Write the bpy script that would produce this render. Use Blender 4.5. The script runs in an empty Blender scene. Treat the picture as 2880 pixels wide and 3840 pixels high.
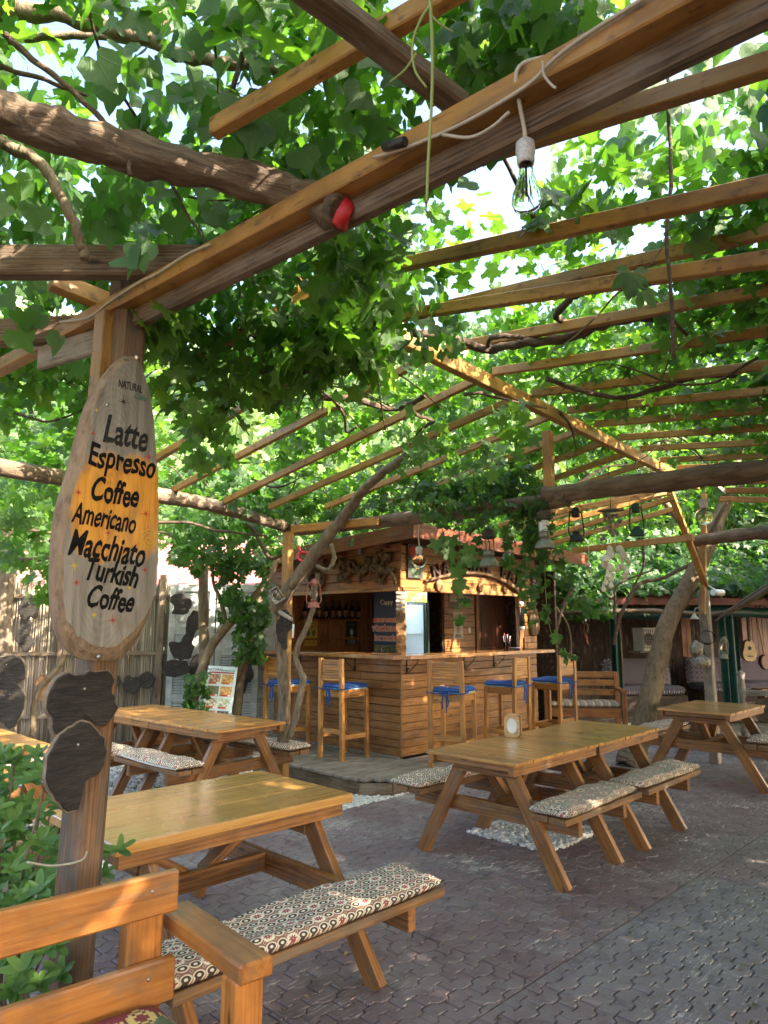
import bpy, bmesh, math, random
import numpy as np
from mathutils import Vector, Matrix, Quaternion, noise as mnoise
random.seed(7); rng = np.random.default_rng(11)
SC = bpy.context.scene
COL = SC.collection
R = math.radians
# ---------------------------------------------------------------- camera
CAM_H, PITCH, FPX = 1.62, 0.160, 2632.0
cam = bpy.data.cameras.new('camera'); camo = bpy.data.objects.new('camera', cam); COL.objects.link(camo)
camo.location = (0, 0, CAM_H); camo.rotation_euler = (math.pi/2 + PITCH, 0, 0)
cam.sensor_fit = 'VERTICAL'; cam.sensor_height = 36; cam.lens = 36*FPX/3840
cam.dof.use_dof = True; cam.dof.focus_distance = 3.6; cam.dof.aperture_fstop = 10.0
cam.clip_start = 0.05; cam.clip_end = 2000
SC.camera = camo
# ---------------------------------------------------------------- sky, sun, exposure
SUN_EL, SUN_AZ = R(33), math.atan2(-0.50, 0.85)      # azimuth of the sun as an angle from +X
w = bpy.data.worlds.new('World'); SC.world = w; w.use_nodes = True
nt = w.node_tree; nt.nodes.clear()
sky = nt.nodes.new('ShaderNodeTexSky'); sky.sky_type = 'NISHITA'; sky.sun_disc = False
sky.sun_elevation = SUN_EL; sky.sun_rotation = math.pi/2 - SUN_AZ
sky.air_density = 1.0; sky.dust_density = 6.0; sky.ozone_density = 1.0
bg = nt.nodes.new('ShaderNodeBackground'); bg.inputs[1].default_value = 0.15
wo = nt.nodes.new('ShaderNodeOutputWorld')
nt.links.new(sky.outputs[0], bg.inputs[0]); nt.links.new(bg.outputs[0], wo.inputs[0])
sl = bpy.data.lights.new('sun', 'SUN'); sl.energy = 4.2; sl.angle = R(0.6); sl.color = (1.0, 0.86, 0.68)
so = bpy.data.objects.new('sun', sl); COL.objects.link(so)
sdir = Vector((math.cos(SUN_EL)*math.cos(SUN_AZ), math.cos(SUN_EL)*math.sin(SUN_AZ), math.sin(SUN_EL)))
so.rotation_euler = sdir.to_track_quat('Z', 'Y').to_euler(); so.location = (6, -3, 9)
vs = SC.view_settings
vs.view_transform = 'Standard'; vs.look = 'None'; vs.exposure = 2.7; vs.gamma = 1.0; vs.use_curve_mapping = False
SC.render.engine = 'CYCLES'
SC.cycles.max_bounces = 7; SC.cycles.diffuse_bounces = 3; SC.cycles.glossy_bounces = 3
SC.cycles.transmission_bounces = 5; SC.cycles.transparent_max_bounces = 8
SC.cycles.sample_clamp_indirect = 6; SC.cycles.use_denoising = True; SC.cycles.caustics_refractive = False; SC.cycles.caustics_reflective = False
# ---------------------------------------------------------------- geometry of the place
cp, sp = math.cos(PITCH), math.sin(PITCH)
def _ray(px, py):
    X = (px-1440)/FPX; Y = -(py-1920)/FPX
    return Vector((X, cp - Y*sp, sp + Y*cp))
def P(px, py, z):
    d = _ray(px, py); t = (z-CAM_H)/d.z
    return Vector((d.x*t, d.y*t, z))
def A(px, py, y):
    d = _ray(px, py); t = y/d.y
    return Vector((d.x*t, y, CAM_H + d.z*t))
def pix(v):
    x, y, z = v[0], v[1], v[2]-CAM_H
    d = y*cp + z*sp
    if d < 0.05: return None
    return (1440 + FPX*x/d, 1920 - FPX*(-y*sp + z*cp)/d, d)
E1 = Vector((math.cos(.79), math.sin(.79), 0)); E2 = Vector((-math.sin(.79), math.cos(.79), 0)); UP = Vector((0, 0, 1))
def UW(u, w, z=0): return E1*u + E2*w + UP*z
# ---------------------------------------------------------------- object helpers
def tag(o, label=None, cat=None, group=None, kind=None):
    if label: o['label'] = label
    if cat: o['category'] = cat
    if group: o['group'] = group
    if kind: o['kind'] = kind
    return o
def empty(name, label, cat, loc=(0, 0, 0), rz=0.0, group=None, mat4=None):
    o = bpy.data.objects.new(name, None); COL.objects.link(o); o.empty_display_size = .1
    if mat4 is not None: o.matrix_world = mat4
    else: o.location = loc; o.rotation_euler = (0, 0, rz)
    return tag(o, label, cat, group)
def link(name, me, mat=None, parent=None, M=None):
    o = bpy.data.objects.new(name, me); COL.objects.link(o)
    if mat is not None and not me.materials: me.materials.append(mat)
    if parent is not None: o.parent = parent
    if M is not None: o.matrix_local = M
    return o
def copy_tree(o, parent=None):
    c = o.copy(); COL.objects.link(c); c.parent = parent
    for ch in o.children: copy_tree(ch, c)
    return c
def frame(origin, right, up=UP):
    x = Vector(right).normalized(); y = Vector(up); y = (y - x*y.dot(x)).normalized(); z = x.cross(y)
    M = Matrix((x, y, z)).transposed().to_4x4(); M.translation = Vector(origin); return M
def newmesh(name, v, f, smooth=False, sharp=None):
    me = bpy.data.meshes.new(name); me.from_pydata([tuple(p) for p in v], [], [tuple(q) for q in f])
    if smooth: me.polygons.foreach_set('use_smooth', [True]*len(me.polygons))
    me.update(); return me
_cache = {}
def boxmesh(dx, dy, dz, b=.003, key=''):
    k = (round(dx, 3), round(dy, 3), round(dz, 3), round(b, 4), key)
    if k in _cache: return _cache[k]
    b = min(b, dx*.3, dy*.3, dz*.3)
    bm = bmesh.new(); bmesh.ops.create_cube(bm, size=1)
    for v in bm.verts: v.co = Vector((v.co.x*dx, v.co.y*dy, v.co.z*dz))
    if b > 0: bmesh.ops.bevel(bm, geom=list(bm.edges), offset=b, segments=1, affect='EDGES', profile=.5)
    me = bpy.data.meshes.new('board'); bm.to_mesh(me); bm.free(); _cache[k] = me
    return me
def box(name, c, d, mat, parent=None, rot=None, b=.003):
    """axis aligned bevelled box in the parent's space, centre c, size d"""
    me = boxmesh(*d, b, mat.name)
    M = Matrix.Translation(Vector(c)) @ (rot.to_matrix().to_4x4() if rot is not None else Matrix())
    return link(name, me, mat, parent, M)
def board(name, p0, p1, wdt, thk, mat, parent=None, up=UP, b=.003):
    """a board from p0 to p1 (local X); wdt is measured square to up, thk along up"""
    p0 = Vector(p0); p1 = Vector(p1); x = (p1-p0); L = x.length; x.normalize()
    z = Vector(up) - x*Vector(up).dot(x)
    if z.length < 1e-4: z = Vector((1, 0, 0)) - x*x.x
    z.normalize(); y = z.cross(x)
    M = Matrix((x, y, z)).transposed().to_4x4(); M.translation = (p0+p1)/2
    return link(name, boxmesh(L, wdt, thk, b, mat.name), mat, parent, M)
class MB:
    def __init__(s): s.v = []; s.f = []; s.sm = []
    def add(s, vs, fs, sm=False):
        o = len(s.v); s.v += [Vector(p) for p in vs]; s.f += [tuple(i+o for i in q) for q in fs]; s.sm += [sm]*len(fs); return s
    def box(s, c, d):
        x, y, z = d[0]/2, d[1]/2, d[2]/2; c = Vector(c)
        vs = [c+Vector((a*x, b*y, e*z)) for a in (-1, 1) for b in (-1, 1) for e in (-1, 1)]
        return s.add(vs, [(0, 1, 3, 2), (4, 6, 7, 5), (0, 4, 5, 1), (2, 3, 7, 6), (0, 2, 6, 4), (1, 5, 7, 3)])
    def tube(s, pts, rad, n=8, caps=True, lump=0.0, seed=0):
        pts = [Vector(p) for p in pts]; m = len(pts)
        rads = [rad]*m if isinstance(rad, (int, float)) else list(rad)
        vs = []; fs = []; ref = None
        for i, p in enumerate(pts):
            t = (pts[min(i+1, m-1)] - pts[max(i-1, 0)])
            t = t.normalized() if t.length > 1e-9 else Vector((0, 0, 1))
            if ref is None: ref = t.orthogonal().normalized()
            ref = (ref - t*ref.dot(t)); ref = ref.normalized() if ref.length > 1e-6 else t.orthogonal().normalized()
            bi = t.cross(ref)
            for k in range(n):
                a = 2*math.pi*k/n
                r = rads[i]
                if lump: r *= 1 + lump*mnoise.noise(Vector((math.cos(a)*1.3+seed, math.sin(a)*1.3, i*.55+seed*3.1)))
                vs.append(p + (ref*math.cos(a) + bi*math.sin(a))*r)
        for i in range(m-1):
            for k in range(n):
                a = i*n+k; b_ = i*n+(k+1) % n
                fs.append((a, b_, b_+n, a+n))
        s.add(vs, fs, True)
        if caps:
            s.f.append(tuple(len(s.v)-len(vs)+k for k in reversed(range(n)))); s.sm.append(False)
            s.f.append(tuple(len(s.v)-n+k for k in range(n))); s.sm.append(False)
        return s
    def lathe(s, prof, n=16, M=None):
        """profile of (r, z) turned about Z"""
        vs = []; fs = []
        for r, z in prof:
            for k in range(n):
                a = 2*math.pi*k/n; p = Vector((r*math.cos(a), r*math.sin(a), z)); vs.append(M @ p if M else p)
        for i in range(len(prof)-1):
            for k in range(n):
                a = i*n+k; b_ = i*n+(k+1) % n; fs.append((a, b_, b_+n, a+n))
        return s.add(vs, fs, True)
    def prism(s, poly, z0, z1, ch=0.0):
        """polygon (x,y) between z0 and z1 with an optional chamfer on the z1 side"""
        n = len(poly); c = Vector((sum(p[0] for p in poly)/n, sum(p[1] for p in poly)/n))
        rings = [[(p[0], p[1], z0) for p in poly], [(p[0], p[1], z1-ch) for p in poly]]
        if ch:
            q = []
            for p in poly:
                d = Vector((p[0]-c.x, p[1]-c.y)); L = max(d.length, 1e-6); d *= max(0, L-ch)/L; q.append((c.x+d.x, c.y+d.y, z1))
            rings.append(q)
        vs = [p for r_ in rings for p in r_]; fs = []
        for i in range(len(rings)-1):
            for k in range(n): fs.append((i*n+k, i*n+(k+1) % n, (i+1)*n+(k+1) % n, (i+1)*n+k))
        fs.append(tuple(reversed(range(n)))); fs.append(tuple((len(rings)-1)*n+k for k in range(n)))
        return s.add(vs, fs)
    def build(s, name, mat, parent=None, M=None):
        me = newmesh(name, s.v, s.f); me.polygons.foreach_set('use_smooth', s.sm); me.update()
        return link(name, me, mat, parent, M)
def curve_pts(ctrl, n=8):
    """Catmull-Rom through control points"""
    c = [Vector(p) for p in ctrl]; c = [c[0]*2-c[1]] + c + [c[-1]*2-c[-2]]; out = []
    for i in range(1, len(c)-2):
        for k in range(n):
            t = k/n; a, b_, d, e = c[i-1], c[i], c[i+1], c[i+2]
            out.append(.5*((2*b_) + (d-a)*t + (2*a-5*b_+4*d-e)*t*t + (3*b_-a-3*d+e)*t**3))
    out.append(c[-2]); return out
TEXTS = []
def text(body, size, M, mat, parent=None, name='lettering', shear=0.0, extrude=.0012, align='CENTER', offset=0.0, space=1.0, fit=None):
    cu = bpy.data.curves.new(name, 'FONT'); cu.body = body; cu.size = size; cu.shear = shear; cu.extrude = extrude
    cu.align_x = align; cu.align_y = 'CENTER'; cu.offset = offset; cu.space_character = space; cu.resolution_u = 3
    o = bpy.data.objects.new('letters', cu); COL.objects.link(o); TEXTS.append((o, name, mat, parent, M, fit)); return o
def finish_text():
    """turn all lettering into meshes"""
    bpy.context.view_layer.update(); dg = bpy.context.evaluated_depsgraph_get()
    for o, name, mat, parent, M, fit in TEXTS:
        me = bpy.data.meshes.new_from_object(o.evaluated_get(dg)); me.name = name; me.materials.clear()
        if fit:
            n = len(me.vertices); co = np.empty(n*3); me.vertices.foreach_get('co', co); co = co.reshape(-1, 3)
            lo, hi = co[:, :2].min(0), co[:, :2].max(0); co[:, :2] = (co[:, :2]-(lo+hi)/2)/np.maximum(hi-lo, 1e-6)
            k = (hi-lo)[0]/(hi-lo)[1]; sd = len(TEXTS)*.37+fit[0]*50
            co[:, 1] += .035*np.sin(co[:, 0]*k*5+sd) + .015*np.sin(co[:, 0]*k*17+co[:, 1]*9+sd); co[:, 0] += (.02*np.sin(co[:, 1]*6+co[:, 0]*k*4+sd)+.006*np.sin(co[:, 1]*23+co[:, 0]*k*11+sd))/k
            co[:, :2] *= np.array(fit)
            me.vertices.foreach_set('co', co.ravel()); me.update()
        link(name, me, mat, parent, M); bpy.data.objects.remove(o)
def T(x, y, z=0): return Matrix.Translation((x, y, z))
def RZ(a): return Matrix.Rotation(a, 4, 'Z')
# ---------------------------------------------------------------- materials
class NT:
    def __init__(s, name):
        s.m = bpy.data.materials.new(name); s.m.use_nodes = True; s.t = s.m.node_tree; s.t.nodes.clear()
        s.out = s.n('ShaderNodeOutputMaterial')
    def n(s, ty, **kw):
        nd = s.t.nodes.new(ty)
        for k, v in kw.items():
            if k == 'op': nd.operation = v
            else: setattr(nd, k, v)
        return nd
    def put(s, sock, v):
        if hasattr(v, 'is_linked') or isinstance(v, bpy.types.NodeSocket): s.t.links.new(v, sock)
        else: sock.default_value = v
    def math(s, op, a, b=None, c=None):
        nd = s.n('ShaderNodeMath', op=op)
        for i, v in enumerate((a, b, c)):
            if v is not None: s.put(nd.inputs[i], v)
        return nd.outputs[0]
    def vmath(s, op, a, b=None):
        nd = s.n('ShaderNodeVectorMath', op=op); s.put(nd.inputs[0], a)
        if b is not None: s.put(nd.inputs[1], b)
        return nd.outputs['Value'] if op in ('LENGTH', 'DOT_PRODUCT', 'DISTANCE') else nd.outputs[0]
    def noise(s, vec, scale, detail=3, rough=.55, dist=0.0):
        nd = s.n('ShaderNodeTexNoise'); s.put(nd.inputs['Vector'], vec); nd.inputs['Scale'].default_value = scale
        nd.inputs['Detail'].default_value = detail; nd.inputs['Roughness'].default_value = rough; nd.inputs['Distortion'].default_value = dist
        return nd.outputs['Fac']
    def voro(s, vec, scale, feature='F1', rnd=1.0, out='Distance'):
        nd = s.n('ShaderNodeTexVoronoi', feature=feature); s.put(nd.inputs['Vector'], vec); nd.inputs['Scale'].default_value = scale
        if 'Randomness' in nd.inputs: nd.inputs['Randomness'].default_value = rnd
        return nd.outputs[out]
    def ramp(s, fac, stops, interp='LINEAR'):
        nd = s.n('ShaderNodeValToRGB'); s.put(nd.inputs[0], fac); cr = nd.color_ramp; cr.interpolation = interp
        while len(cr.elements) < len(stops): cr.elements.new(.5)
        for e, (p, c) in zip(cr.elements, stops): e.position = p; e.color = (*c, 1) if len(c) == 3 else c
        return nd.outputs[0]
    def mix(s, fac, a, b, blend='MIX'):
        nd = s.n('ShaderNodeMix', data_type='RGBA', blend_type=blend)
        s.put(nd.inputs[0], fac)
        for sock, v in ((nd.inputs[6], a), (nd.inputs[7], b)):
            s.put(sock, (*v, 1) if isinstance(v, tuple) and len(v) == 3 else v)
        return nd.outputs[2]
    def coord(s, which='Object'): return s.n('ShaderNodeTexCoord').outputs[which]
    def objrand(s): return s.n('ShaderNodeObjectInfo').outputs['Random']
    def mapping(s, vec, scale=(1, 1, 1), loc=None, rot=None):
        nd = s.n('ShaderNodeMapping'); s.put(nd.inputs[0], vec); nd.inputs['Scale'].default_value = scale
        if loc is not None: s.put(nd.inputs['Location'], loc)
        if rot is not None: nd.inputs['Rotation'].default_value = rot
        return nd.outputs[0]
    def bump(s, h, strength=.3, dist=.01):
        nd = s.n('ShaderNodeBump'); s.put(nd.inputs['Height'], h); nd.inputs['Strength'].default_value = strength; nd.inputs['Distance'].default_value = dist
        return nd.outputs[0]
    def bsdf(s, color, rough=.6, normal=None, **kw):
        nd = s.n('ShaderNodeBsdfPrincipled'); s.put(nd.inputs['Base Color'], (*color, 1) if isinstance(color, tuple) and len(color) == 3 else color)
        s.put(nd.inputs['Roughness'], rough)
        if normal is not None: s.put(nd.inputs['Normal'], normal)
        for k, v in kw.items(): s.put(nd.inputs[k.replace('_', ' ')], v)
        s.t.links.new(nd.outputs[0], s.out.inputs[0]); return nd
MAT = {}
def plain(name, color, rough=.6, var=.12, scale=9.0, bump=.0, **kw):
    """a solid colour with a little uneven dirt and wear"""
    m = NT(name); co = m.coord(); n = m.noise(co, scale, 4, .6)
    dark = tuple(c*(1-2.2*var) for c in color); lite = tuple(min(1, c*(1+var)) for c in color)
    col = m.ramp(n, [(.28, dark), (.62, color), (.85, lite)])
    nrm = m.bump(m.noise(co, scale*6, 3), bump, .004) if bump else None
    rg = m.math('ADD', m.math('MULTIPLY', n, .25), rough-.12)
    m.bsdf(col, rg, nrm, **kw); MAT[name] = m.m; return m.m
def wood(name, light, mid, dark, rough=.55, coat=0.0, ring=1.0, knots=True, gray=0.0, bump=.25, worn=None, stain=.55, wave=.20):
    """boards whose grain runs along local X; every board gets its own piece of tree"""
    m = NT(name); co = m.coord(); rnd = m.objrand()
    off = m.n('ShaderNodeCombineXYZ'); m.put(off.inputs[0], m.math('MULTIPLY', rnd, 37.0)); m.put(off.inputs[1], m.math('MULTIPLY', rnd, 91.0)); m.put(off.inputs[2], m.math('MULTIPLY', rnd, 53.0))
    v = m.vmath('ADD', co, off.outputs[0])
    warp = m.noise(m.mapping(v, (1.6, 5, 5)), 1.5, 2)
    vv = m.mapping(v, (1.3, 26, 26))
    g1 = m.noise(vv, 2.2*ring, 5, .6, .4)
    wv = m.n('ShaderNodeTexWave', wave_type='RINGS', rings_direction='X'); m.put(wv.inputs['Vector'], m.mapping(v, (.5, 6, 6)))
    wv.inputs['Scale'].default_value = 5.0*ring; wv.inputs['Distortion'].default_value = 7; wv.inputs['Detail'].default_value = 3; wv.inputs['Detail Scale'].default_value = 1.1
    g = m.math('ADD', m.math('MULTIPLY', g1, 1-wave), m.math('MULTIPLY', wv.outputs['Fac'], wave))
    col = m.ramp(g, [(.30, dark), (.46, mid), (.70, light)])
    tone = m.math('ADD', .78, m.math('MULTIPLY', rnd, .42))
    hs = m.n('ShaderNodeHueSaturation'); m.put(hs.inputs['Color'], col); m.put(hs.inputs['Value'], tone); col = hs.outputs[0]
    if knots:
        kd = m.voro(m.mapping(v, (3.2, 8.5, 8.5)), 1.0)
        k = m.ramp(m.math('ADD', kd, m.math('MULTIPLY', warp, .05)), [(.075, (1, 1, 1)), (.135, (0, 0, 0))])
        col = m.mix(m.math('MULTIPLY', k, .8), col, tuple(c*.22 for c in dark))
    if gray > 0:
        gm = m.ramp(m.noise(m.mapping(v, (3, 12, 12)), 1.4, 5, .65), [(.62-gray*.45, (0, 0, 0)), (.80-gray*.30, (1, 1, 1))])
        col = m.mix(gm, col, worn or (.23, .20, .17))
    st = m.noise(m.mapping(v, (2.2, 2.2, 2.2)), 2.0, 4)
    col = m.mix(m.ramp(st, [(.48, (0, 0, 0)), (.75, (stain, stain, stain))]), col, tuple(c*.45 for c in dark))
    nrm = m.bump(m.math('ADD', g1, m.math('MULTIPLY', m.noise(vv, 9, 3), .5)), bump, .003)
    rg = m.math('ADD', rough-.1, m.math('MULTIPLY', st, .22))
    m.bsdf(col, rg, nrm, Coat_Weight=coat, Coat_Roughness=.16)
    MAT[name] = m.m; return m.m
W_TOP = wood('table_pine', (.66, .355, .105), (.54, .255, .062), (.28, .105, .025), .30, .6, .8, True, .06, .12, None, .3)
W_TOPA = wood('table_board', (.62, .35, .11), (.52, .265, .07), (.36, .16, .04), .24, .7, .7, False, 0, .06, None, .12, .1)
W_LEG = wood('frame_pine', (.37, .17, .048), (.265, .108, .028), (.11, .04, .012), .45, .25, .9, True, .20, .25, (.17, .13, .095))
W_SEAT = wood('seat_pine', (.30, .155, .055), (.215, .10, .034), (.10, .045, .016), .6, 0, .9, True, .35, .3, (.17, .135, .10))
W_STOOL = wood('stool_pine', (.58, .29, .075), (.46, .20, .045), (.24, .085, .02), .4, .35, .9, True, .12, .15)
W_BAR = wood('bar_pine', (.40, .19, .055), (.31, .135, .035), (.14, .05, .014), .42, .25, .9, True, .12, .15)
W_BARIN = wood('bar_inside_pine', (.34, .14, .042), (.25, .09, .026), (.11, .036, .011), .45, .2, .9, True, .0, .15)
W_RED = wood('mahogany_board', (.22, .07, .032), (.16, .045, .022), (.075, .02, .012), .35, .5, .8, False, .1, .1)
W_DECK = wood('deck_board', (.27, .22, .165), (.20, .16, .12), (.10, .078, .055), .75, 0, 1.0, True, .65, .4, (.30, .27, .235))
W_OLD = wood('old_timber', (.21, .145, .092), (.125, .084, .053), (.035, .024, .016), .85, 0, 1.6, True, .35, .9, (.22, .185, .145))
W_GREY = wood('grey_timber', (.33, .29, .24), (.24, .205, .165), (.10, .08, .06), .85, 0, 1.1, True, .6, .6, (.36, .335, .30))
W_BENCH = wood('bench_pine', (.50, .21, .05), (.40, .148, .03), (.235, .078, .017), .38, .4, .9, True, .22, .22, (.17, .12, .075), .6, .08)
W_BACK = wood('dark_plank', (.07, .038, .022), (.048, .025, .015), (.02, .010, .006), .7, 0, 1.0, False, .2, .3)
W_POST = wood('post_timber', (.30, .15, .065), (.19, .092, .042), (.06, .034, .02), .8, 0, 1.0, False, .62, .7, (.11, .092, .075))
def m_ochre():
    m = NT('ochre_paint'); co = m.coord(); v = m.vmath('ADD', co, m.n('ShaderNodeObjectInfo').outputs['Location'])
    n = m.noise(v, 5, 5, .65); n2 = m.noise(m.mapping(v, (4, 30, 30)), 2, 4)
    col = m.ramp(n, [(.28, (.22, .105, .025)), (.5, (.37, .195, .048)), (.68, (.43, .235, .062)), (.85, (.40, .27, .13))])
    st = m.noise(m.mapping(v, (1.2, 9, 9)), 1.7, 5, .7); col = m.mix(m.ramp(st, [(.50, (0, 0, 0)), (.70, (.75, .75, .75))]), col, (.16, .085, .035))
    rust = m.ramp(m.math('MULTIPLY', n2, m.noise(v, 23, 3)), [(.30, (0, 0, 0)), (.42, (.9, .9, .9))])
    col = m.mix(rust, col, (.10, .045, .02))
    m.bsdf(col, m.math('ADD', .33, m.math('MULTIPLY', n, .2)), m.bump(n2, .12, .002)); return m.m
OCHRE = m_ochre()
def m_bark(name, a, b, c, sc=1.0, bump=.9, stretch=(2.2, 10, 10)):
    m = NT(name); co = m.coord('Object')
    n = m.noise(m.mapping(co, stretch), 2.4*sc, 6, .65, .5); n2 = m.noise(co, 5*sc, 3)
    col = m.ramp(m.math('ADD', m.math('MULTIPLY', n, .7), m.math('MULTIPLY', n2, .3)), [(.32, c), (.5, b), (.7, a)])
    m.bsdf(col, .9, m.bump(n, bump, .02)); MAT[name] = m.m; return m.m
BARK = m_bark('log_bark', (.24, .18, .125), (.15, .108, .074), (.05, .034, .022))
HEWN = m_bark('hewn_log', (.22, .16, .105), (.12, .083, .053), (.035, .024, .016), 1.5, 1.0, (1.4, 11, 11))
BARK_V = m_bark('vine_bark', (.16, .11, .075), (.095, .064, .042), (.032, .02, .013), 1.6)
BARK_T = m_bark('smooth_bark', (.26, .205, .135), (.185, .14, .088), (.075, .054, .034), 1.6, .8, (9, 9, 3))
BARK_L = m_bark('rough_bark', (.27, .215, .15), (.17, .13, .09), (.055, .04, .027), 1.4, 1.0, (10, 10, 2.5))
BURNT = m_bark('burnt_slice', (.06, .05, .042), (.028, .023, .019), (.007, .0055, .0045), 1.4, .8, (5, 30, 5))
SLICE = m_bark('slice_wood', (.40, .22, .10), (.26, .13, .055), (.09, .04, .018), 1.4, .6, (6, 6, 6))
DRIFT = m_bark('driftwood', (.20, .125, .065), (.12, .07, .036), (.035, .02, .011), 1.8, .9, (6, 6, 6))
def leaf_mat(name, cols, trans, under, rough=.42, tw=.42):
    m = NT(name)
    geo = m.n('ShaderNodeNewGeometry'); r1 = geo.outputs['Random Per Island']; r2 = m.objrand()
    r = m.math('FRACT', m.math('ADD', r1, m.math('MULTIPLY', r2, 7.31)))
    co = m.coord('Object'); n = m.noise(co, 24, 3)
    fac = m.math('ADD', m.math('MULTIPLY', r, .8), m.math('MULTIPLY', n, .2))
    col = m.ramp(fac, [(i/(len(cols)-1)*.9+.05, c) for i, c in enumerate(cols)])
    tcol = m.ramp(fac, [(i/(len(trans)-1)*.9+.05, c) for i, c in enumerate(trans)])
    col = m.mix(m.math('MULTIPLY', geo.outputs['Backfacing'], .75), col, under)
    uv = m.n('ShaderNodeUVMap'); sx = m.n('ShaderNodeSeparateXYZ'); m.put(sx.inputs[0], uv.outputs[0]); ux, uy = sx.outputs[0], m.math('SUBTRACT', sx.outputs[1], .06)
    rad = m.math('SQRT', m.math('ADD', m.math('MULTIPLY', ux, ux), m.math('MULTIPLY', uy, uy))); ang = m.math('ARCTAN2', ux, uy)
    da = m.math('MULTIPLY', m.math('SUBTRACT', m.math('FRACT', m.math('ADD', m.math('DIVIDE', ang, .62), .5)), .5), .62)
    vd = m.math('MULTIPLY', m.math('ABSOLUTE', da), rad); vein = m.ramp(vd, [(.005, (1, 1, 1)), (.022, (0, 0, 0))])
    sec = m.math('FRACT', m.math('ADD', m.math('MULTIPLY', rad, 8.0), m.math('MULTIPLY', m.math('ABSOLUTE', da), -9.0))); sv = m.ramp(sec, [(.0, (1, 1, 1)), (.16, (0, 0, 0))])
    vmask = m.math('MAXIMUM', vein, m.math('MULTIPLY', sv, .45))
    col = m.mix(m.math('MULTIPLY', vmask, .45), col, tuple(min(1, c*1.5+.03) for c in under)); tcol = m.mix(m.math('MULTIPLY', vmask, .35), tcol, tuple(c*.45 for c in trans[0]))
    pb = m.n('ShaderNodeBsdfPrincipled'); m.put(pb.inputs['Base Color'], col); pb.inputs['Roughness'].default_value = rough
    m.put(pb.inputs['Normal'], m.bump(m.math('SUBTRACT', m.noise(co, 40, 2), m.math('MULTIPLY', vmask, .5)), .45, .006))
    tb = m.n('ShaderNodeBsdfTranslucent'); m.put(tb.inputs[0], tcol)
    mx = m.n('ShaderNodeMixShader'); mx.inputs[0].default_value = tw
    m.t.links.new(pb.outputs[0], mx.inputs[1]); m.t.links.new(tb.outputs[0], mx.inputs[2]); m.t.links.new(mx.outputs[0], m.out.inputs[0])
    MAT[name] = m.m; return m.m
LEAF_G = leaf_mat('grape_leaf', [(0.020, 0.058, 0.011), (0.034, 0.088, 0.015), (0.048, 0.116, 0.018), (0.075, 0.143, 0.024)], [(0.111, 0.315, 0.019), (0.185, 0.463, 0.027), (0.278, 0.555, 0.046)], (.05, .105, .03))
LEAF_M = leaf_mat('mulberry_leaf', [(0.019, 0.058, 0.014), (0.031, 0.082, 0.018), (0.048, 0.112, 0.020)], [(0.092, 0.296, 0.019), (0.158, 0.425, 0.027), (0.240, 0.517, 0.041)], (.045, .105, .03))
LEAF_C = leaf_mat('creeper_leaf', [(0.015, 0.051, 0.015), (0.027, 0.075, 0.019), (0.048, 0.109, 0.024)], [(0.092, 0.278, 0.027), (0.158, 0.408, 0.037), (0.240, 0.509, 0.055)], (.045, .10, .03), .38)
LEAF_S = leaf_mat('shrub_leaf', [(.05, .14, .016), (.12, .27, .025), (.32, .50, .04)], [(.12, .34, .02), (.22, .50, .03), (.35, .62, .05)], (.09, .18, .05), .3, .3)
LEAF_F = leaf_mat('far_leaf', [(.05, .105, .03), (.085, .16, .045), (.15, .22, .07)], [(.16, .32, .04), (.24, .44, .06), (.34, .50, .09)], (.10, .16, .06), .6)
IRON = plain('black_iron', (.02, .019, .018), .5)
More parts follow.
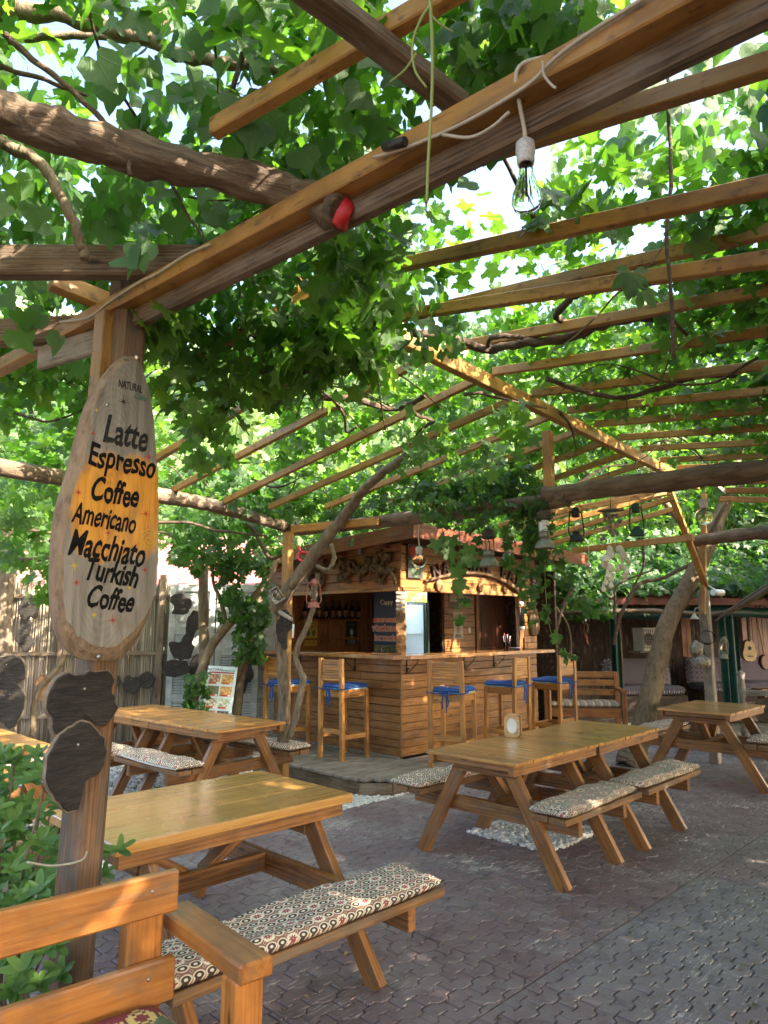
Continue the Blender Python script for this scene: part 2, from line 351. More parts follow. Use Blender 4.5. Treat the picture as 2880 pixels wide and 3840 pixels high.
def m_fabric():
    m = NT('patterned_fabric'); co = m.coord(); S = 21.0
    sx = m.n('ShaderNodeSeparateXYZ'); m.put(sx.inputs[0], m.vmath('ADD', m.mapping(co, (S, S, S)), (50.0, 50.0, 50.0)))
    x = sx.outputs[0]; y = m.math('ADD', sx.outputs[1], m.math('MULTIPLY', sx.outputs[2], .9))
    fx = m.math('SUBTRACT', m.math('FRACT', x), .5); fy = m.math('SUBTRACT', m.math('FRACT', y), .5)
    d = m.math('SQRT', m.math('ADD', m.math('MULTIPLY', fx, fx), m.math('MULTIPLY', m.math('MULTIPLY', fy, fy), 1.5)))
    ring = m.ramp(d, [(.14, (.86, .76, .60)), (.18, (.022, .008, .010)), (.35, (.05, .010, .014)), (.39, (.80, .69, .52)), (.47, (.84, .73, .56)), (.52, (.25, .10, .07))])
    ix = m.math('FLOOR', x); iy = m.math('FLOOR', y)
    fl = m.math('COMPARE', m.math('FLOORED_MODULO', m.math('ADD', ix, m.math('MULTIPLY', iy, 2.0)), 5.0), 0.0, .2)
    ang = m.math('ARCTAN2', fy, fx); pet = m.math('ADD', .30, m.math('MULTIPLY', m.math('COSINE', m.math('MULTIPLY', ang, 8.0)), .09))
    q = m.math('DIVIDE', d, pet)
    flower = m.ramp(m.math('MULTIPLY', q, .6), [(.10, (.80, .72, .60)), (.14, (.05, .015, .015)), (.25, (.40, .02, .045)), (.55, (.30, .014, .03)), (.62, (.04, .01, .01)), (.68, (.84, .73, .56))])
    col = m.mix(fl, ring, flower)
    hx = m.math('SUBTRACT', m.math('FRACT', m.math('ADD', x, .5)), .5); hy = m.math('SUBTRACT', m.math('FRACT', m.math('ADD', y, .5)), .5)
    dia = m.math('ADD', m.math('ABSOLUTE', hx), m.math('ABSOLUTE', hy))
    dm = m.ramp(dia, [(.10, (.30, .05, .05)), (.13, (.70, .63, .5)), (.19, (.10, .08, .06)), (.22, (0, 0, 0))]); msk = m.ramp(dia, [(.20, (1, 1, 1)), (.22, (0, 0, 0))])
    col = m.mix(msk, col, dm)
    n = m.noise(co, 160, 2); col = m.mix(m.math('MULTIPLY', n, .22), col, (.36, .30, .22))
    m.bsdf(col, .9, m.bump(n, .4, .002)); return m.m
FABRIC = m_fabric()
# ================================================================ ground
def m_ground():
    m = NT('earth'); co = m.coord('Object'); n = m.noise(co, 1.3, 6, .65)
    m.bsdf(m.ramp(n, [(.3, (.10, .075, .05)), (.6, (.19, .15, .11)), (.8, (.15, .15, .08))]), .95, m.bump(m.noise(co, 14, 4), .6, .03)); return m.m
gm = MB(); N = 14
gm.add([(-700, -500, -.03), (700, -500, -.03), (700, 900, -.03), (-700, 900, -.03)], [(0, 1, 2, 3)])
tag(gm.build('ground', m_ground()), 'bare brown earth under and around the terrace', 'ground', kind='structure')
def m_paver():
    m = NT('paver_rubber'); geo = m.n('ShaderNodeNewGeometry'); p = geo.outputs['Position']
    rp = m.mapping(p, (1, 1, 1), rot=(0, 0, -.79))
    big = m.noise(p, .55, 3); mid = m.noise(p, 2.6, 5, .65)
    bk = m.n('ShaderNodeTexBrick'); bk.offset = 0; m.put(bk.inputs['Vector'], m.vmath('ADD', rp, (50.0, 50.0, 0.0))); bk.inputs['Scale'].default_value = 1.0
    bk.inputs['Brick Width'].default_value = 1.0; bk.inputs['Row Height'].default_value = 1.0; bk.inputs['Mortar Size'].default_value = 0
    bk.inputs['Color1'].default_value = (0, 0, 0, 1); bk.inputs['Color2'].default_value = (1, 1, 1, 1)
    matr = bk.outputs['Color']
    t = m.math('ADD', m.math('MULTIPLY', big, .80), m.math('MULTIPLY', matr, .20))
    col = m.ramp(t, [(.30, (.175, .11, .115)), (.46, (.21, .15, .158)), (.60, (.205, .172, .18)), (.78, (.215, .21, .21))])
    col = m.mix(m.ramp(mid, [(.42, (0, 0, 0)), (.72, (.75, .75, .75))]), col, (.27, .245, .235))
    col = m.mix(m.ramp(m.noise(p, 7, 4, .7), [(.50, (0, 0, 0)), (.68, (.6, .6, .6))]), col, (.085, .06, .06))
    scr = m.math('MULTIPLY', m.noise(m.mapping(rp, (3, 22, 1)), 3.2, 5, .7), m.noise(p, 1.1, 3))
    col = m.mix(m.ramp(scr, [(.315, (0, 0, 0)), (.365, (.85, .85, .85))]), col, (.47, .43, .40))
    sc2 = m.math('MULTIPLY', m.noise(m.mapping(rp, (26, 3, 1)), 3.0, 5, .75), m.noise(m.vmath('ADD', p, (9.0, 3.0, 0.0)), 1.3, 3))
    col = m.mix(m.ramp(sc2, [(.325, (0, 0, 0)), (.37, (.75, .75, .75))]), col, (.42, .38, .35))
    spk = m.voro(p, 34); col = m.mix(m.math('MULTIPLY', m.ramp(spk, [(.05, (1, 1, 1)), (.10, (0, 0, 0))]), m.ramp(m.noise(p, 2.0, 2), [(.5, (0, 0, 0)), (.62, (.8, .8, .8))])), col, (.5, .47, .43))
    fine = m.noise(p, 120, 3)
    m.bsdf(col, m.math('ADD', .5, m.math('MULTIPLY', mid, .3)), m.bump(m.math('ADD', fine, m.math('MULTIPLY', mid, 1.2)), .35, .004)); return m.m
PAVER = m_paver(); JOINT = plain('joint_dirt', (.05, .04, .038), .95, .3, 12, .4)
pv = MB(); PB = -.016
for a, b_ in ((( -3, -7), (10.4, 4.93)),):
    q = [UW(a[0], a[1], PB), UW(b_[0], a[1], PB), UW(b_[0], b_[1], PB), UW(a[0], b_[1], PB)]; pv.add(q, [(0, 1, 2, 3)])
paving = tag(pv.build('paving', JOINT), 'worn reddish grey interlocking zigzag paving of the terrace', 'paving', kind='structure')
def clip_poly(poly, x0, y0, x1, y1):
    def cut(pl, ins, inter):
        out = []
        for i in range(len(pl)):
            a, b_ = pl[i-1], pl[i]
            if ins(b_):
                if not ins(a): out.append(inter(a, b_))
                out.append(b_)
            elif ins(a): out.append(inter(a, b_))
        return out
    for ax, lim, sgn in ((0, x0, 1), (0, x1, -1), (1, y0, 1), (1, y1, -1)):
        ins = lambda p: (p[ax]-lim)*sgn >= 0
        def inter(a, b_):
            t = (lim-a[ax])/(b_[ax]-a[ax]); return (a[0]+(b_[0]-a[0])*t, a[1]+(b_[1]-a[1])*t)
        poly = cut(poly, ins, inter)
        if len(poly) < 3: return []
    return poly
PW, PL = .088, .172                      # row width, block length
GV = .006                               # joint width
def paver_poly(u0, w0, row):
    """block between two zigzag joints that run along u, straight ends across"""
    q = PL/4; sgn = 1 if row % 2 == 0 else -1
    xs = [0, q*.75, q*1.25, q*2.75, q*3.25, q*4]
    zs = [-1, -1, 1, 1, -1, -1]
    low = [(u0+x, w0+.014*z*sgn) for x, z in zip(xs, zs)]
    up = [(u0+x, w0+PW+.014*z*sgn) for x, z in zip(xs, zs)]
    poly = low + up[::-1]
    c = (sum(p[0] for p in poly)/len(poly), sum(p[1] for p in poly)/len(poly)); g = GV/2
    out = []
    for i, p in enumerate(poly):
        lo = i < 6
        x = p[0] + (g if abs(p[0]-u0) < 1e-6 else (-g if abs(p[0]-u0-PL) < 1e-6 else 0)); y = p[1] + (g if lo else -g)
        out.append((x, y))
    return out
def paver_mesh(poly, top):
    n = len(poly); c = (sum(p[0] for p in poly)/n, sum(p[1] for p in poly)/n); ch = .005
    v = [(p[0], p[1], PB+.001) for p in poly] + [(p[0], p[1], top-ch) for p in poly]
    for p in poly:
        d = math.hypot(p[0]-c[0], p[1]-c[1]) or 1; k = max(0, d-ch*1.3)/d; v.append((c[0]+(p[0]-c[0])*k, c[1]+(p[1]-c[1])*k, top))
    f = []
    for r_ in (0, 1): f += [(r_*n+k, r_*n+(k+1) % n, (r_+1)*n+(k+1) % n, (r_+1)*n+k) for k in range(n)]
    f.append(tuple(2*n+k for k in range(n))); return v, f
cands = []
rows = range(-72, 57)
for row in rows:
    w0 = row*PW
    for col in range(-8, 61):
        u0 = col*PL + (PL/2 if row % 2 else 0)
        c = UW(u0+PL/2, w0+PW/2, 0); q = pix(c)
        if q is None or not (-260 < q[0] < 3140 and 2200 < q[1] < 4100) or w0 > 4.9: continue
        cands.append((q[2], u0, w0, row))
cands.sort()
ROTW = Matrix.Rotation(.79, 4, 'Z')
paver_cache = {}
pstuff = MB(); npv = 0
for dist, u0, w0, row in cands:
    poly = paver_poly(u0, w0, row); top = random.uniform(-.0016, .0016)
    mats = set((math.floor(p[0]), math.floor(p[1])) for p in poly)
    for mu, mw in mats:
        pl = clip_poly(poly, mu+.0035, mw+.0035, mu+.9965, min(mw+.9965, 4.925)) if (len(mats) > 1 or mw+1 > 4.9) else poly
        if len(pl) < 3: continue
        cx = u0; cy = w0
        v, f = paver_mesh([(p[0]-cx, p[1]-cy) for p in pl], top)
        if npv < 300:
            whole = len(mats) == 1 and mw+1 < 4.9
            if whole:
                key = row % 2
                if key not in paver_cache: paver_cache[key] = newmesh('paver', *paver_mesh([(p[0]-cx, p[1]-cy) for p in pl], 0))
                me = paver_cache[key]
            else: me = newmesh('paver', v, f)
            o = link('paver', me, PAVER, paving, ROTW @ Matrix.Translation((cx, cy, top if whole else 0))); npv += 1
        else:
            pstuff.add([ROTW @ Vector((p[0]+cx, p[1]+cy, p[2])) for p in v], f)
o = pstuff.build('far_pavers', PAVER, paving); o['kind'] = 'stuff'
# ---- white gravel
def m_stone():
    m = NT('white_pebble'); geo = m.n('ShaderNodeNewGeometry'); r = geo.outputs['Random Per Island']
    col = m.ramp(r, [(.0, (.42, .42, .40)), (.4, (.60, .61, .59)), (1, (.78, .79, .77))]); col = m.mix(m.math('MULTIPLY', m.noise(m.coord(), 30, 3), .35), col, (.42, .40, .36))
    m.bsdf(col, .8); return m.m
PEB = m_stone()
ico = bmesh.new(); bmesh.ops.create_icosphere(ico, subdivisions=1, radius=1); ico.verts.ensure_lookup_table()
IV = np.array([v.co[:] for v in ico.verts]); IF = np.array([[v.index for v in f.verts] for f in ico.faces]); ico.free()
def np_mesh(name, V, F, mat, parent=None, smooth=False):
    me = bpy.data.meshes.new(name); me.vertices.add(len(V)); me.vertices.foreach_set('co', V.astype(np.float32).ravel())
    n = F.shape[1]; me.loops.add(F.size); me.loops.foreach_set('vertex_index', F.astype(np.int32).ravel())
    me.polygons.add(len(F)); me.polygons.foreach_set('loop_start', np.arange(0, F.size, n, dtype=np.int32)); me.polygons.foreach_set('loop_total', np.full(len(F), n, dtype=np.int32))
    if smooth: me.polygons.foreach_set('use_smooth', np.ones(len(F), dtype=bool))
    me.update(calc_edges=True); me.validate(); return link(name, me, mat, parent)
def pebbles(name, pts, lo, hi, label, z0=-.012):
    n = len(pts); s = rng.uniform(lo, hi, (n, 1))*np.array([1, 1, .62])*rng.uniform(.7, 1.25, (n, 3))
    jit = 1 + rng.uniform(-.22, .22, (n, 12, 1)); a = rng.uniform(0, 6.28, n); ca, sa = np.cos(a), np.sin(a)
    V = IV[None]*jit*s[:, None, :]; x = V[..., 0]*ca[:, None]-V[..., 1]*sa[:, None]; y = V[..., 0]*sa[:, None]+V[..., 1]*ca[:, None]
    V = np.stack([x, y, V[..., 2]], -1) + np.concatenate([pts, rng.uniform(z0, z0+.016, (n, 1))], 1)[:, None, :]
    F = (IF[None] + (np.arange(n)*12)[:, None, None]).reshape(-1, 3)
    return tag(np_mesh(name, V.reshape(-1, 3), F, PEB), label, 'gravel', kind='stuff')
def uw_pts(n, u0, u1, w0, w1, keep=None):
    u = rng.uniform(u0, u1, n); w_ = rng.uniform(w0, w1, n); p = np.stack([E1.x*u+E2.x*w_, E1.y*u+E2.y*w_], 1)
    return p
pebbles('gravel', np.concatenate([uw_pts(11000, 2.2, 4.9, 4.9, 9.3), uw_pts(2500, 3.8, 6.2, 4.9, 5.2)]), .012, .024, 'white pebble bed between the tables and the reed fence')
ctr = P(1985, 3120, 0); cu, cw = ctr.dot(E1), ctr.dot(E2)
pebbles('gravel', uw_pts(2300, cu-.36, cu+.42, cw-.40, cw+.34), .014, .026, 'square patch of white pebbles under the two joined tables', .001)
pebbles('gravel', uw_pts(4200, 8.6, 12.2, 5.2, 8.4), .016, .03, 'white pebbles behind the bar stools by the varnished bench')
# ---- hill behind
def m_hill():
    m = NT('hill_scrub'); co = m.coord('Object'); n = m.noise(co, .14, 6, .7); n2 = m.voro(co, .33)
    m.bsdf(m.ramp(m.math('ADD', m.math('MULTIPLY', n, .6), m.math('MULTIPLY', n2, .4)), [(.25, (.30, .34, .24)), (.45, (.20, .27, .13)), (.65, (.11, .17, .07))]), .95); return m.m
v = []; f = []; nx, ny = 70, 26
for j in range(ny+1):
    for i in range(nx+1):
        x = -110 + 220*i/nx; y = 38 + 70*j/ny
        h = 44*(j/ny)**1.1*(1 + .35*mnoise.noise(Vector((x*.02, y*.02, 1)))) + 2.2*mnoise.noise(Vector((x*.16, y*.16, 4))) - 1 + 9*math.exp(-((x+45)/50)**2)*(j/ny)
        v.append((x, y, h))
for j in range(ny):
    for i in range(nx): a = j*(nx+1)+i; f.append((a, a+1, a+nx+2, a+nx+1))
hill = link('hill', newmesh('hill', v, f, True), m_hill()); tag(hill, 'scrubby green hillside rising behind the garden', 'hill', kind='structure')
# ---- deck round the bar (boards run along e1)
deck = empty('timber_deck', 'low weathered timber deck round the corner bar', 'deck')
dw = 4.92; k = 0
while dw < 9.2:
    w1 = dw+.088
    u0 = 4.86 + max(0, .24-(dw-4.92))*.9
    u1 = 9.6 if dw < 5.55 else 5.95
    board('plank', UW(u0+random.uniform(-.012, .012), dw+.044, .137), UW(u1, dw+.044, .137), .082, .026, W_DECK, deck); dw = w1+.006
board('edge_board', UW(4.875, 5.17, .06), UW(4.875, 9.2, .06), .02, .115, W_OLD, deck)
board('edge_board', UW(5.09, 4.93, .06), UW(4.875, 5.165, .06), .02, .115, W_OLD, deck)
board('edge_board', UW(5.10, 4.935, .06), UW(9.6, 4.935, .06), .02, .115, W_OLD, deck)
# low kerb/step behind the right hand table
st = empty('stone_step', 'low stone step behind the single table with the leaning tree', 'step')
for i in range(7):
    board('block', UW(9.9, 1.2+i*.62, .06), UW(9.9, 1.80+i*.62, .06), .34, .16, plain('step_stone', (.24, .215, .19), .9, .25, 6, .5) if i == 0 else MAT['step_stone'], st, b=.015)
# ================================================================ pergola
pg = empty('pergola', 'ochre steel and log pergola covering the whole terrace', 'pergola', (0, 0, 0))
G = Vector((.64, .768, 0)); CR = Vector((.752, -.659, 0))
RZ_ = 3.235
def rpt(i): return Vector((.36, 4.01, RZ_)) + G*(.53*i)
def rail(name, a, b_, wd=.04, th=.054, up=UP):
    if name == 'rafter': a = a + Vector((random.uniform(-.01, .01), random.uniform(-.01, .01), random.uniform(-.008, .008))); b_ = b_ + Vector((random.uniform(-.03, .03), random.uniform(-.03, .03), random.uniform(-.015, .015)))
    return board(name, a, b_, wd, th, OCHRE, pg, up, .004)
rail('ridge_beam', rpt(-2.3)-UP*.045, rpt(9.5)-UP*.045, .06, .09)
for i in range(-1, 10):
    r_ = rpt(i)
    re = r_ + CR*5.4 - UP*.58
    rail('rafter', r_ + CR*.035 + UP*.02, re)
    tl = 2.86 if i < 3 else (2.6 if i < 4 else 2.2)
    le = r_ - CR*tl - UP*(.172*tl)
    rail('rafter', r_ - CR*.035 + UP*.02, le)
rail('rafter', P(1440, 1195, 3.16), P(3040, 962, 2.76))                 # the doubled rafter
rail('rafter', P(547, 1462, 2.80), P(1235, 1050, 3.18))                # near left rafter
rail('rafter', P(1235, 1050, 3.20), P(3060, 650, 2.83))
rail('rafter', P(1500, 690, 3.12), P(3100, 158, 2.96))
rail('rafter', P(800, 486, 2.98), P(1930, -90, 2.98), .038, .052)
kp = rpt(2.35); 
king_b = A(2062, 1868, 5.42); rail('king_post', king_b, Vector((king_b.x, king_b.y, RZ_-.09)), .07, .07, CR)
def log(name, pts, r0, r1, mat=BARK, lump=.22, seed=0, n=12, parent=pg):
    c = curve_pts(pts, 10); rr = [r0+(r1-r0)*i/(len(c)-1) for i in range(len(c))]
    mb = MB(); o_ = Vector(c[0]); ax = (Vector(c[-1])-o_); M = frame(o_, ax, UP if abs(ax.normalized().z) < .9 else Vector((0, 1, 0)))
    Mi = M.inverted(); mb.tube([Mi @ p for p in c], rr, n, True, lump, seed); return mb.build(name, mat, parent, M)
LP = Vector((-.985, 7.22, 0))
tie0 = P(1110, 1990, 2.62); tie1 = P(2060, 1868, 2.60); tie2 = P(2880, 1760, 2.62)
log('log_beam', [tie0, (tie0+tie1)/2-UP*.02, tie1+Vector((.02, 0, -.02)), tie1+(tie2-tie1)*.03], .06, .07, seed=2)
log('log_beam', [tie1-(tie2-tie1)*.03+UP*.02, tie1.lerp(tie2, .35)+UP*.02, tie2, tie2+(tie2-tie1)*.5], .07, .075, seed=5)
log('log_beam', [P(-300, 1700, 2.78), P(590, 1855, 2.70), P(830, 1905, 2.69), P(1105, 1985, 2.62)], .07, .055, seed=8)
rail('side_rail', P(1095, 1985, 2.585), P(1420, 1955, 2.585), .05, .075)
rail('corner_post', (LP.x-.01, LP.y+.02, 0), (LP.x-.01, LP.y+.02, 2.58), .085, .085, CR)
log('log_beam', [P(2600, 2030, 2.66), P(2740, 2010, 2.66), P(2880, 1995, 2.66), P(3200, 1950, 2.66)], .07, .08, seed=11)
rail('side_rail', P(2150, 2065, 2.66), P(2600, 2015, 2.66), .05, .08)
rp = A(2665, 2600, 8.7); 
board('timber_post', (rp.x, rp.y, 0), (rp.x, rp.y, 2.05), .115, .115, W_GREY, pg, CR, .012)
rail('steel_post', (rp.x-.05, rp.y-.06, 1.75), (A(2640, 1850, 8.6)), .06, .06, CR)
rail('brace', A(2648, 2200, 8.62), A(2500, 1810, 8.25), .055, .07, CR)
board('bracket', A(2655, 1790, 8.5), A(2720, 1850, 8.5), .06, .04, W_GREY, pg)
for (a, b_) in (((2060, 2040), (2530, 1905)), ((2060, 2010), (2520, 1865)), ((2060, 1925), (2490, 1840)), ((2060, 1970), (2500, 1850))):
    rail('rafter', P(*a, 2.72), P(*b_, 3.05), .045, .06)
for (a, b_) in (((2700, 1872), (2960, 1872)), ((2720, 1838), (2960, 1838)), ((2760, 1805), (2960, 1805))):
    rail('rafter', P(*a, 3.0), P(*b_, 2.9), .045, .06)
# near beam: steel channel with a sawn timber behind it
nb = [(0, 1345), (2570, 40)]
n0 = P(-120, 1439, 2.80); n1 = P(2552, 5, 2.80); ndir = (n1-n0).normalized(); n1 = n1 + ndir*.9; nside = Vector((ndir.y, -ndir.x, 0))
if nside.y > 0: nside = -nside
rail('steel_beam', n0, n1, .045, .058)
rail('steel_flange', n0 - nside*.024 - UP*.021 , n1 - nside*.024 - UP*.021, .03, .012)
t0 = P(500, 1310, 2.745) ; t0 = n0 + ndir*((t0-n0).dot(ndir)) - nside*.062; t1 = n1 - nside*.062
board('timber_beam', Vector((t0.x, t0.y, 2.765))-ndir*.15, Vector((t1.x, t1.y, 2.765)), .05, .10, W_OLD, pg, UP, .01)
SPX = Vector((-1.035, 2.50, 0))
board('timber_post', SPX, SPX+UP*2.95+Vector((.07, 0, 0)), .115, .125, W_POST, pg, CR, .022)
rail('steel_post', SPX-E1*.09+Vector((.05, .04, 1.75)), SPX-E1*.09+Vector((.07, .04, 2.77)), .075, .075, CR)
log('log_beam', [P(-420, 305, 2.93), P(0, 425, 2.93), P(560, 590, 2.92), P(1090, 725, 2.87), P(1285, 800, 2.735)], .060, .046, HEWN, .45, 21, 16)
tip = P(1275, 796, 2.742); 
red = MB(); red.tube([tip, tip+Vector((.03, .004, -.018))], [.045, .036], 9); red.build('painted_end', plain('red_paint', (.55, .02, .03), .5), pg)
board('timber_beam', P(980, -170, 2.935), P(1730, 400, 2.935), .062, .05, W_OLD, pg, UP, .008)
board('timber_beam', P(-300, 985, 2.90), P(760, 985, 2.90), .06, .115, W_OLD, pg, UP, .008)
board('timber_beam', P(-300, 1265, 2.80), P(520, 1225, 2.84), .06, .11, W_OLD, pg, UP, .008)
rail('brace', P(190, 1050, 2.93), P(400, 1135, 2.90), .06, .07)
board('timber_beam', P(150, 1345, 2.72), P(400, 1270, 2.72), .03, .10, W_GREY, pg, UP, .006)
# ================================================================ furniture
def cushion_mesh(lx, ly, h, seed=0, nx=34, ny=14, sag=.02, key=None):
    v = []; f = []
    def prof(t):  # rounded edge
        a = abs(t); return (1-a**7)**(1/3.2)
    def pt(i, j, s):
        a = -1+2*i/nx; b_ = -1+2*j/ny
        a = math.copysign(abs(a)**.8, a); b_ = math.copysign(abs(b_)**.8, b_)
        e = prof(a)*prof(b_)
        x = a*lx/2; y = b_*ly/2
        z = h/2 + s*h/2*e
        if s > 0: z += sag*mnoise.noise(Vector((x*5+seed, y*7, seed*.7)))*e + .009*mnoise.noise(Vector((x*15+seed, y*19, 3)))*e
        x += .008*mnoise.noise(Vector((seed+y*6, x*2, 5))); y += .010*mnoise.noise(Vector((x*5+seed*1.3, y, 7)))
        return (x, y, z)
    for s in (1, -1):
        for j in range(ny+1):
            for i in range(nx+1): v.append(pt(i, j, s))
    n = (nx+1)*(ny+1)
    for j in range(ny):
        for i in range(nx):
            a = j*(nx+1)+i; f.append((a, a+1, a+nx+2, a+nx+1)); f.append((n+a, n+a+nx+1, n+a+nx+2, n+a+1))
    ring = [i for i in range(nx+1)] + [j*(nx+1)+nx for j in range(1, ny+1)] + [ny*(nx+1)+i for i in range(nx-1, -1, -1)] + [j*(nx+1) for j in range(ny-1, 0, -1)]
    for k in range(len(ring)): a, b_ = ring[k], ring[(k+1) % len(ring)]; f.append((a, n+a, n+b_, b_))
    return newmesh('cushion', v, f, True)
def cushion(name, label, x, y, z, rz, lx, ly, h, mat, seed, group, tilt=0.0):
    me = cushion_mesh(lx, ly, h, seed)
    M = Matrix.Translation((x, y, z)) @ RZ(rz) @ Matrix.Rotation(tilt, 4, 'X')
    o = link(name, me, mat, None, M); return tag(o, label, 'cushion', group)
def picnic_table(label, cx, cy, rz, L, W, yf, yt, seat_in, seat_out, slats=True, seat_x=None, xl=None, group='picnic tables on the terrace', seed=0, h=.75):
    rnd = random.Random(seed)
    t = empty('picnic_table', label, 'table', (cx, cy, 0), rz, group)
    xl = xl or L/2-.20
    if slats:
        n = int(round(L/.0735)); pw = L/n
        for i in range(n):
            x = -L/2+pw*(i+.5); e = rnd.uniform(-.006, .006)
            board('tabletop_plank', (x, -W/2+e, h-.011+rnd.uniform(-.0012, .0012)), (x, W/2+rnd.uniform(-.006, .006), h-.011), pw-.0022, .022, W_TOP, t, UP, .0025)
        for s in (-1, 1): board('side_rail', (-L/2+.01, s*(W/2-.035), h-.022-.031), (L/2-.01, s*(W/2-.035), h-.022-.031), .045, .062, W_LEG, t)
        for s in (-.94, 0, .94): board('cleat', (s*(L/2-.03), -W/2+.065, h-.022-.022), (s*(L/2-.03), W/2-.065, h-.022-.022), .05, .042, W_LEG, t)
        for s in (-1, 1): board('top_bearer', (s*xl, -W/2+.11, h-.112), (s*xl, W/2-.11, h-.112), .05, .055, W_LEG, t)
        zt = h-.085
    else:
        bw = W/3
        for i in range(3): board('tabletop_plank', (-L/2, -W/2+bw*(i+.5), h-.022), (L/2, -W/2+bw*(i+.5), h-.022), bw-.003, .044, W_TOPA, t, UP, .005)
        for s in (-1, 1):
            board('side_rail', (-L/2+.035, s*(W/2-.07), h-.044-.034), (L/2-.035, s*(W/2-.07), h-.044-.034), .05, .066, W_LEG, t)
            board('top_bearer', (s*xl, -W/2+.13, h-.15), (s*xl, W/2-.13, h-.15), .06, .075, W_LEG, t)
        zt = h-.13
    for sx in (-1, 1):
        for sy in (-1, 1):
            board('leg', (sx*(xl-.001), sy*yf, -.004), (sx*(xl-.001), sy*yt, zt), .098, .046, W_LEG, t, Vector((1, 0, 0)), .004)
        bx = sx*(xl-.049)
        board('seat_bearer', (bx, -seat_out+.03, .375), (bx, seat_out-.03, .375), .048, .10, W_LEG, t)
    board('stretcher', (-xl+.075, .0, .385), (xl-.075, .0, .385), .045, .09, W_LEG, t)
    for sx in (-1, 1): board('diagonal_brace', (sx*.04, .05, .40), (sx*(xl-.09), .05, zt-.02), .045, .08, W_LEG, t, Vector((0, 1, 0)))
    if seat_x is None: seat_x = (-L/2+.035, L/2-.035)
    sw = (seat_out-seat_in)/2
    for sy in (-1, 1):
        for k in range(2):
            y = sy*(seat_in+sw*(k+.5)); board('seat_plank', (seat_x[0]+rnd.uniform(-.012, .012), y, .4455), (seat_x[1]+rnd.uniform(-.012, .012), y, .4455), sw-.012, .04, W_SEAT, t, UP, .004)
    return t
def local(cx, cy, rz, x, y): return (cx + x*math.cos(rz) - y*math.sin(rz), cy + x*math.sin(rz) + y*math.cos(rz))
SG = 'patterned seat cushions on the picnic benches'
Cx, Cy, Ct = 1.329, 5.694, .797; HL = 2.203/4
c1 = local(Cx, Cy, Ct, -HL, 0); c2 = local(Cx, Cy, Ct, HL+.004, 0)
picnic_table('honey pine picnic table carrying the napkin holder, in front of the bar', *c1, Ct, 1.10, .745, .583, .20, .45, .71, seed=1)
picnic_table('honey pine picnic table joined behind the one with the napkin holder', *c2, Ct+.02, 1.10, .745, .583, .20, .45, .71, seed=2)
cushion('seat_cushion', 'patterned cushion on the front bench of the table with the napkin holder', *local(Cx, Cy, Ct, -.58, -.575), .468, Ct+.03, 1.02, .27, .055, FABRIC, 1, SG)
cushion('seat_cushion', 'patterned cushion on the front bench of the rear joined table', *local(Cx, Cy, Ct, .52, -.575), .47, Ct-.02, 1.04, .27, .055, FABRIC, 2, SG)
cushion('seat_cushion', 'patterned cushion on the bar side bench of the napkin holder table', *local(Cx, Cy, Ct, -.60, .575), .468, Ct-.02, 1.02, .28, .055, FABRIC, 3, SG)
cushion('seat_cushion', 'patterned cushion on the bar side bench of the rear joined table', *local(Cx, Cy, Ct, .50, .575), .468, Ct, 1.0, .27, .06, FABRIC, 4, SG)
Dx, Dy, Dt = 3.557, 7.855, .802
picnic_table('single picnic table beside the leaning tree trunk, at the picture\'s right edge', Dx, Dy, Dt, 1.10, .745, .583, .20, .45, .71, seed=3)
cushion('seat_cushion', 'patterned cushion on the tree side bench of the single table', *local(Dx, Dy, Dt, .0, .585), .468, Dt, 1.02, .28, .055, FABRIC, 5, SG)
cushion('seat_cushion', 'patterned cushion on the outer bench of the single table, at the right edge', *local(Dx, Dy, Dt, .05, -.585), .468, Dt+.02, 1.0, .27, .055, FABRIC, 6, SG)
Bx, By, Bt = -1.975, 7.075, .856+math.pi/2
b1 = local(Bx, By, Bt, -HL, 0); b2 = local(Bx, By, Bt, HL+.004, 0)
picnic_table('picnic table on white gravel nearest the deck, joined to another by the reed fence', *b1, Bt, 1.10, .745, .583, .20, .45, .71, seed=4)
picnic_table('picnic table on white gravel at the reed fence end of the joined pair', *b2, Bt+.015, 1.10, .745, .583, .20, .45, .71, seed=5)
cushion('seat_cushion', 'patterned cushion with white edging on the gravel table bench behind the coffee sign post', *local(Bx, By, Bt, -.55, .585), .468, Bt-.02, 1.05, .28, .055, FABRIC, 7, SG)
cushion('seat_cushion', 'patterned cushion on the gravel table bench in front of the reed fence', *local(Bx, By, Bt, .55, .585), .468, Bt, 1.0, .28, .055, FABRIC, 8, SG)
cushion('seat_cushion', 'patterned cushion on the gravel table bench beside the deck corner', *local(Bx, By, Bt, -.55, -.585), .468, Bt+.02, 1.06, .28, .055, FABRIC, 9, SG)
cushion('seat_cushion', 'patterned cushion on the gravel table bench before the white shutters', *local(Bx, By, Bt, .5, -.585), .468, Bt, 1.0, .28, .06, FABRIC, 10, SG)
piping = MB(); cc = [Vector((*local(Bx, By, Bt, -.55+x, .722), .485)) for x in (-.5, -.2, .1, .35)]; cc[1].z -= .006; cc[3].z += .012
piping.tube(curve_pts(cc, 6), .007, 6); tag(piping.build('white_cord', plain('white_cord', (.72, .70, .66), .8)), 'white piping cord loose along the bench cushion behind the sign post', 'cord')
Ex, Ey, Et = -3.13, 5.55, .79+math.pi/2
picnic_table('picnic table cut by the left picture edge, behind the green shrub', Ex, Ey, Et, 1.10, .745, .583, .20, .45, .71, seed=6)
cushion('seat_cushion', 'patterned cushion on the bench of the table at the left picture edge', *local(Ex, Ey, Et, 0, -.585), .468, Et, 1.0, .28, .055, FABRIC, 11, SG)
Ax, Ay, At = -.91, 3.719, .782
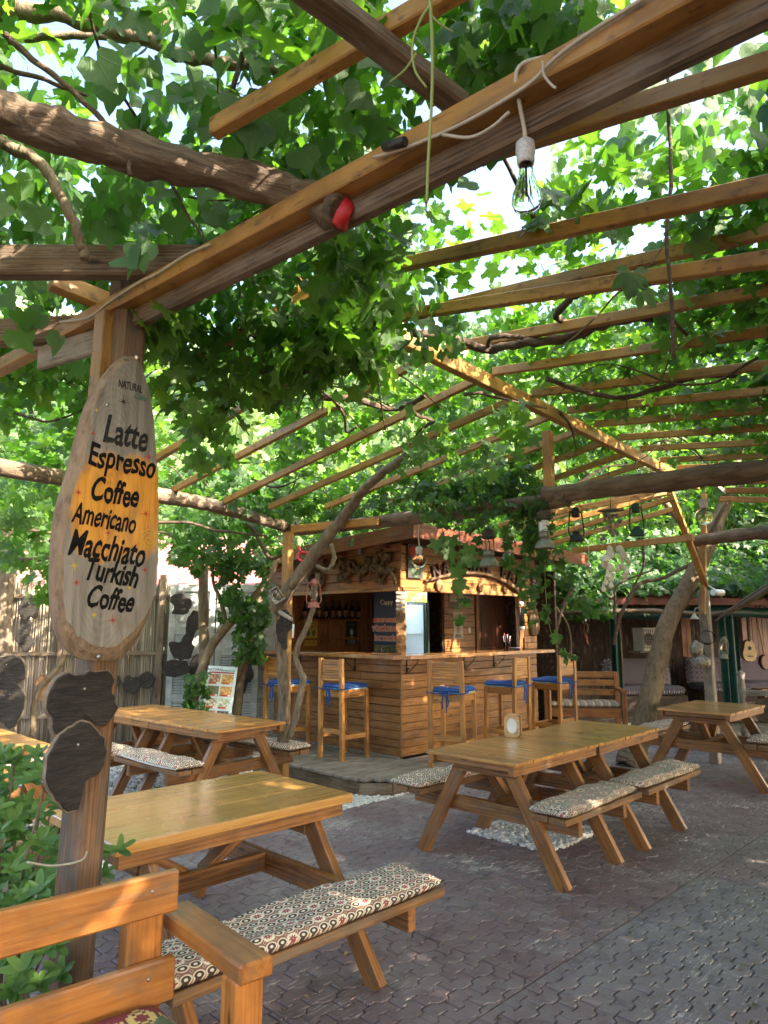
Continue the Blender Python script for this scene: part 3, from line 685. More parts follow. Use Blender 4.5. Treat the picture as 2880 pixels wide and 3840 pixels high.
picnic_table('broad glossy three board picnic table beside the coffee sign post', Ax, Ay, At, 1.281, .84, .80, .31, .80, 1.09, False, (-.74, .60), .45, seed=7)
cushion('seat_cushion', 'large patterned cushion with red flowers on the nearest picnic bench', *local(Ax, Ay, At, -.10, -.945), .468, At, 1.36, .30, .055, FABRIC, 12, SG)
# ---- napkin holder
nh = P(1925, 2762, .751)
npk = empty('napkin_holder', 'small wooden napkin holder with oval window on the picnic table', 'napkin holder', (nh.x, nh.y, .751), -.38)
W_BIRCH = wood('birch_ply', (.72, .50, .26), (.64, .42, .20), (.48, .29, .12), .45, .2, .8, False, 0, .05)
BROWN = plain('brown_lacquer', (.12, .055, .03), .35)
WHITE = plain('white_paper', (.80, .82, .84), .8, .05)
def ov_panel(y):
    outl = []
    for k in range(28):
        a = 2*math.pi*k/28; x = .062*math.copysign(abs(math.cos(a))**.45, math.cos(a)); z = .085+.085*math.copysign(abs(math.sin(a))**.45, math.sin(a))
        outl.append((x, z))
    inn = [(.042*math.cos(2*math.pi*k/28), .088+.058*math.sin(2*math.pi*k/28)) for k in range(28)]
    mb = MB(); vs = []
    for yy in (y-.005, y+.005):
        vs += [(p[0], yy, p[1]) for p in outl] + [(p[0], yy, p[1]) for p in inn]
    fs = []
    for k in range(28):
        k2 = (k+1) % 28
        fs += [(k, k2, 28+k2, 28+k), (56+k2, 56+k, 84+k, 84+k2), (k2, k, 56+k, 56+k2), (28+k, 28+k2, 84+k2, 84+k)]
    mb.add(vs, fs); return mb
ov_panel(-.045).build('front_panel', W_BIRCH, npk); ov_panel(.045).build('back_panel', W_BIRCH, npk)
box('body', (0, 0, .083), (.112, .076, .158), BROWN, npk, None, .006)
box('napkins', (0, -.0405, .088), (.088, .004, .118), WHITE, npk, None, .001)
for sx in (-1, 1): box('foot', (sx*.04, 0, .004), (.012, .08, .007), W_BIRCH, npk)
# ---- bar stools
BLUE = plain('blue_cotton', (.022, .085, .31), .85, .12, 20, .3); PALE = plain('pale_blue_lining', (.35, .55, .68), .8, .08)
def stool_parts(t):
    s = .175
    for sx in (-1, 1):
        board('back_leg', (sx*.185, -s-.012, 0), (sx*s, -s-.03, 1.10), .048, .042, W_STOOL, t, Vector((0, 1, 0)))
        board('front_leg', (sx*.185, s+.012, 0), (sx*s, s, .735), .042, .042, W_STOOL, t, Vector((0, 1, 0)))
        board('side_rail', (sx*s, -s+.02, .705), (sx*s, s-.02, .705), .025, .06, W_STOOL, t)
        board('foot_rail', (sx*.181, -s+.015, .245), (sx*.181, s-.015, .245), .025, .048, W_STOOL, t)
    for sy in (-1, 1):
        board('end_rail', (-s+.02, sy*s, .705), (s-.02, sy*s, .705), .025, .06, W_STOOL, t)
        board('foot_rail', (-.16, sy*.181, .30 if sy < 0 else .245), (.16, sy*.181, .30 if sy < 0 else .245), .025, .048, W_STOOL, t)
    for k in range(4): board('seat_slat', (-.2, -.132+.094*k, .745), (.2, -.132+.094*k, .745), .088, .02, W_STOOL, t)
    for k in range(8): board('back_slat', (-.151, -s-.026, .865+.0295*k), (.151, -s-.026, .865+.0295*k), .018, .0275, W_STOOL, t, UP, .0025)
stool_spots = [(UW(5.42, 7.02), .79, 'bar stool half hidden by the twisted vine trunk, before the bar'),
               (Vector((-.455, 8.26, 0)), .79, 'bar stool on the deck left of the bar corner'),
               (Vector((.74, 7.78, 0)), math.pi/2-.45, 'bar stool just right of the bar corner, its back to the tables'),
               (Vector((1.46, 8.60, 0)), math.pi/2+.91, 'turned bar stool behind the napkin holder'),
               (Vector((2.15, 9.15, 0)), math.pi/2+.79, 'bar stool farthest along the bar, beside the varnished bench')]
proto = None
for i, (p, a, lab) in enumerate(stool_spots):
    rz = a - math.pi/2
    if proto is None:
        proto = empty('bar_stool', lab, 'stool', (p.x, p.y, .151), rz, 'pine bar stools round the bar'); stool_parts(proto); o = proto
    else:
        o = copy_tree(proto); o.location = (p.x, p.y, .151); o.rotation_euler = (0, 0, rz); o['label'] = lab
    c = empty('stool_cushion', 'blue tie-on cushion on the ' + lab.split(',')[0], 'cushion', (p.x, p.y, .151+.756), rz, 'blue cushions on the bar stools')
    link('pad', cushion_mesh(.40, .40, .05, 20+i, 14, 14), BLUE, c, T(0, .01, .006)); box('lining', (0, .0, .006), (.385, .37, .012), PALE, c, None, .004)
    cord = MB(); yb = -.205
    cord.tube(curve_pts([(-.215, -.10, .016), (-.212, yb-.025, .012), (-.1, yb-.028, .006), (0, yb-.032, .01), (.1, yb-.028, .006), (.212, yb-.025, .012), (.215, -.1, .016)], 5), .007, 6)
    for dx, l in ((-.02, .15), (.015, .19), (.03, .13)):
        cord.tube(curve_pts([(0, yb-.034, .012), (dx, yb-.045, -.03), (dx*1.4, yb-.04, -.08), (dx*1.1, yb-.042, -l)], 5), .008, 6)
    cord.tube(curve_pts([(0, yb-.04, .01), (-.045, yb-.05, .025), (-.04, yb-.05, -.01), (0, yb-.04, .005), (.045, yb-.05, .02), (.04, yb-.05, -.012), (0, yb-.04, .005)], 4), .006, 6)
    cord.build('tie_cord', BLUE, c)
# ---- foreground bench (seen from its open side, cut by the picture's corner)
ba = .713
bn = empty('garden_bench', 'orange brown slatted garden bench in the near corner with kilim cushion', 'bench', (-.64, 2.32, 0), ba)
board('back_slat', (-1.5, -.005, .820), (0, -.005, .820), .032, .118, W_BENCH, bn, UP, .006)
board('back_slat', (-1.5, -.005, .575), (.0, -.005, .575), .032, .122, W_BENCH, bn, UP, .006)
board('back_post', (-.085, .048, 0), (-.085, .048, .855), .11, .07, W_BENCH, bn, Vector((0, 1, 0)), .005)
board('back_post', (-1.3, .048, 0), (-1.3, .048, .855), .11, .07, W_BENCH, bn, Vector((0, 1, 0)), .005)
board('armrest', (.052, -.40, .705), (.052, .12, .705), .105, .052, W_BENCH, bn, UP, .007)
board('front_leg', (.045, -.335, 0), (.045, -.335, .678), .085, .085, W_BENCH, bn, Vector((0, 1, 0)), .005)
board('seat_rail', (-1.5, -.35, .40), (.0, -.35, .40), .04, .09, W_BENCH, bn, UP, .004)
board('side_rail', (-.02, -.30, .40), (-.02, .0, .40), .04, .09, W_BENCH, bn, UP, .004)
for k in range(3): board('seat_slat', (-1.5, -.30+.125*k, .455), (-.005, -.30+.125*k, .455), .115, .022, W_BENCH, bn, UP, .003)
for (x, z) in ((-.085, .835), (-.085, .595)):
    sm = MB(); sm.lathe([(0, .0), (.006, .0), (.005, .002), (0, .003)], 8, Matrix.Translation((x, -.0215, z)) @ Matrix.Rotation(math.pi/2, 4, 'X')); sm.build('screw', plain('steel', (.45, .45, .45), .35, .1, 9, 0, Metallic=1.0) if 'steel' not in MAT else MAT['steel'], bn)
def m_kilim():
    m = NT('kilim_weave'); co = m.coord(); sx = m.n('ShaderNodeSeparateXYZ'); m.put(sx.inputs[0], co); x, y = sx.outputs[0], sx.outputs[1]
    band = m.math('FRACT', m.math('ADD', m.math('MULTIPLY', y, 5.2), .35))
    tri = m.math('PINGPONG', m.math('MULTIPLY', x, 1.0), .035)
    zz = m.math('FRACT', m.math('ADD', m.math('MULTIPLY', y, 5.2), m.math('ADD', m.math('MULTIPLY', tri, 2.2), .35)))
    base = m.ramp(band, [(0, (.22, .02, .035)), (.40, (.20, .018, .03)), (.42, (.58, .50, .36)), (.46, (.10, .03, .03)), (.50, (.62, .55, .40)), (.53, (.10, .16, .09)), (.92, (.09, .14, .085)), (.95, (.58, .50, .36))], 'CONSTANT')
    fx = m.math('SUBTRACT', m.math('FRACT', m.math('MULTIPLY', x, 8.0)), .5); fy = m.math('SUBTRACT', m.math('FRACT', m.math('ADD', m.math('MULTIPLY', y, 10.4), .2)), .5)
    st = m.math('SNAP', m.math('ABSOLUTE', fx), .08); st2 = m.math('SNAP', m.math('ABSOLUTE', fy), .10)
    d = m.math('ADD', st, st2)
    mot = m.ramp(d, [(0, (.20, .03, .04)), (.10, (.70, .55, .16)), (.26, (.12, .05, .03)), (.33, (.66, .52, .20)), (.40, (0, 0, 0))], 'CONSTANT'); msk = m.ramp(d, [(0, (1, 1, 1)), (.40, (0, 0, 0))], 'CONSTANT')
    col = m.mix(msk, base, mot); zm = m.ramp(m.math('ABSOLUTE', m.math('SUBTRACT', zz, .44)), [(0, (1, 1, 1)), (.03, (0, 0, 0))], 'CONSTANT')
    col = m.mix(zm, col, (.62, .55, .42)); n = m.noise(m.mapping(co, (60, 240, 60)), 1.5, 2); col = m.mix(m.math('MULTIPLY', n, .4), col, (.16, .10, .07))
    m.bsdf(col, .95, m.bump(n, .5, .002)); return m.m
tag(link('kilim_cushion', cushion_mesh(1.3, .40, .085, 31), m_kilim(), None, Matrix.Translation((-.64, 2.32, .466)) @ RZ(ba) @ T(-.70, -.235, 0)), 'red and green kilim cushion on the near garden bench', 'cushion')
# ================================================================ corner bar  (local x = along the right face, local y = along the left face)
K0 = UW(5.96, 5.63)
bar = empty('bar_hut', 'pine plank corner bar under a mahogany eave with open serving hatches', 'bar', (K0.x, K0.y, 0), .79)
KM = bar.matrix_basis.copy()
def bw(x, y, z): return KM @ Vector((x, y, z))
pr = random.Random(5)
def plank_rows(face, a0, a1, z0, n, pitch, mat, off=0.0, thick=.02, cuts=1):
    for k in range(n):
        z = z0 + pitch*(k+.5); pts = [a0] + sorted(a0+(a1-a0)*pr.uniform(.15, .85) for _ in range(pr.choice((0, 1, cuts)))) + [a1]
        for s, e in zip(pts[:-1], pts[1:]):
            if e-s < .05: continue
            d = off - thick/2 + pr.uniform(-.0015, .0015)
            if face == 'L': board('plank', (d, s+.001, z), (d, e-.001, z), thick, pitch-.005, mat, bar, UP, .004)
            else: board('plank', (s+.001, d, z), (e-.001, d, z), thick, pitch-.005, mat, bar, UP, .004)
PT = .0908
plank_rows('L', -.0, 2.68, .165, 12, PT, W_BAR, cuts=2); plank_rows('R', .0, 2.78, .165, 12, PT, W_BAR, cuts=2)
box('corner_strip', (-.012, -.012, .70), (.022, .022, 1.08), W_BAR, bar)
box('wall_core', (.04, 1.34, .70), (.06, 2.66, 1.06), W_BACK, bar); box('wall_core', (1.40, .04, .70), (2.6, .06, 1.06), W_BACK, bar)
board('skirting', (-.04, 0, .158), (-.04, 2.7, .158), .04, .02, W_DECK, bar)
ct = MB(); ct.prism([(-.27, 2.72), (-.27, -.13), (-.13, -.27), (2.86, -.27), (2.88, .0), (2.86, .14), (.16, .14), (.14, 2.72)][::-1], 1.245, 1.287, .006); ct.build('countertop', wood('counter_board', (.50, .24, .07), (.38, .165, .045), (.18, .065, .02), .26, .7, .8, True, .1, .1), bar)
def bracket(name, M):
    b = MB()
    b.tube([(0, 0, 0), (0, 0, -.17)], .007, 6); b.tube([(0, 0, -.005), (0, .19, -.005)], .007, 6)
    b.tube(curve_pts([(0, .17, -.02), (0, .15, -.05), (0, .09, -.10), (0, .03, -.15), (0, .012, -.12), (0, .03, -.105), (0, .04, -.125)], 5), .005, 6)
    return b.build(name, IRON, bar, M)
for x in (.07, 1.12, 1.75): bracket('iron_bracket', Matrix.Translation((x, -.025, 1.24)) @ RZ(math.pi))
for y in (.75, 1.8): bracket('iron_bracket', Matrix.Translation((-.025, y, 1.24)) @ RZ(math.pi/2))
# posts, piers and upper panels
board('corner_post', (.03, .03, 1.285), (.03, .03, 2.06), .085, .085, W_BAR, bar, Vector((0, 1, 0)), .004)
for k in range(4): board('wall_board', (-.01, 2.335+.092*(k+.5), .16), (-.01, 2.335+.092*(k+.5), 2.55), .089, .02, W_BAR, bar, Vector((1, 0, 0)), .003)
plank_rows('R', 2.50, 2.80, 1.29, 8, .092, W_BAR, off=0, cuts=0); box('pier_core', (2.65, .06, 1.66), (.28, .1, .74), W_BACK, bar)
board('door_post', (2.44, .03, 1.287), (2.44, .03, 2.06), .08, .06, W_BARIN, bar, Vector((0, 1, 0)), .004)
plank_rows('L', -.02, 2.70, 2.05, 5, .105, W_BARIN, off=-.004, cuts=1); plank_rows('R', -.02, 2.80, 2.05, 5, .1, W_BAR, off=-.004, cuts=1)
board('hatch_rail', (-.016, .0, 2.035), (-.016, 2.6, 2.035), .05, .04, W_BAR, bar); board('hatch_rail', (.0, -.016, 2.035), (2.8, -.016, 2.035), .05, .04, W_BAR, bar)
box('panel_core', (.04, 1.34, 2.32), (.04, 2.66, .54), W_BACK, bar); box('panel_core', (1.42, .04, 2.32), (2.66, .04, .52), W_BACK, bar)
# roof slab and eave boards
rc = [Vector((-.24, -.42, 2.66)), Vector((3.55, -.42, 2.575)), Vector((3.55, 3.3, 2.36)), Vector((-.24, 3.3, 2.45))]
rf = MB(); rf.add([p for p in rc] + [p+UP*.05 for p in rc], [(3, 2, 1, 0), (4, 5, 6, 7), (0, 1, 5, 4), (1, 2, 6, 5), (2, 3, 7, 6), (3, 0, 4, 7)]); rf.build('roof', plain('roof_board', (.20, .13, .09), .8, .3), bar)
board('eave_board', rc[0]+Vector((-.018, -.03, .0)), rc[3]+Vector((-.018, 0, .0)), .034, .17, W_RED, bar); board('eave_board', rc[0]+Vector((-.036, -.018, .001)), rc[1]+Vector((0, -.018, .001)), .034, .17, W_RED, bar)
for i in range(4):
    y = .2+.75*i; board('roof_joist', (-.2, y, 2.60-.056*(y+.42)), (3.4, y, 2.51-.056*(y+.42)), .06, .08, W_RED, bar)
# inside
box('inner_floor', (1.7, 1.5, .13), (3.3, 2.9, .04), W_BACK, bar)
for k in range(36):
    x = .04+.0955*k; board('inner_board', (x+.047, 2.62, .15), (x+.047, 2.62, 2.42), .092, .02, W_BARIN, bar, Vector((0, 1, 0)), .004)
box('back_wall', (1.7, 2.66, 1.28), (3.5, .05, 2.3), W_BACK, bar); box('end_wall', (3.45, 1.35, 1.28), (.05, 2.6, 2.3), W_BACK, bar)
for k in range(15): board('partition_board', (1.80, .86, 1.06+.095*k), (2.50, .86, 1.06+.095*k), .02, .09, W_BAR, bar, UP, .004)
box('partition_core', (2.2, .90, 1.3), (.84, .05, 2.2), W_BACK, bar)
DOOR = plain('dark_door', (.062, .02, .012), .35, .15, 6, 0)
dr = box('inner_door', (2.98, .90, 1.15), (.74, .04, 1.98), DOOR, bar)
for (x, z, sx, sz) in ((-.17, .45, .24, .6), (.17, .45, .24, .6), (-.17, -.35, .24, .7), (.17, -.35, .24, .7)):
    box('door_panel', (x, -.024, z), (sx, .014, sz), DOOR, dr, None, .006)
board('door_frame', (2.56, .86, .15), (2.56, .86, 2.2), .07, .05, W_BARIN, bar, Vector((0, 1, 0)))
board('wall_shelf', (.55, 2.53, 1.70), (1.9, 2.53, 1.70), .16, .03, W_BARIN, bar); board('wall_shelf', (.35, 2.53, 1.42), (1.95, 2.53, 1.42), .05, .03, W_BARIN, bar)
box('light_switch', (2.36, .845, 1.55), (.055, .012, .085), WHITE, bar)
# paper signs (each hangs on a nail: a thing of its own)
def poster(label, M, wd, ht, base, name='poster'):
    p = empty(name, label, 'poster', mat4=M); box('sheet', (0, 0, 0), (wd, ht, .006), base, p, None, .001); return p
BLACK = plain('black_ink', (.02, .018, .017), .7); YEL = plain('yellow_print', (.62, .42, .05), .6, .2, 30); REDP = plain('red_print', (.50, .045, .03), .6); CREAM = plain('cream_paper', (.66, .62, .52), .8, .12, 14); DGREEN = plain('dark_print', (.035, .04, .035), .6)
GREYP = plain('grey_ink', (.22, .21, .2), .8)
Rr = E1; Lr = -E2
mp = poster('yellow poster with two heads and black headline on the bar\'s inner wall', frame(bw(.80, 2.60, 1.50), Rr), .24, .36, YEL)
text('ZAMAN NEZ', .035, T(0, .145, .004), BLACK, mp); text('BAZEN', .05, T(0, .10, .004), BLACK, mp); text('MANTIK', .045, T(0, -.14, .004), REDP, mp); text('KAPIYI DA', .025, T(0, -.095, .004), REDP, mp)
for s in (-1, 1):
    h = MB(); h.prism([(s*.055+.038*math.cos(a)*(1+.15*math.sin(3*a+s)), .005+.05*math.sin(a)) for a in [2*math.pi*k/18 for k in range(18)]], .003, .005); h.build('portrait_head', plain('green_print', (.10, .16, .08), .7) if s < 0 else MAT['green_print'], mp)
mp2 = poster('dark poster of a man in a suit on the bar\'s inner wall', frame(bw(1.62, 2.60, 1.50), Rr), .24, .38, DGREEN)
h = MB(); h.prism([(.035*math.cos(a), .015+.048*math.sin(a)) for a in [2*math.pi*k/16 for k in range(16)]], .003, .006); h.build('portrait_head', CREAM, mp2)
h = MB(); h.prism([(-.085, -.18), (.085, -.18), (.08, -.09), (.03, -.045), (-.03, -.045), (-.08, -.09)], .003, .005); h.build('suit', GREYP, mp2)
h = MB(); h.prism([(-.022, -.045), (0, -.13), (.022, -.045)], .005, .007); h.build('shirt_front', CREAM, mp2); text('ESKİ GÜNLER', .026, T(0, .13, .004), GREYP, mp2)
mp3 = poster('white poster with a head and two lines of print beside the light switch', frame(bw(2.10, .846, 1.62), Rr), .22, .38, CREAM)
h = MB(); h.prism([(.038*math.cos(a), -.06+.055*math.sin(a)) for a in [2*math.pi*k/18 for k in range(18)]], .003, .005); h.build('portrait_head', plain('skin_print', (.42, .30, .22), .8), mp3)
h = MB(); h.prism([(.052*math.cos(a), -.012+.035*math.sin(a)) for a in [math.pi*k/12 for k in range(13)]], .004, .006); h.build('portrait_hair', BLACK, mp3)
h = MB(); h.prism([(-.085, -.18), (.085, -.18), (.06, -.125), (-.06, -.125)], .003, .005); h.build('shoulders', GREYP, mp3)
for i, (l, y) in enumerate((('You are one', .14), ('hundred times', .11), ('FRIDA KAHLO', .078))): text(l, .026, T(0, y, .004), GREYP, mp3)
mp4 = poster('pale picture with a dark face above the shelf inside the bar', frame(bw(.95, 2.60, 2.0), Rr), .22, .28, plain('slate_paper', (.10, .115, .125), .7)); h = MB(); h.prism([(.04*math.cos(a), .02+.05*math.sin(a)) for a in [2*math.pi*k/16 for k in range(16)]], .003, .005); h.build('portrait_head', CREAM, mp4)
mp5 = poster('small framed notice high between the fridge and the poster wall', frame(bw(2.0, .846, 2.03), Rr), .2, .3, GREYP); box('picture', (0, .02, .004), (.16, .18, .003), CREAM, mp5, None, .0005)
pur = poster('purple notice at the right end of the carved bar sign', frame(bw(2.74, -.045, 2.22), Rr), .12, .19, plain('purple_paper', (.13, .03, .14), .7)); text('YENİ', .03, T(0, .03, .004), CREAM, pur); text('MENU', .03, T(0, -.02, .004), CREAM, pur)
logo = poster('red, yellow and green picture panel at the left end of the carved bar sign', frame(bw(.20, -.05, 2.37), Rr), .26, .40, DGREEN, 'picture_panel')
for (x, y, r_, m_) in ((-.02, .10, .085, REDP), (.03, -.02, .075, YEL), (.0, -.12, .07, MAT['green_print']), (-.07, .0, .04, MAT['green_print'])):
    h = MB(); h.prism([(x+r_*math.cos(a)*(1+.2*math.sin(3*a)), y+r_*math.sin(a)) for a in [2*math.pi*k/18 for k in range(18)]], .002, .005+.001*(x+.1)*10); h.build('printed_shape', m_, logo)
# carved bar sign
cs = empty('carved_bar_sign', 'carved wooden sign lettering over an arched branch above the bar hatch', 'sign', mat4=frame(bw(1.36, -.035, 2.3), Rr))
LET = plain('letter_wood', (.045, .018, .010), .6, .2, 18)
word = 'NATURAL BAR'; xs = np.linspace(-.78, .98, len(word))
for ch, x in zip(word, xs):
    if ch == ' ': continue
    z = .085 - .17*((x-.05)/1.0)**2; text(ch, .20, T(x, z, .012) @ RZ(-.30*(x-.05)), LET, cs, 'letter', 0, .014, 'CENTER', .006)
arch = MB(); arch.tube(curve_pts([(-1.0, -.16, .02), (-.55, -.065, .03), (0, -.005, .03), (.5, -.06, .03), (.9, -.19, .03), (1.12, -.30, .02)], 8), [.018+.012*math.sin(k/48*3.14) for k in range(41)], 8, True, .4, 3); arch.build('arched_branch', DRIFT, cs)
for x, y in ((1.15, -.24), (1.22, -.18)):
    c = MB(); c.tube(curve_pts([(x-.1, y+.12, .02), (x-.02, y+.10, .03), (x+.02, y+.05, .03), (x-.03, y+.03, .03), (x-.02, y+.07, .03)], 5), .006, 6); c.build('scroll', IRON, cs)
RIM = m_bark('pale_rim', (.30, .24, .17), (.21, .16, .11), (.09, .065, .045), 2.0, .6, (6, 6, 6))
def blob(n, r, seed, squash=(1, 1), notch=None, amp=.22):
    out = []
    for k in range(n):
        a = 2*math.pi*k/n; rr = r*(1 + amp*mnoise.noise(Vector((math.cos(a)*1.6+seed, math.sin(a)*1.6, seed*.37))) + amp*.45*mnoise.noise(Vector((math.cos(a)*5+seed, math.sin(a)*5, seed))))
        if notch:
            d = abs((a-notch[0]+math.pi) % (2*math.pi)-math.pi)
            if d < notch[1]: rr *= 1-notch[2]*math.cos(d/notch[1]*math.pi/2)**.6
        out.append((rr*math.cos(a)*squash[0], rr*math.sin(a)*squash[1]))
    return out
def slice_thing(label, M, r, seed, squash=(1, 1), notch=None, mat=BURNT, thick=.03, group=None, cat='wood slice', rim=None):
    t = empty('wood_slice', label, cat, mat4=M, group=group); pl = blob(40, r, seed, squash, notch)
    s = MB(); s.prism(pl, 0, thick, .004); s.build('slab', mat, t)
    s = MB(); s.prism([(p[0]*1.04, p[1]*1.04) for p in pl], .001, thick*.72, .002); s.build('bark_rim', rim or BARK, t)
    sc_ = MB(); sc_.lathe([(0, thick+.002), (.004, thick+.002), (.004, thick)], 8, T(.0, r*.45*squash[1], 0)); sc_.build('screw', MAT['steel'], t)
    return t
for i, (x, z) in enumerate(((.62, 2.09), (.98, 2.10), (1.45, 2.10), (2.0, 2.09))):
    slice_thing(['round bark edged slice under the left part of the carved bar sign', 'tall sunlit slice under the middle of the carved bar sign', 'small ringed slice under the letter group BAR', 'small dark slice under the arch end of the carved bar sign'][i], frame(bw(x, -.05, z), Rr), (.07, .085, .055, .045)[i], 40+i, (.8, 1.1), None, SLICE, .025, 'wood slices under the carved bar sign')
# driftwood on the left panel
for i, (y, z, n, lab) in enumerate(((.35, 2.37, 15, 'largest tangle of driftwood on the bar panel next to the corner'), (.95, 2.30, 9, 'middle tangle of driftwood on the bar panel'), (1.55, 2.27, 7, 'driftwood piece on the bar panel nearest the leaning vine trunk'))):
    d = empty('driftwood', lab, 'driftwood', mat4=frame(bw(-.04, y, z), Lr)); r_ = random.Random(60+i)
    for k in range(n):
        a = r_.uniform(0, 6.28); c = Vector((r_.uniform(-.26, .26), r_.uniform(-.17, .17), .02)); L = r_.uniform(.08, .20)
        pts = [c + Vector((math.cos(a+q*.9)*L*q, math.sin(a+q*.9)*L*q-.3*L*q*q, .03*math.sin(q*4+k))) for q in (-.8, -.3, .2, .6, 1)]
        mb = MB(); mb.tube(curve_pts(pts, 4), [r_.uniform(.015, .045)*(1-.6*abs(q-8)/8)+.006 for q in range(17)], 7, True, .8, k+i*9); mb.build('limb', DRIFT, d)
box('lamp_bracket', (-.06, .62, 2.52), (.05, .05, .09), GREYP, bar)
# fridge
FR = plain('dark_green_cabinet', (.012, .03, .016), .4); FBLUE = plain('blue_vinyl', (.012, .03, .10), .4, .25, 3); FWH = plain('fridge_white', (.62, .68, .70), .4, .05)
fg = empty('drinks_fridge', 'glass door drinks fridge with juice advert on its side behind the bar', 'fridge', tuple(bw(1.22, 1.15, .15)), .79)
fx, fy = .56, .50
for nm, c, d in (('cabinet_side', (-fx/2+.02, 0, .98), (.04, fy, 1.94)), ('cabinet_side', (fx/2-.02, 0, .98), (.04, fy, 1.94)), ('cabinet_back', (0, fy/2-.02, .98), (fx-.08, .04, 1.94)), ('cabinet_base', (0, 0, .12), (fx-.08, fy-.02, .22)), ('header', (0, -.02, 1.86), (fx-.08, fy-.06, .16))):
    box(nm, c, d, FR, fg)
box('liner', (0, fy/2-.05, 1.0), (fx-.1, .01, 1.5), FWH, fg, None, .001); 
for s in (-1, 1): box('liner', (s*(fx/2-.05), 0, 1.0), (.01, fy-.08, 1.5), FWH, fg, None, .001); 
for s in (-.13, .13): box('shelf_rail', (s, fy/2-.062, 1.1), (.012, .012, 1.1), GREYP, fg)
for z in (.55, .95, 1.35): box('shelf', (0, 0, z), (fx-.1, fy-.12, .012), FWH, fg)
em = NT('fridge_tube'); e_ = em.n('ShaderNodeEmission'); e_.inputs[0].default_value = (.80, .93, 1, 1); e_.inputs[1].default_value = 5.0; em.t.links.new(e_.outputs[0], em.out.inputs[0])
box('lamp_tube', (0, .10, 1.76), (fx-.16, .03, .03), em.m, fg, None, .002); box('lamp_tube', (-.19, -.19, 1.2), (.02, .02, 1.0), em.m, fg, None, .002)
hs_ = NT('lit_header'); co = hs_.coord(); c_ = hs_.ramp(hs_.noise(co, 14, 3), [(.35, (.05, .25, .03)), (.5, (.55, .62, .12)), (.65, (.75, .8, .55))]); b_ = hs_.bsdf(c_, .4); hs_.put(b_.inputs['Emission Color'], c_); b_.inputs['Emission Strength'].default_value = .5
box('lit_header_panel', (0, -fy/2-.004, 1.86), (fx-.06, .02, .15), hs_.m, fg)
gl = NT('clear_glass'); gb = gl.bsdf((1, 1, 1), .02, Transmission_Weight=1.0, IOR=1.2); GLASS = gl.m
box('door_glass', (0, -fy/2-.01, 1.0), (fx-.06, .008, 1.5), GLASS, fg, None, .001)
for s in (-1, 1): box('door_frame', (s*(fx/2-.015), -fy/2-.012, 1.0), (.03, .03, 1.6), FR, fg)
sd = box('advert_side', (-fx/2-.004, 0, .98), (.006, fy-.01, 1.9), FBLUE, fg, None, .001)
ORG = plain('orange_print', (.75, .14, .02), .5); WPR = plain('white_print', (.8, .8, .78), .5); OGR = plain('orchard_print', (.22, .20, .05), .6, .4, 9)
box('advert_picture', (-.005, 0, -.15), (.004, fy-.03, .75), OGR, sd, None, .0005)
SM = frame((-.006, 0, 0), (0, -1, 0))
text('Cappy', .095, SM @ T(.0, .80, .001), WPR, sd); 
for l, z, s in (("MEYVE SUYUNDA", .555, .062), ("TÜRKİYE'NİN", .44, .088), ('İLK TERCİHİ', .31, .078)):
    text(l, s, SM @ T(0, z, .003), ORG, sd, offset=.003); text(l, s, SM @ T(0, z, .001), WPR, sd, name='lettering_edge', offset=.008)
can = MB(); can.lathe([(0, 0), (.03, 0), (.033, .006), (.033, .12), (.028, .13), (0, .13)], 16); tag(can.build('drink_can', plain('can_yellow', (.45, .45, .04), .35), None, T(*(fg.matrix_basis @ Vector((.03, -.05, .56))))), 'single yellow green drink can on the lowest fridge shelf in view', 'can')
# bottles on the shelf
BOT = plain('dark_bottle', (.012, .014, .010), .15); bl = plain('bottle_label', (.30, .15, .09), .7, .3, 30)
for k in range(9):
    x = .62+.135*k; s = .85+.3*pr.random()
    b = empty('bottle', ['first', 'second', 'third', 'fourth', 'fifth', 'sixth', 'seventh', 'eighth', 'ninth'][k]+' dark bottle from the left on the shelf inside the bar', 'bottle', tuple(bw(x, 2.53, 1.717)), pr.random()*6, 'bottles on the bar shelf')
    m_ = MB(); m_.lathe([(0, 0), (.034, 0), (.037, .01), (.037, .15*s), (.014, .205*s), (.012, .26*s), (.015, .262*s), (.015, .28*s), (0, .28*s)], 14); m_.build('glass', BOT, b)
    m_ = MB(); m_.lathe([(.0378, .04), (.0378, .12*s)], 14); m_.build('paper_label', bl, b)
# things on the counter
cup = empty('straw_cup', 'clear cup of straws at the right end of the bar counter', 'cup', tuple(bw(1.98, -.08, 1.288)))
m_ = MB(); m_.lathe([(0, 0), (.04, 0), (.048, .11), (.046, .11), (.038, .004), (0, .004)], 16); m_.build('glass', GLASS, cup)
for k in range(7):
    a = k*.9; m_ = MB(); m_.tube([(.02*math.cos(a), .02*math.sin(a), .005), (.05*math.cos(a+.4), .05*math.sin(a+.4), .19+.02*(k % 3))], .004, 6); m_.build('straw', (WHITE, PALE, REDP)[k % 3], cup)
tr = empty('plastic_tray', 'small clear plastic tray beside the straw cup on the counter', 'tray', tuple(bw(2.16, -.06, 1.288))); m_ = MB(); m_.prism([(-.12, -.07), (.12, -.07), (.12, .07), (-.12, .07)], 0, .03, .01); m_.build('tray_body', GLASS, tr); box('wrapped_spoons', (0, 0, .022), (.16, .07, .03), plain('lilac_wrap', (.35, .28, .45), .6), tr)
cd = empty('cup_dispenser', 'upright clear cup tube with white collars on the bar door post', 'dispenser', tuple(bw(2.40, -.04, 1.45)))
m_ = MB(); m_.lathe([(.03, 0), (.03, .5)], 14); m_.build('clear_tube', GLASS, cd)
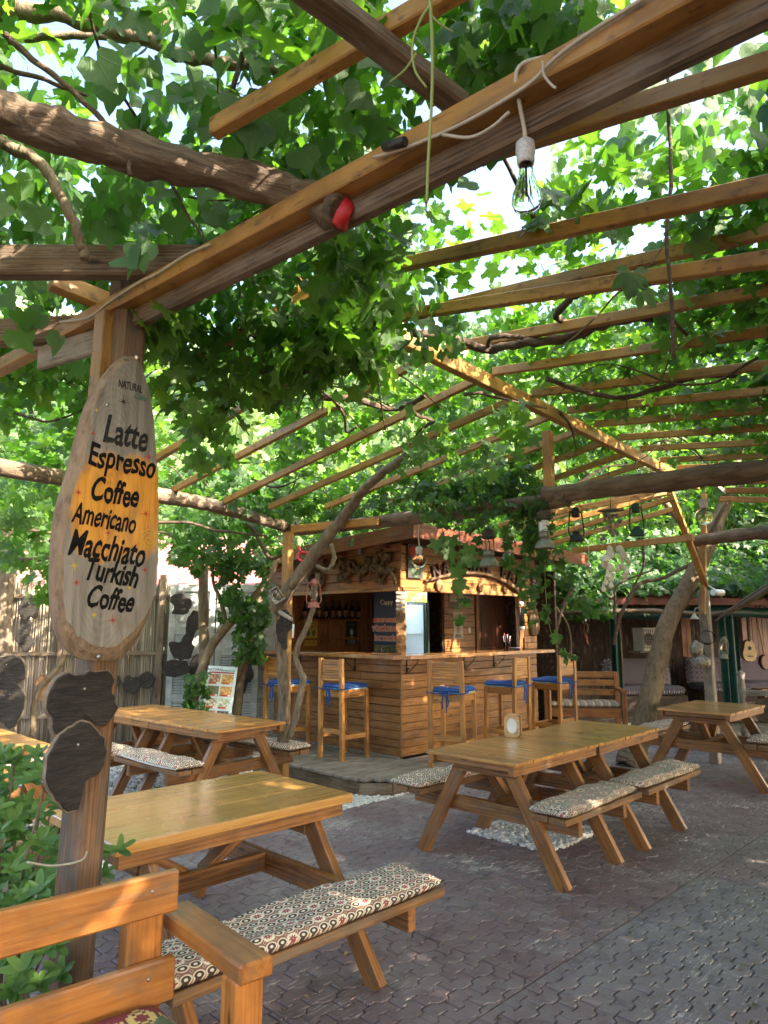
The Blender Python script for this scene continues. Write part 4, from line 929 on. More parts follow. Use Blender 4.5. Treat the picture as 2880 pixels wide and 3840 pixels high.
for z in (0.1, .44): m_ = MB(); m_.lathe([(.031, z), (.036, z), (.036, z+.055), (.031, z+.055)], 14); m_.build('collar', WHITE, cd)
for z in (.0,): m_ = MB(); m_.lathe([(0, .1), (.024, .1), (.026, .42), (0, .42)], 12); m_.build('paper_cups', CREAM, cd)
sk = empty('sink_tap', 'low dark tap and sink edge behind the left bar hatch', 'tap', tuple(bw(.32, .5, 1.288))); m_ = MB(); m_.tube(curve_pts([(-.1, .12, .0), (-.1, .12, .05), (-.04, .1, .065), (.08, .05, .06), (.1, .04, .04)], 5), .012, 8); m_.build('spout', IRON, sk); m_ = MB(); m_.lathe([(0, 0), (.05, 0), (.04, .02), (0, .02)], 12, T(-.1, .12, 0)); m_.build('tap_base', IRON, sk)
# arrow plates and slices on the corner post
ap = empty('arrow_sign_stack', 'five grey arrow shaped plates stacked on the bar corner post', 'sign', mat4=frame(bw(-.02, -.02, 1.99), (Rr+Lr).normalized()))
TIN = plain('grey_plate', (.42, .42, .38), .6, .3, 25)
for k in range(5):
    s = 1 if k % 2 else -1; m_ = MB(); m_.prism([(-.06, -.016), (.045, -.016), (.065, 0), (.045, .016), (-.06, .016), (-.045, 0)][::1] if s > 0 else [(.06, .016), (-.045, .016), (-.065, 0), (-.045, -.016), (.06, -.016), (.045, 0)][::1], .0, .008); m_.build('arrow_plate', TIN, ap, T(0, .0-.047*k, .006) @ RZ(.05*s))
for k in range(4):
    slice_thing(['dark tall slice on the bar corner post below the arrow plates', 'round ringed slice on the bar corner post, second down', 'split slice on the bar corner post, third down', 'lowest slice on the bar corner post above the counter'][k], frame(bw(-.03, -.03, 1.715-.118*k), (Rr+Lr).normalized()), .062, 70+k, ((.8, 1.15), (1, 1), (.95, 1), (1, .95))[k], None if k < 2 else (2.0+k, .5, .6), SLICE if k else DRIFT, .03, 'wood slices on the bar corner post')
bark_s = slice_thing('weathered brown slab on the plank pier at the bar\'s right end', frame(bw(2.70, -.045, 1.66), Rr), .15, 83, (.75, 1.2), None, DRIFT, .03)
# ================================================================ coffee sign on the near post
def onplane(px, py, M):
    """where the line of sight meets the plane of frame M, in its own coordinates"""
    o = Vector((0, 0, CAM_H)); d = _ray(px, py); n = M.to_3x3() @ Vector((0, 0, 1)); t = (M.translation-o).dot(n)/d.dot(n)
    return M.inverted() @ (o+d*t)
SMX = frame((-.945, 2.355, 2.03), E1)
sg = empty('coffee_sign', 'tall oval live edge wood slab painted with coffee names on the near post', 'sign', mat4=SMX)
V2 = 2880/1659
rows = [(1335, 462, 492), (1350, 440, 515), (1400, 395, 533), (1450, 362, 549), (1500, 335, 560), (1600, 300, 573), (1750, 262, 584), (1900, 218, 588), (2000, 203, 589), (2100, 196, 586), (2200, 194, 581), (2300, 200, 560), (2370, 215, 530), (2420, 243, 500), (2450, 272, 470), (2475, 320, 436)]
Lp = [onplane(a, y, SMX) for y, a, b in rows]; Rp = [onplane(b, y, SMX) for y, a, b in rows]
back = [(p.x, p.y) for p in Rp] + [(p.x, p.y) for p in reversed(Lp)]
def densify(pl, n=4):
    c = [Vector((p[0], p[1], 0)) for p in pl]; out = curve_pts(c+[c[0]], n)[:-1]; return [(p.x, p.y) for p in out]
back = densify(back, 3)
front = []; cxs = sum(p[0] for p in back)/len(back)
for x, y in back:
    s_ = .010
    if x < cxs: s_ = .026 if y < .25 else .016
    bt = max(0, min(1, (-.30-y)/.2)); nx_ = x + (s_ if x < cxs else -.010)*(1-.3*bt); ny_ = y + bt*.045 - max(0, (y-.46))*.3
    if bt > 0 and x > cxs: nx_ -= .02*bt
    front.append((nx_ + .006*mnoise.noise(Vector((x*30, y*30, 1))), ny_ + .006*mnoise.noise(Vector((x*30, y*30, 5)))))
n = len(back); sm = MB(); TH = .055
vs = [(p[0], p[1], -TH/2) for p in back] + [(p[0]*1.0 + .004*mnoise.noise(Vector((p[0]*40, p[1]*40, 0))), p[1], .0) for p in back] + [((p[0]*.45+q[0]*.55), (p[1]*.45+q[1]*.55), TH*.36+.006*mnoise.noise(Vector((p[0]*35, p[1]*35, 8)))) for p, q in zip(back, front)]
fs = [(r_*n+k, (r_+1)*n+k, (r_+1)*n+(k+1) % n, r_*n+(k+1) % n) for r_ in (0, 1) for k in range(n)] + [tuple(range(n))]
vs += [(p[0], p[1], TH/2) for p in front]; fs += [(2*n+k, 3*n+k, 3*n+(k+1) % n, 2*n+(k+1) % n) for k in range(n)]
sm.add(vs, fs); sm.build('live_edge', m_bark('live_edge', (.36, .26, .17), (.25, .17, .105), (.10, .065, .04), 1.6, .8, (9, 2.5, 9)), sg)
def m_face():
    m = NT('sign_face'); co = m.coord(); sx = m.n('ShaderNodeSeparateXYZ'); m.put(sx.inputs[0], co)
    v = m.mapping(co, (17, 1.7, 6)); g = m.noise(v, 2.2, 5, .6, .6)
    wv = m.n('ShaderNodeTexWave', wave_type='RINGS'); wv.rings_direction = 'Z'; m.put(wv.inputs['Vector'], m.mapping(co, (3.2, .9, 1), (.02, .05, 0))); wv.inputs['Scale'].default_value = 14; wv.inputs['Distortion'].default_value = 3.5; wv.inputs['Detail'].default_value = 3
    g = m.math('ADD', m.math('MULTIPLY', g, .94), m.math('MULTIPLY', wv.outputs['Fac'], .06))
    grey = m.ramp(g, [(.3, (.12, .105, .085)), (.5, (.215, .19, .155)), (.72, (.30, .27, .225))]); org = m.ramp(g, [(.3, (.36, .135, .012)), (.5, (.60, .255, .02)), (.72, (.70, .33, .04))])
    ex = m.math('DIVIDE', m.math('SUBTRACT', sx.outputs[0], .035), .17); ey = m.math('DIVIDE', m.math('SUBTRACT', sx.outputs[1], -.012), .185)
    d = m.math('ADD', m.math('POWER', m.math('ABSOLUTE', ex), 3.0), m.math('POWER', m.math('ABSOLUTE', ey), 3.0))
    d = m.math('ADD', d, m.math('MULTIPLY', m.math('SUBTRACT', m.noise(m.mapping(co, (9, 4, 4)), 1.6, 4), .5), 2.2))
    msk = m.ramp(m.math('MULTIPLY', d, .5), [(.30, (1, 1, 1)), (.60, (0, 0, 0))])
    col = m.mix(msk, grey, org); st = m.noise(m.mapping(co, (14, 5, 5)), 1.3, 4); col = m.mix(m.ramp(st, [(.52, (0, 0, 0)), (.72, (.5, .5, .5))]), col, (.11, .075, .045))
    m.bsdf(col, m.math('SUBTRACT', .75, m.math('MULTIPLY', msk, .35)), m.bump(g, .35, .004)); return m.m
fm = MB(); fm.prism(front, TH/2-.004, TH/2+.003, .0); fm.build('painted_face', m_face(), sg)
INK = plain('brush_black', (.009, .008, .008), .8, .3, 40, 0, Specular_IOR_Level=.15); INKF = plain('brush_faded', (.035, .035, .033), .8, .5, 60, 0, Specular_IOR_Level=.15)
ZF = TH/2+.0045
def word(body, l, r_, hv, mat=INK, shear=.18, off=.012, bold=True):
    a = onplane(l[0]*V2, l[1]*V2, SMX); b = onplane(r_[0]*V2, r_[1]*V2, SMX); c = (a+b)/2; d = b-a; hh = (onplane(l[0]*V2, (l[1]-hv/2)*V2, SMX)-onplane(l[0]*V2, (l[1]+hv/2)*V2, SMX)).length
    text(body, 1.0, T(c.x, c.y, ZF) @ RZ(math.atan2(d.y, d.x)), mat, sg, 'lettering', shear, .0008, 'CENTER', off, 1.0, (math.hypot(d.x, d.y), hh))
word('Latte', (218, 928), (311, 952), 60, INKF, .15, .022); word('Espresso', (183, 990), (327, 1021), 68, INK, .1, .022); word('Coffee', (190, 1056), (291, 1076), 54, INK, .15, .026)
word('Americano', (148, 1107), (285, 1133), 48, INK, .2, .018); word('Macchiato', (143, 1170), (305, 1200), 58, INK, .2, .022); word('Turkish', (178, 1228), (290, 1248), 49, INK, .2, .026); word('Coffee', (182, 1286), (281, 1302), 50, INK, .2, .026)
word('NATURAL', (248, 832), (299, 846), 17, INKF, 0, 0); word('Cafe', (282, 858), (307, 865), 13, plain('green_brush', (.02, .16, .10), .7), .3, .0)
SRED = plain('brush_red', (.36, .02, .025), .6); SYEL = plain('brush_yellow', (.55, .40, .03), .6)
for (x, y, r_, mt) in ((306, 1112, 17, SRED), (161, 1066, 10, SRED), (312, 990, 14, SRED), (235, 1340, 16, SRED), (157, 1259, 11, SRED), (304, 1232, 11, SRED), (225, 1153, 8, SRED), (152, 1223, 13, SYEL), (270, 1270, 8, SYEL), (195, 1328, 8, SYEL), (193, 940, 8, SRED), (258, 872, 17, INKF), (200, 890, 6, SYEL)):
    c = onplane(x*V2, y*V2, SMX); rr = r_*V2*2.4/FPX; mb = MB()
    for k in range(4):
        a = k*math.pi/4+.1; L = rr*(1 if k % 2 == 0 else .62); d = Vector((math.cos(a), math.sin(a))); q = Vector((-d.y, d.x))*.0016
        mb.add([(d.x*L, d.y*L, .0003*k), (q.x, q.y, .0003*k), (-d.x*L, -d.y*L, .0003*k), (-q.x, -q.y, .0003*k)], [(0, 1, 2, 3)])
    mb.build('painted_star', mt, sg, T(c.x, c.y, ZF-.0006))
c = onplane(313*V2, 1167*V2, SMX); mb = MB(); mb.tube([(.003*k**.75*math.cos(k*.55), .003*k**.75*math.sin(k*.55), 0) for k in range(32)], .0016, 5); mb.build('painted_spiral', SYEL, sg, T(c.x, c.y, ZF-.001))
for (x, y) in ((388, 1526), (356, 2462)):
    c = onplane(x, y, SMX); mb = MB(); mb.lathe([(0, .004), (.006, .003), (.007, 0)], 10); mb.build('screw', MAT['steel'], sg, T(c.x, c.y, ZF-.002))
# slices on the near post
PMX = frame(SPX + Vector((.715, -.70, 0)).normalized()*.072 + UP*1.0, E1)
c = onplane(297, 2640, PMX); slice_thing('broad charred wood slice with ragged notch on the near post under the sign', PMX @ T(c.x, c.y, 0), .115, 5.5, (1.0, 1.0), (-1.4, .5, .72), BURNT, .035, 'charred slices on the near post', rim=RIM)
c = onplane(270, 2858, PMX); slice_thing('long charred wood slice on the near post, lower of the two', PMX @ T(c.x, c.y, .02) @ RZ(.08), .112, 9.1, (.86, 1.22), (-.95, .55, .52), BURNT, .03, 'charred slices on the near post', rim=RIM)
rope = MB(); rc_ = [onplane(90, 3225, PMX), onplane(200, 3245, PMX), onplane(300, 3225, PMX), onplane(325, 3190, PMX)]
rope.tube(curve_pts([PMX @ (p + Vector((0, 0, .006 if i else .03))) for i, p in enumerate(rc_)], 8), .0035, 6); tag(rope.build('wire_tie', plain('pale_wire', (.42, .38, .32), .6)), 'thin pale wire looped across the near post above the bench', 'wire')
# ================================================================ lanterns, bulbs and hanging things
def lantern(label, px, top, bot, y, col, glass, rust=None, tilt=0.0, hang=.12, group='old lanterns hung under the log beam', wire=True):
    t_ = A(px, top, y); b_ = A(px, bot, y); H = (t_-b_).length
    m = plain('lantern_' + label.split()[0] + str(px), col, .5, .35, 40, .3)
    L = empty('lantern', label, 'lantern', mat4=Matrix.Translation(b_) @ Matrix.Rotation(tilt, 4, 'Y') @ RZ(.3) @ Matrix.Scale(H, 4), group=group)
    q = MB(); q.lathe([(0, 0), (.20, 0), (.205, .03), (.185, .05), (.175, .16), (.12, .19), (.085, .20), (0, .20)], 20); q.build('fuel_tank', m, L)
    q = MB(); q.lathe([(.085, .20), (.105, .235), (.105, .26), (.06, .28), (0, .28)], 16); q.build('burner', m, L)
    if glass:
        q = MB(); q.lathe([(.07, .27), (.115, .36), (.125, .44), (.09, .58), (.075, .66)], 18); q.build('globe', GLASS if glass == 1 else WHITE, L)
    q = MB(); q.lathe([(.09, .655), (.115, .67), (.105, .74), (.12, .76), (.125, .80), (.095, .83), (.10, .88), (.05, .92), (0, .93)], 18); q.build('hood', m, L)
    for s in (-1, 1):
        q = MB(); q.tube(curve_pts([(s*.13, 0, .12), (s*.21, 0, .17), (s*.235, 0, .28), (s*.215, 0, .5), (s*.19, 0, .72), (s*.16, 0, .80), (s*.11, 0, .80)], 6), .022, 8); q.build('side_tube', m, L)
    q = MB(); q.tube(curve_pts([(.10, .09, .30), (.125, .0, .42), (.10, -.09, .55)], 5), .006, 5); q.tube(curve_pts([(-.10, -.09, .30), (-.125, .0, .42), (-.1, .09, .55)], 5), .006, 5); q.build('globe_guard', m, L)
    if wire:
        q = MB(); q.tube(curve_pts([(-.2, 0, .74), (-.17, 0, 1.0), (0, 0, 1.0+hang), (.17, 0, 1.0), (.2, 0, .74)], 6), .008, 5); q.tube([(0, 0, 1.0+hang), (0, 0, 1.0+hang+.35)], .006, 5); q.build('bail_handle', IRON, L)
    return L
lantern('rusty red lantern hanging from the leaning vine trunk before the bar', 1176, 2162, 2280, 6.75, (.34, .115, .085), 1, hang=.3)
lantern('black lantern hanging under the log beam beside the white glass one', 2163, 1893, 2030, 5.3, (.018, .019, .02), 0)
lantern('dark green lantern hanging under the log beam right of the shell chime', 2390, 1877, 2010, 5.0, (.02, .075, .05), 0)
def pressure(label, px, top, bot, y, glassy, g='old lanterns hung under the log beam'):
    t_ = A(px, top, y); b_ = A(px, bot, y); H = (t_-b_).length; m = plain('tin_' + str(px), (.30, .30, .25), .45, .3, 35, .2, Metallic=.4)
    L = empty('lantern', label, 'lantern', mat4=Matrix.Translation(b_) @ Matrix.Scale(H, 4), group=g)
    q = MB(); q.lathe([(0, 0), (.235, 0), (.24, .025), (.225, .10), (.16, .21), (.10, .245), (0, .25)], 22); q.build('fuel_tank', m, L)
    q = MB(); q.lathe([(.10, .245), (.14, .29), (.145, .33), (.13, .345), (.14, .40), (.17, .42), (.12, .425), (0, .43)], 18); q.build('burner_gallery', m, L)
    if glassy: q = MB(); q.lathe([(.12, .42), (.125, .5), (.125, .68), (.11, .70)], 18); q.build('mantle_glass', WHITE, L)
    else:
        for a in (0, 2.1, 4.2): q = MB(); q.tube([(.13*math.cos(a), .13*math.sin(a), .42), (.13*math.cos(a), .13*math.sin(a), .70)], .012, 6); q.build('frame_rod', m, L)
        q = MB(); q.tube([(.02, 0, .42), (.03, 0, .6), (-.02, 0, .7)], .02, 6); q.build('vaporiser', m, L)
    q = MB(); q.lathe([(.13, .69), (.19, .72), (.20, .75), (.16, .77), (.16, .83), (.19, .86), (.13, .91), (.06, .95), (0, .96)], 20); q.build('hood', plain('hood_' + str(px), (.10, .085, .06), .6, .4, 30), L)
    q = MB(); q.tube([(0, 0, .95), (0, 0, 1.35)], .008, 5); q.tube(curve_pts([(-.18, 0, .74), (-.15, 0, .95), (0, 0, 1.1), (.15, 0, .95), (.18, 0, .74)], 5), .008, 5); q.build('bail_handle', IRON, L)
pressure('grey pressure lantern with stained tank hanging before the carved bar sign', 1834, 1975, 2125, 5.75, False)
pressure('pressure lantern with white glass half behind hanging creeper', 2043, 1905, 2058, 5.4, True)
pressure('pale pressure lantern partly hidden in creeper beside the bar eave', 1905, 2000, 2100, 6.3, True)
AMB = NT('bulb_glass'); AMB.bsdf((1, .97, .90), .02, Transmission_Weight=1.0, IOR=1.12); AMB = AMB.m
FIL = plain('filament', (.55, .35, .10), .4, .1)
PORC = plain('porcelain', (.62, .62, .58), .35, .2, 30)
def bulb(label, px, top, bot, y, shape='pear', cable=None, sock=.33):
    t_ = A(px, top, y); b_ = A(px, bot, y); H = (t_-b_).length
    L = empty('light_bulb', label, 'light bulb', mat4=Matrix.Translation(b_) @ Matrix.Scale(H, 4), group='bare bulbs hung on cables')
    g1 = 1-sock; q = MB()
    if shape == 'pear': pr_ = [(0, .0), (.10, .008), (.17, .05), (.195, .13), (.18, .24), (.13, .38), (.095, .50), (.085, g1)]
    else: pr_ = [(.33*math.sin(a)+.0, .33-.33*math.cos(a)) for a in np.linspace(0, 2.75, 12)] + [(.11, g1)]
    q.lathe(pr_, 24); q.build('glass_bulb', AMB, L)
    q = MB()
    r0 = .06 if shape == 'pear' else .10
    for k in range(6): a = k*1.047; q.tube([(r0*math.cos(a), r0*math.sin(a), .17+.1*(shape != 'pear')), (r0*.6*math.cos(a+.5), r0*.6*math.sin(a+.5), .40)], .006, 4)
    q.tube([(0, 0, .2), (0, 0, g1)], .012, 6); q.build('filament', FIL, L)
    s0 = .115 if shape == 'pear' else .155
    q = MB(); q.lathe([(0, g1-.02), (s0*.9, g1-.02), (s0, g1+.03), (s0, g1+sock*.35), (s0*1.1, g1+sock*.42), (s0*1.05, g1+sock*.85), (s0*.6, 1), (0, 1.0)], 18); q.build('lamp_holder', PORC, L)
    if cable:
        q = MB(); Mi = L.matrix_basis.inverted(); q.tube(curve_pts([(0, 0, .99)] + [Mi @ p for p in cable], 8), .005/H, 7); q.build('cable', plain('white_cable', (.60, .56, .46), .5) if 'white_cable' not in MAT else MAT['white_cable'], L)
    return L
bt = A(1968, 525, 1.42)
bulb('large clear pear shaped bulb hanging from the near beam', 1978, 525, 792, 1.42, 'pear', [A(1966, 480, 1.42), A(1950, 400, 1.40), A(1935, 290, 1.37), A(1960, 240, 1.36), A(2040, 215, 1.36)])
bulb('round amber bulb in white holder on the log beam at the right', 2643, 1872, 1968, 4.75, 'globe', [A(2640, 1840, 4.75), A(2655, 1790, 4.75)])
bulb('round bulb hanging before the driftwood corner of the bar', 1572, 2050, 2130, 6.3, 'globe', [A(1570, 2000, 6.3), A(1575, 1950, 6.3)])
bulb('small round bulb hanging beyond the bar eave', 2210, 2110, 2156, 9.6, 'globe', [A(2208, 2080, 9.6), A(2207, 2050, 9.6)])
# white cables clipped along the near beam
cs_ = plain('grey_cable', (.50, .45, .36), .55)
def onbeam(px, py, off=.034):
    d = _ray(px, py); o = Vector((0, 0, CAM_H)); nn = nside; t = (n0+nside*off-o).dot(nn)/d.dot(nn); return o+d*t
for lab, pts, off, rr in (('pale cable clipped along the left half of the near beam', ((225, 1208), (330, 1190), (420, 1125), (520, 1060), (600, 1020), (700, 955), (790, 915)), .034, .0045), ('long pale cable clipped along the right half of the near beam', ((1400, 590), (1520, 555), (1700, 480), (1850, 400), (1990, 310), (2080, 220), (2200, 130), (2420, -10)), .034, .0045),
        ('short cable sagging below the near beam beside the bulb', ((1660, 505), (1760, 515), (1840, 480), (1910, 420)), .036, .004), ('loose cable tie end curling off the near beam', ((2035, 230), (2040, 280), (2070, 320), (2085, 330)), .05, .003)):
    cb = MB(); cb.tube(curve_pts([onbeam(x, y, off) for x, y in pts], 6), rr, 6); tag(cb.build('power_cable', cs_), lab, 'cable')
jt = MB(); jt.tube([onbeam(1440, 550, .05), onbeam(1520, 530, .05)], .012, 8); tag(jt.build('cable_joint', IRON), 'taped black cable joint on the near steel beam', 'cable joint')
# shell wind chime
wc = empty('shell_chime', 'wind chime of pale shells hanging between two lanterns', 'wind chime', mat4=Matrix.Translation(A(2290, 1915, 5.15)) @ Matrix.Scale(1.3, 4)); SH = plain('shell_white', (.82, .76, .64), .4, .12, 40); SHD = plain('shell_grey', (.30, .25, .21), .6, .3, 40)
q = MB(); q.lathe([(0, .012), (.05, .008), (.075, 0), (.05, -.004)], 16); q.build('top_disc', W_GREY, wc)
r_ = random.Random(3)
for k in range(26):
    a = r_.uniform(0, 6.28); rr = r_.uniform(.01, .06); q = MB(); q.lathe([(0, .012), (.009, .006), (.011, -.002), (.006, -.010), (0, -.012)], 8, T(rr*math.cos(a), rr*math.sin(a), -.04-.008*k*.9 if k < 18 else -.03)); q.build('small_shell', SHD, wc)
for s, (dx, m_) in enumerate(((-.03, 13), (.055, 9))):
    for k in range(m_):
        zz = -.22-.018*k; xx = dx+r_.uniform(-.03, .03); yy = r_.uniform(-.02, .02)
        q = MB()
        if k < m_*.55: q.lathe([(0, .003), (.018, .002), (.024, 0), (.018, -.002), (0, -.003)], 12, T(xx, yy, zz) @ RZ(r_.uniform(0, 3)) @ Matrix.Rotation(math.pi/2+r_.uniform(-.4, .4), 4, 'X'))
        else: q.lathe([(0, .03), (.006, .02), (.010, 0), (.016, -.012), (.010, -.022), (0, -.026)], 10, T(xx, yy, zz))
        q.build('shell', SH, wc)
q = MB(); q.tube([(0, 0, .0), (0, 0, .26)], .0025, 5); q.build('string', IRON, wc)
# odd things on the left corner post and the right timber post
saw = empty('toy_saw', 'red plastic toy saw grip caught behind the leaning vine trunk', 'toy', mat4=frame(A(1135, 2090, 7.0), (1, 0, 0))); PINK = plain('red_plastic', (.62, .045, .075), .4, .08)
q = MB(); outl = [(-.045, -.02), (-.05, .02), (-.03, .045), (.02, .05), (.055, .045), (.06, .0), (.05, -.05), (.02, -.065), (-.01, -.035)]
inn = [(-.028, -.008), (-.028, .016), (.0, .024), (.028, .02), (.026, -.006), (.0, -.016)]
q.tube(curve_pts([Vector((x, y, 0)) for x, y in outl + [outl[0]]], 3), .013, 8); q.prism([(.01, -.06), (.055, -.05), (.06, .04), (.03, .03), (.03, -.01)], -.012, .012); q.build('grip', PINK, saw)
q = MB(); q.tube([(-.02, .04, 0), (-.045, .12, 0)], [.018, .010], 8); q.build('horn', PINK, saw)
bf = empty('wire_cage', 'small tilted wire and glass cage on the corner post', 'cage', mat4=Matrix.Translation(A(1035, 2235, 6.9)) @ Matrix.Rotation(-.6, 4, 'Y') @ RZ(.4))
for sx in (-1, 1):
    for sy in (-1, 1): q = MB(); q.tube([(sx*.045, sy*.045, -.07), (sx*.045, sy*.045, .07)], .005, 5); q.build('corner_rod', GREYP, bf)
for z in (-.07, .07): box('plate', (0, 0, z), (.11, .11, .012), GREYP, bf)
box('pane', (0, .044, 0), (.085, .003, .13), GLASS, bf, None, .0005)
an = slice_thing('charred hooked slice with peg hanging on the left corner post', frame(A(1072, 2360, 6.95), (.9, -.3, 0)), .12, 12.7, (.72, 1.5), (-.55, .7, .68), BURNT, .03)
q = MB(); q.tube([(-.06, .17, .03), (.09, .09, .05)], [.022, .018], 8); q.build('peg', W_GREY, an); q = MB(); q.tube([(.10, .05, .04), (.095, -.08, .04)], .010, 6); q.build('candle', WHITE, an)
camr = empty('security_camera', 'white security camera under the shed roof by the right timber post', 'camera', tuple(A(2690, 2222, 11.4)), .5)
q = MB(); q.tube([(-.11, 0, 0), (.13, 0, 0)], .05, 14); q.build('housing', WHITE, camr); q = MB(); q.tube([(.131, 0, 0), (.137, 0, 0)], .042, 14); q.build('lens', BLACK, camr); q = MB(); q.tube([(-.06, 0, .05), (-.2, .1, .16)], .012, 8); q.build('bracket_arm', WHITE, camr)
lantern('grey tin lantern tied to the right timber post', 2712, 2380, 2470, 8.5, (.30, .30, .26), 1, tilt=.12, hang=.2, group='old tins and lanterns on the right timber post')
sl_ = empty('shower_lamp', 'bent tube lamp with bell shade on the right timber post', 'lamp', tuple(A(2610, 2310, 8.55)))
q = MB(); q.tube(curve_pts([(.13, 0, -.16), (.12, 0, -.02), (.06, 0, .08), (.0, 0, .09), (-.02, 0, .02)], 6), .009, 7); q.build('gooseneck', GREYP, sl_); q = MB(); q.lathe([(.015, .03), (.025, .0), (.055, -.035), (.052, -.037), (0, -.01)], 16, T(-.02, 0, .0)); q.build('bell_shade', PORC, sl_)
def pot(label, px, py, y, w_, h_):
    t = empty('old_kettle', label, 'kettle', tuple(A(px, py, y)), .4, 'old tins and lanterns on the right timber post'); m = plain('enamel_' + str(py), (.33, .31, .27), .55, .4, 25, .4)
    q = MB(); q.lathe([(0, 0), (w_*.42, 0), (w_*.5, h_*.25), (w_*.5, h_*.55), (w_*.35, h_*.8), (w_*.2, h_*.86), (w_*.2, h_*.92), (.01, h_), (0, h_)], 18); q.build('body', m, t)
    q = MB(); q.tube(curve_pts([(w_*.42, 0, h_*.3), (w_*.65, 0, h_*.5), (w_*.72, 0, h_*.8)], 4), [.018]*4+[.015]*4+[.012], 8); q.build('spout', m, t); q = MB(); q.tube(curve_pts([(-w_*.4, 0, h_*.7), (-w_*.3, 0, h_*1.3), (w_*.2, 0, h_*1.35), (w_*.4, 0, h_*.75)], 5), .006, 6); q.build('wire_handle', IRON, t)
pot('round old kettle hanging on the right timber post', 2612, 2455, 8.5, .15, .17); pot('wide pierced enamel pot hanging lowest on the right timber post', 2630, 2500, 8.48, .22, .14)
fan_ = empty('wire_coil', 'coil of dark wire hung on the right timber post', 'wire coil', mat4=frame(A(2652, 2390, 8.55), (1, 0, 0))); q = MB()
for k in range(5): q.tube(curve_pts([(.085*math.cos(a)*(1+.05*k), .085*math.sin(a)*(1-.04*k), .006*k) for a in np.linspace(0, 6.28, 14)], 2), .004, 5)
q.build('loops', IRON, fan_)
# ================================================================ left background: reed fence, shutters, roofs
FA = Vector((-5.6, 9.25, 0)); FB = Vector((-2.93, 9.72, 0))
fence = empty('reed_fence', 'upright grey reed fence behind the gravel tables', 'fence', tuple(FB), math.atan2(FB.y-FA.y, FB.x-FA.x)+math.pi)
def m_reed():
    m = NT('reed'); co = m.coord(); rnd = m.objrand(); n = m.noise(m.mapping(co, (1, 30, 30)), 3, 3); nod = m.voro(m.mapping(co, (5.5, 0, 0), m.math('MULTIPLY', rnd, 9.0)), 1.0)
    col = m.ramp(m.math('ADD', m.math('MULTIPLY', rnd, .6), m.math('MULTIPLY', n, .4)), [(.15, (.09, .07, .05)), (.45, (.20, .165, .12)), (.8, (.32, .275, .21))])
    col = m.mix(m.ramp(nod, [(.02, (.8, .8, .8)), (.06, (0, 0, 0))]), col, (.05, .035, .025)); m.bsdf(col, .75, m.bump(n, .3, .003)); return m.m
REED = m_reed(); rr = random.Random(4); nre = 178; step = (FB-FA).length/nre
rmes = []
for k in range(6):
    q = MB(); L = 2.05+.03*k; pts = [(L*i/6, .006*math.sin(i*1.7+k), .006*math.cos(i*1.3+k)) for i in range(7)]; q.tube(pts, [.0088+.0012*(i % 2) for i in range(7)], 6); me = newmesh('reed', q.v, q.f, True); me.materials.append(REED); rmes.append(me)
for k in range(nre):
    x = step*(k+.5); M = Matrix.Translation((x, rr.uniform(-.014, .014), .02+rr.uniform(0, .12))) @ Matrix.Rotation(-math.pi/2, 4, 'Y') @ Matrix.Rotation(rr.uniform(-.012, .012), 4, 'Z') @ Matrix.Rotation(rr.uniform(0, 6), 4, 'X')
    o = link('reed', rmes[k % 6], None, fence, M)
for z in (.45, 1.25, 2.0): board('rail', (0, .045, z), ((FB-FA).length, .045, z), .03, .05, W_OLD, fence)
for x in (.1, 1.35, 2.6): board('post', (x, .09, 0), (x, .09, 2.3), .08, .08, W_OLD, fence, Vector((0, 1, 0)))
# weathered louvred shutters
SHU = plain('shutter_paint', (.40, .435, .42), .7, .22, 7, .3)
def shutter(label, p, rz, wd=.60, ht=2.12, lean=0):
    t = empty('louvred_shutter', label, 'shutter', mat4=Matrix.Translation(p) @ RZ(rz) @ Matrix.Rotation(lean, 4, 'X'), group='old shutters beside the bar')
    for s in (-1, 1): board('stile', (s*(wd/2-.04), 0, 0), (s*(wd/2-.04), 0, ht), .08, .035, SHU, t, Vector((0, 1, 0)))
    for z in (.05, .62, 1.22, 1.50, ht-.05): board('rail', (-wd/2+.08, 0, z), (wd/2-.08, 0, z), .034, .1, SHU, t)
    for a, b_ in ((.11, .57), (.67, 1.17)):
        k = a+.02
        while k < b_: 
            board('louvre_slat', (-wd/2+.08, 0, k), (wd/2-.08, 0, k), .034, .008, SHU, t, Vector((0, -.75, .66)), .001); k += .036
    box('panel', (0, .006, 1.36), (wd-.16, .012, .2), SHU, t); box('panel', (0, .006, 1.80), (wd-.16, .012, .5), SHU, t); box('raised_field', (0, -.004, 1.80), (wd-.26, .014, .38), SHU, t, None, .008)
    return t
shutter('white louvred shutter next to the reed fence', Vector((-2.60, 9.62, .05)), .16)
shutter('white louvred shutter between the two forked trunks', Vector((-2.0, 9.72, .05)), .10, .58)
shutter('white louvred shutter against the bar\'s plank end', Vector((-1.62, 9.98-.12, .08)), .06, .36)
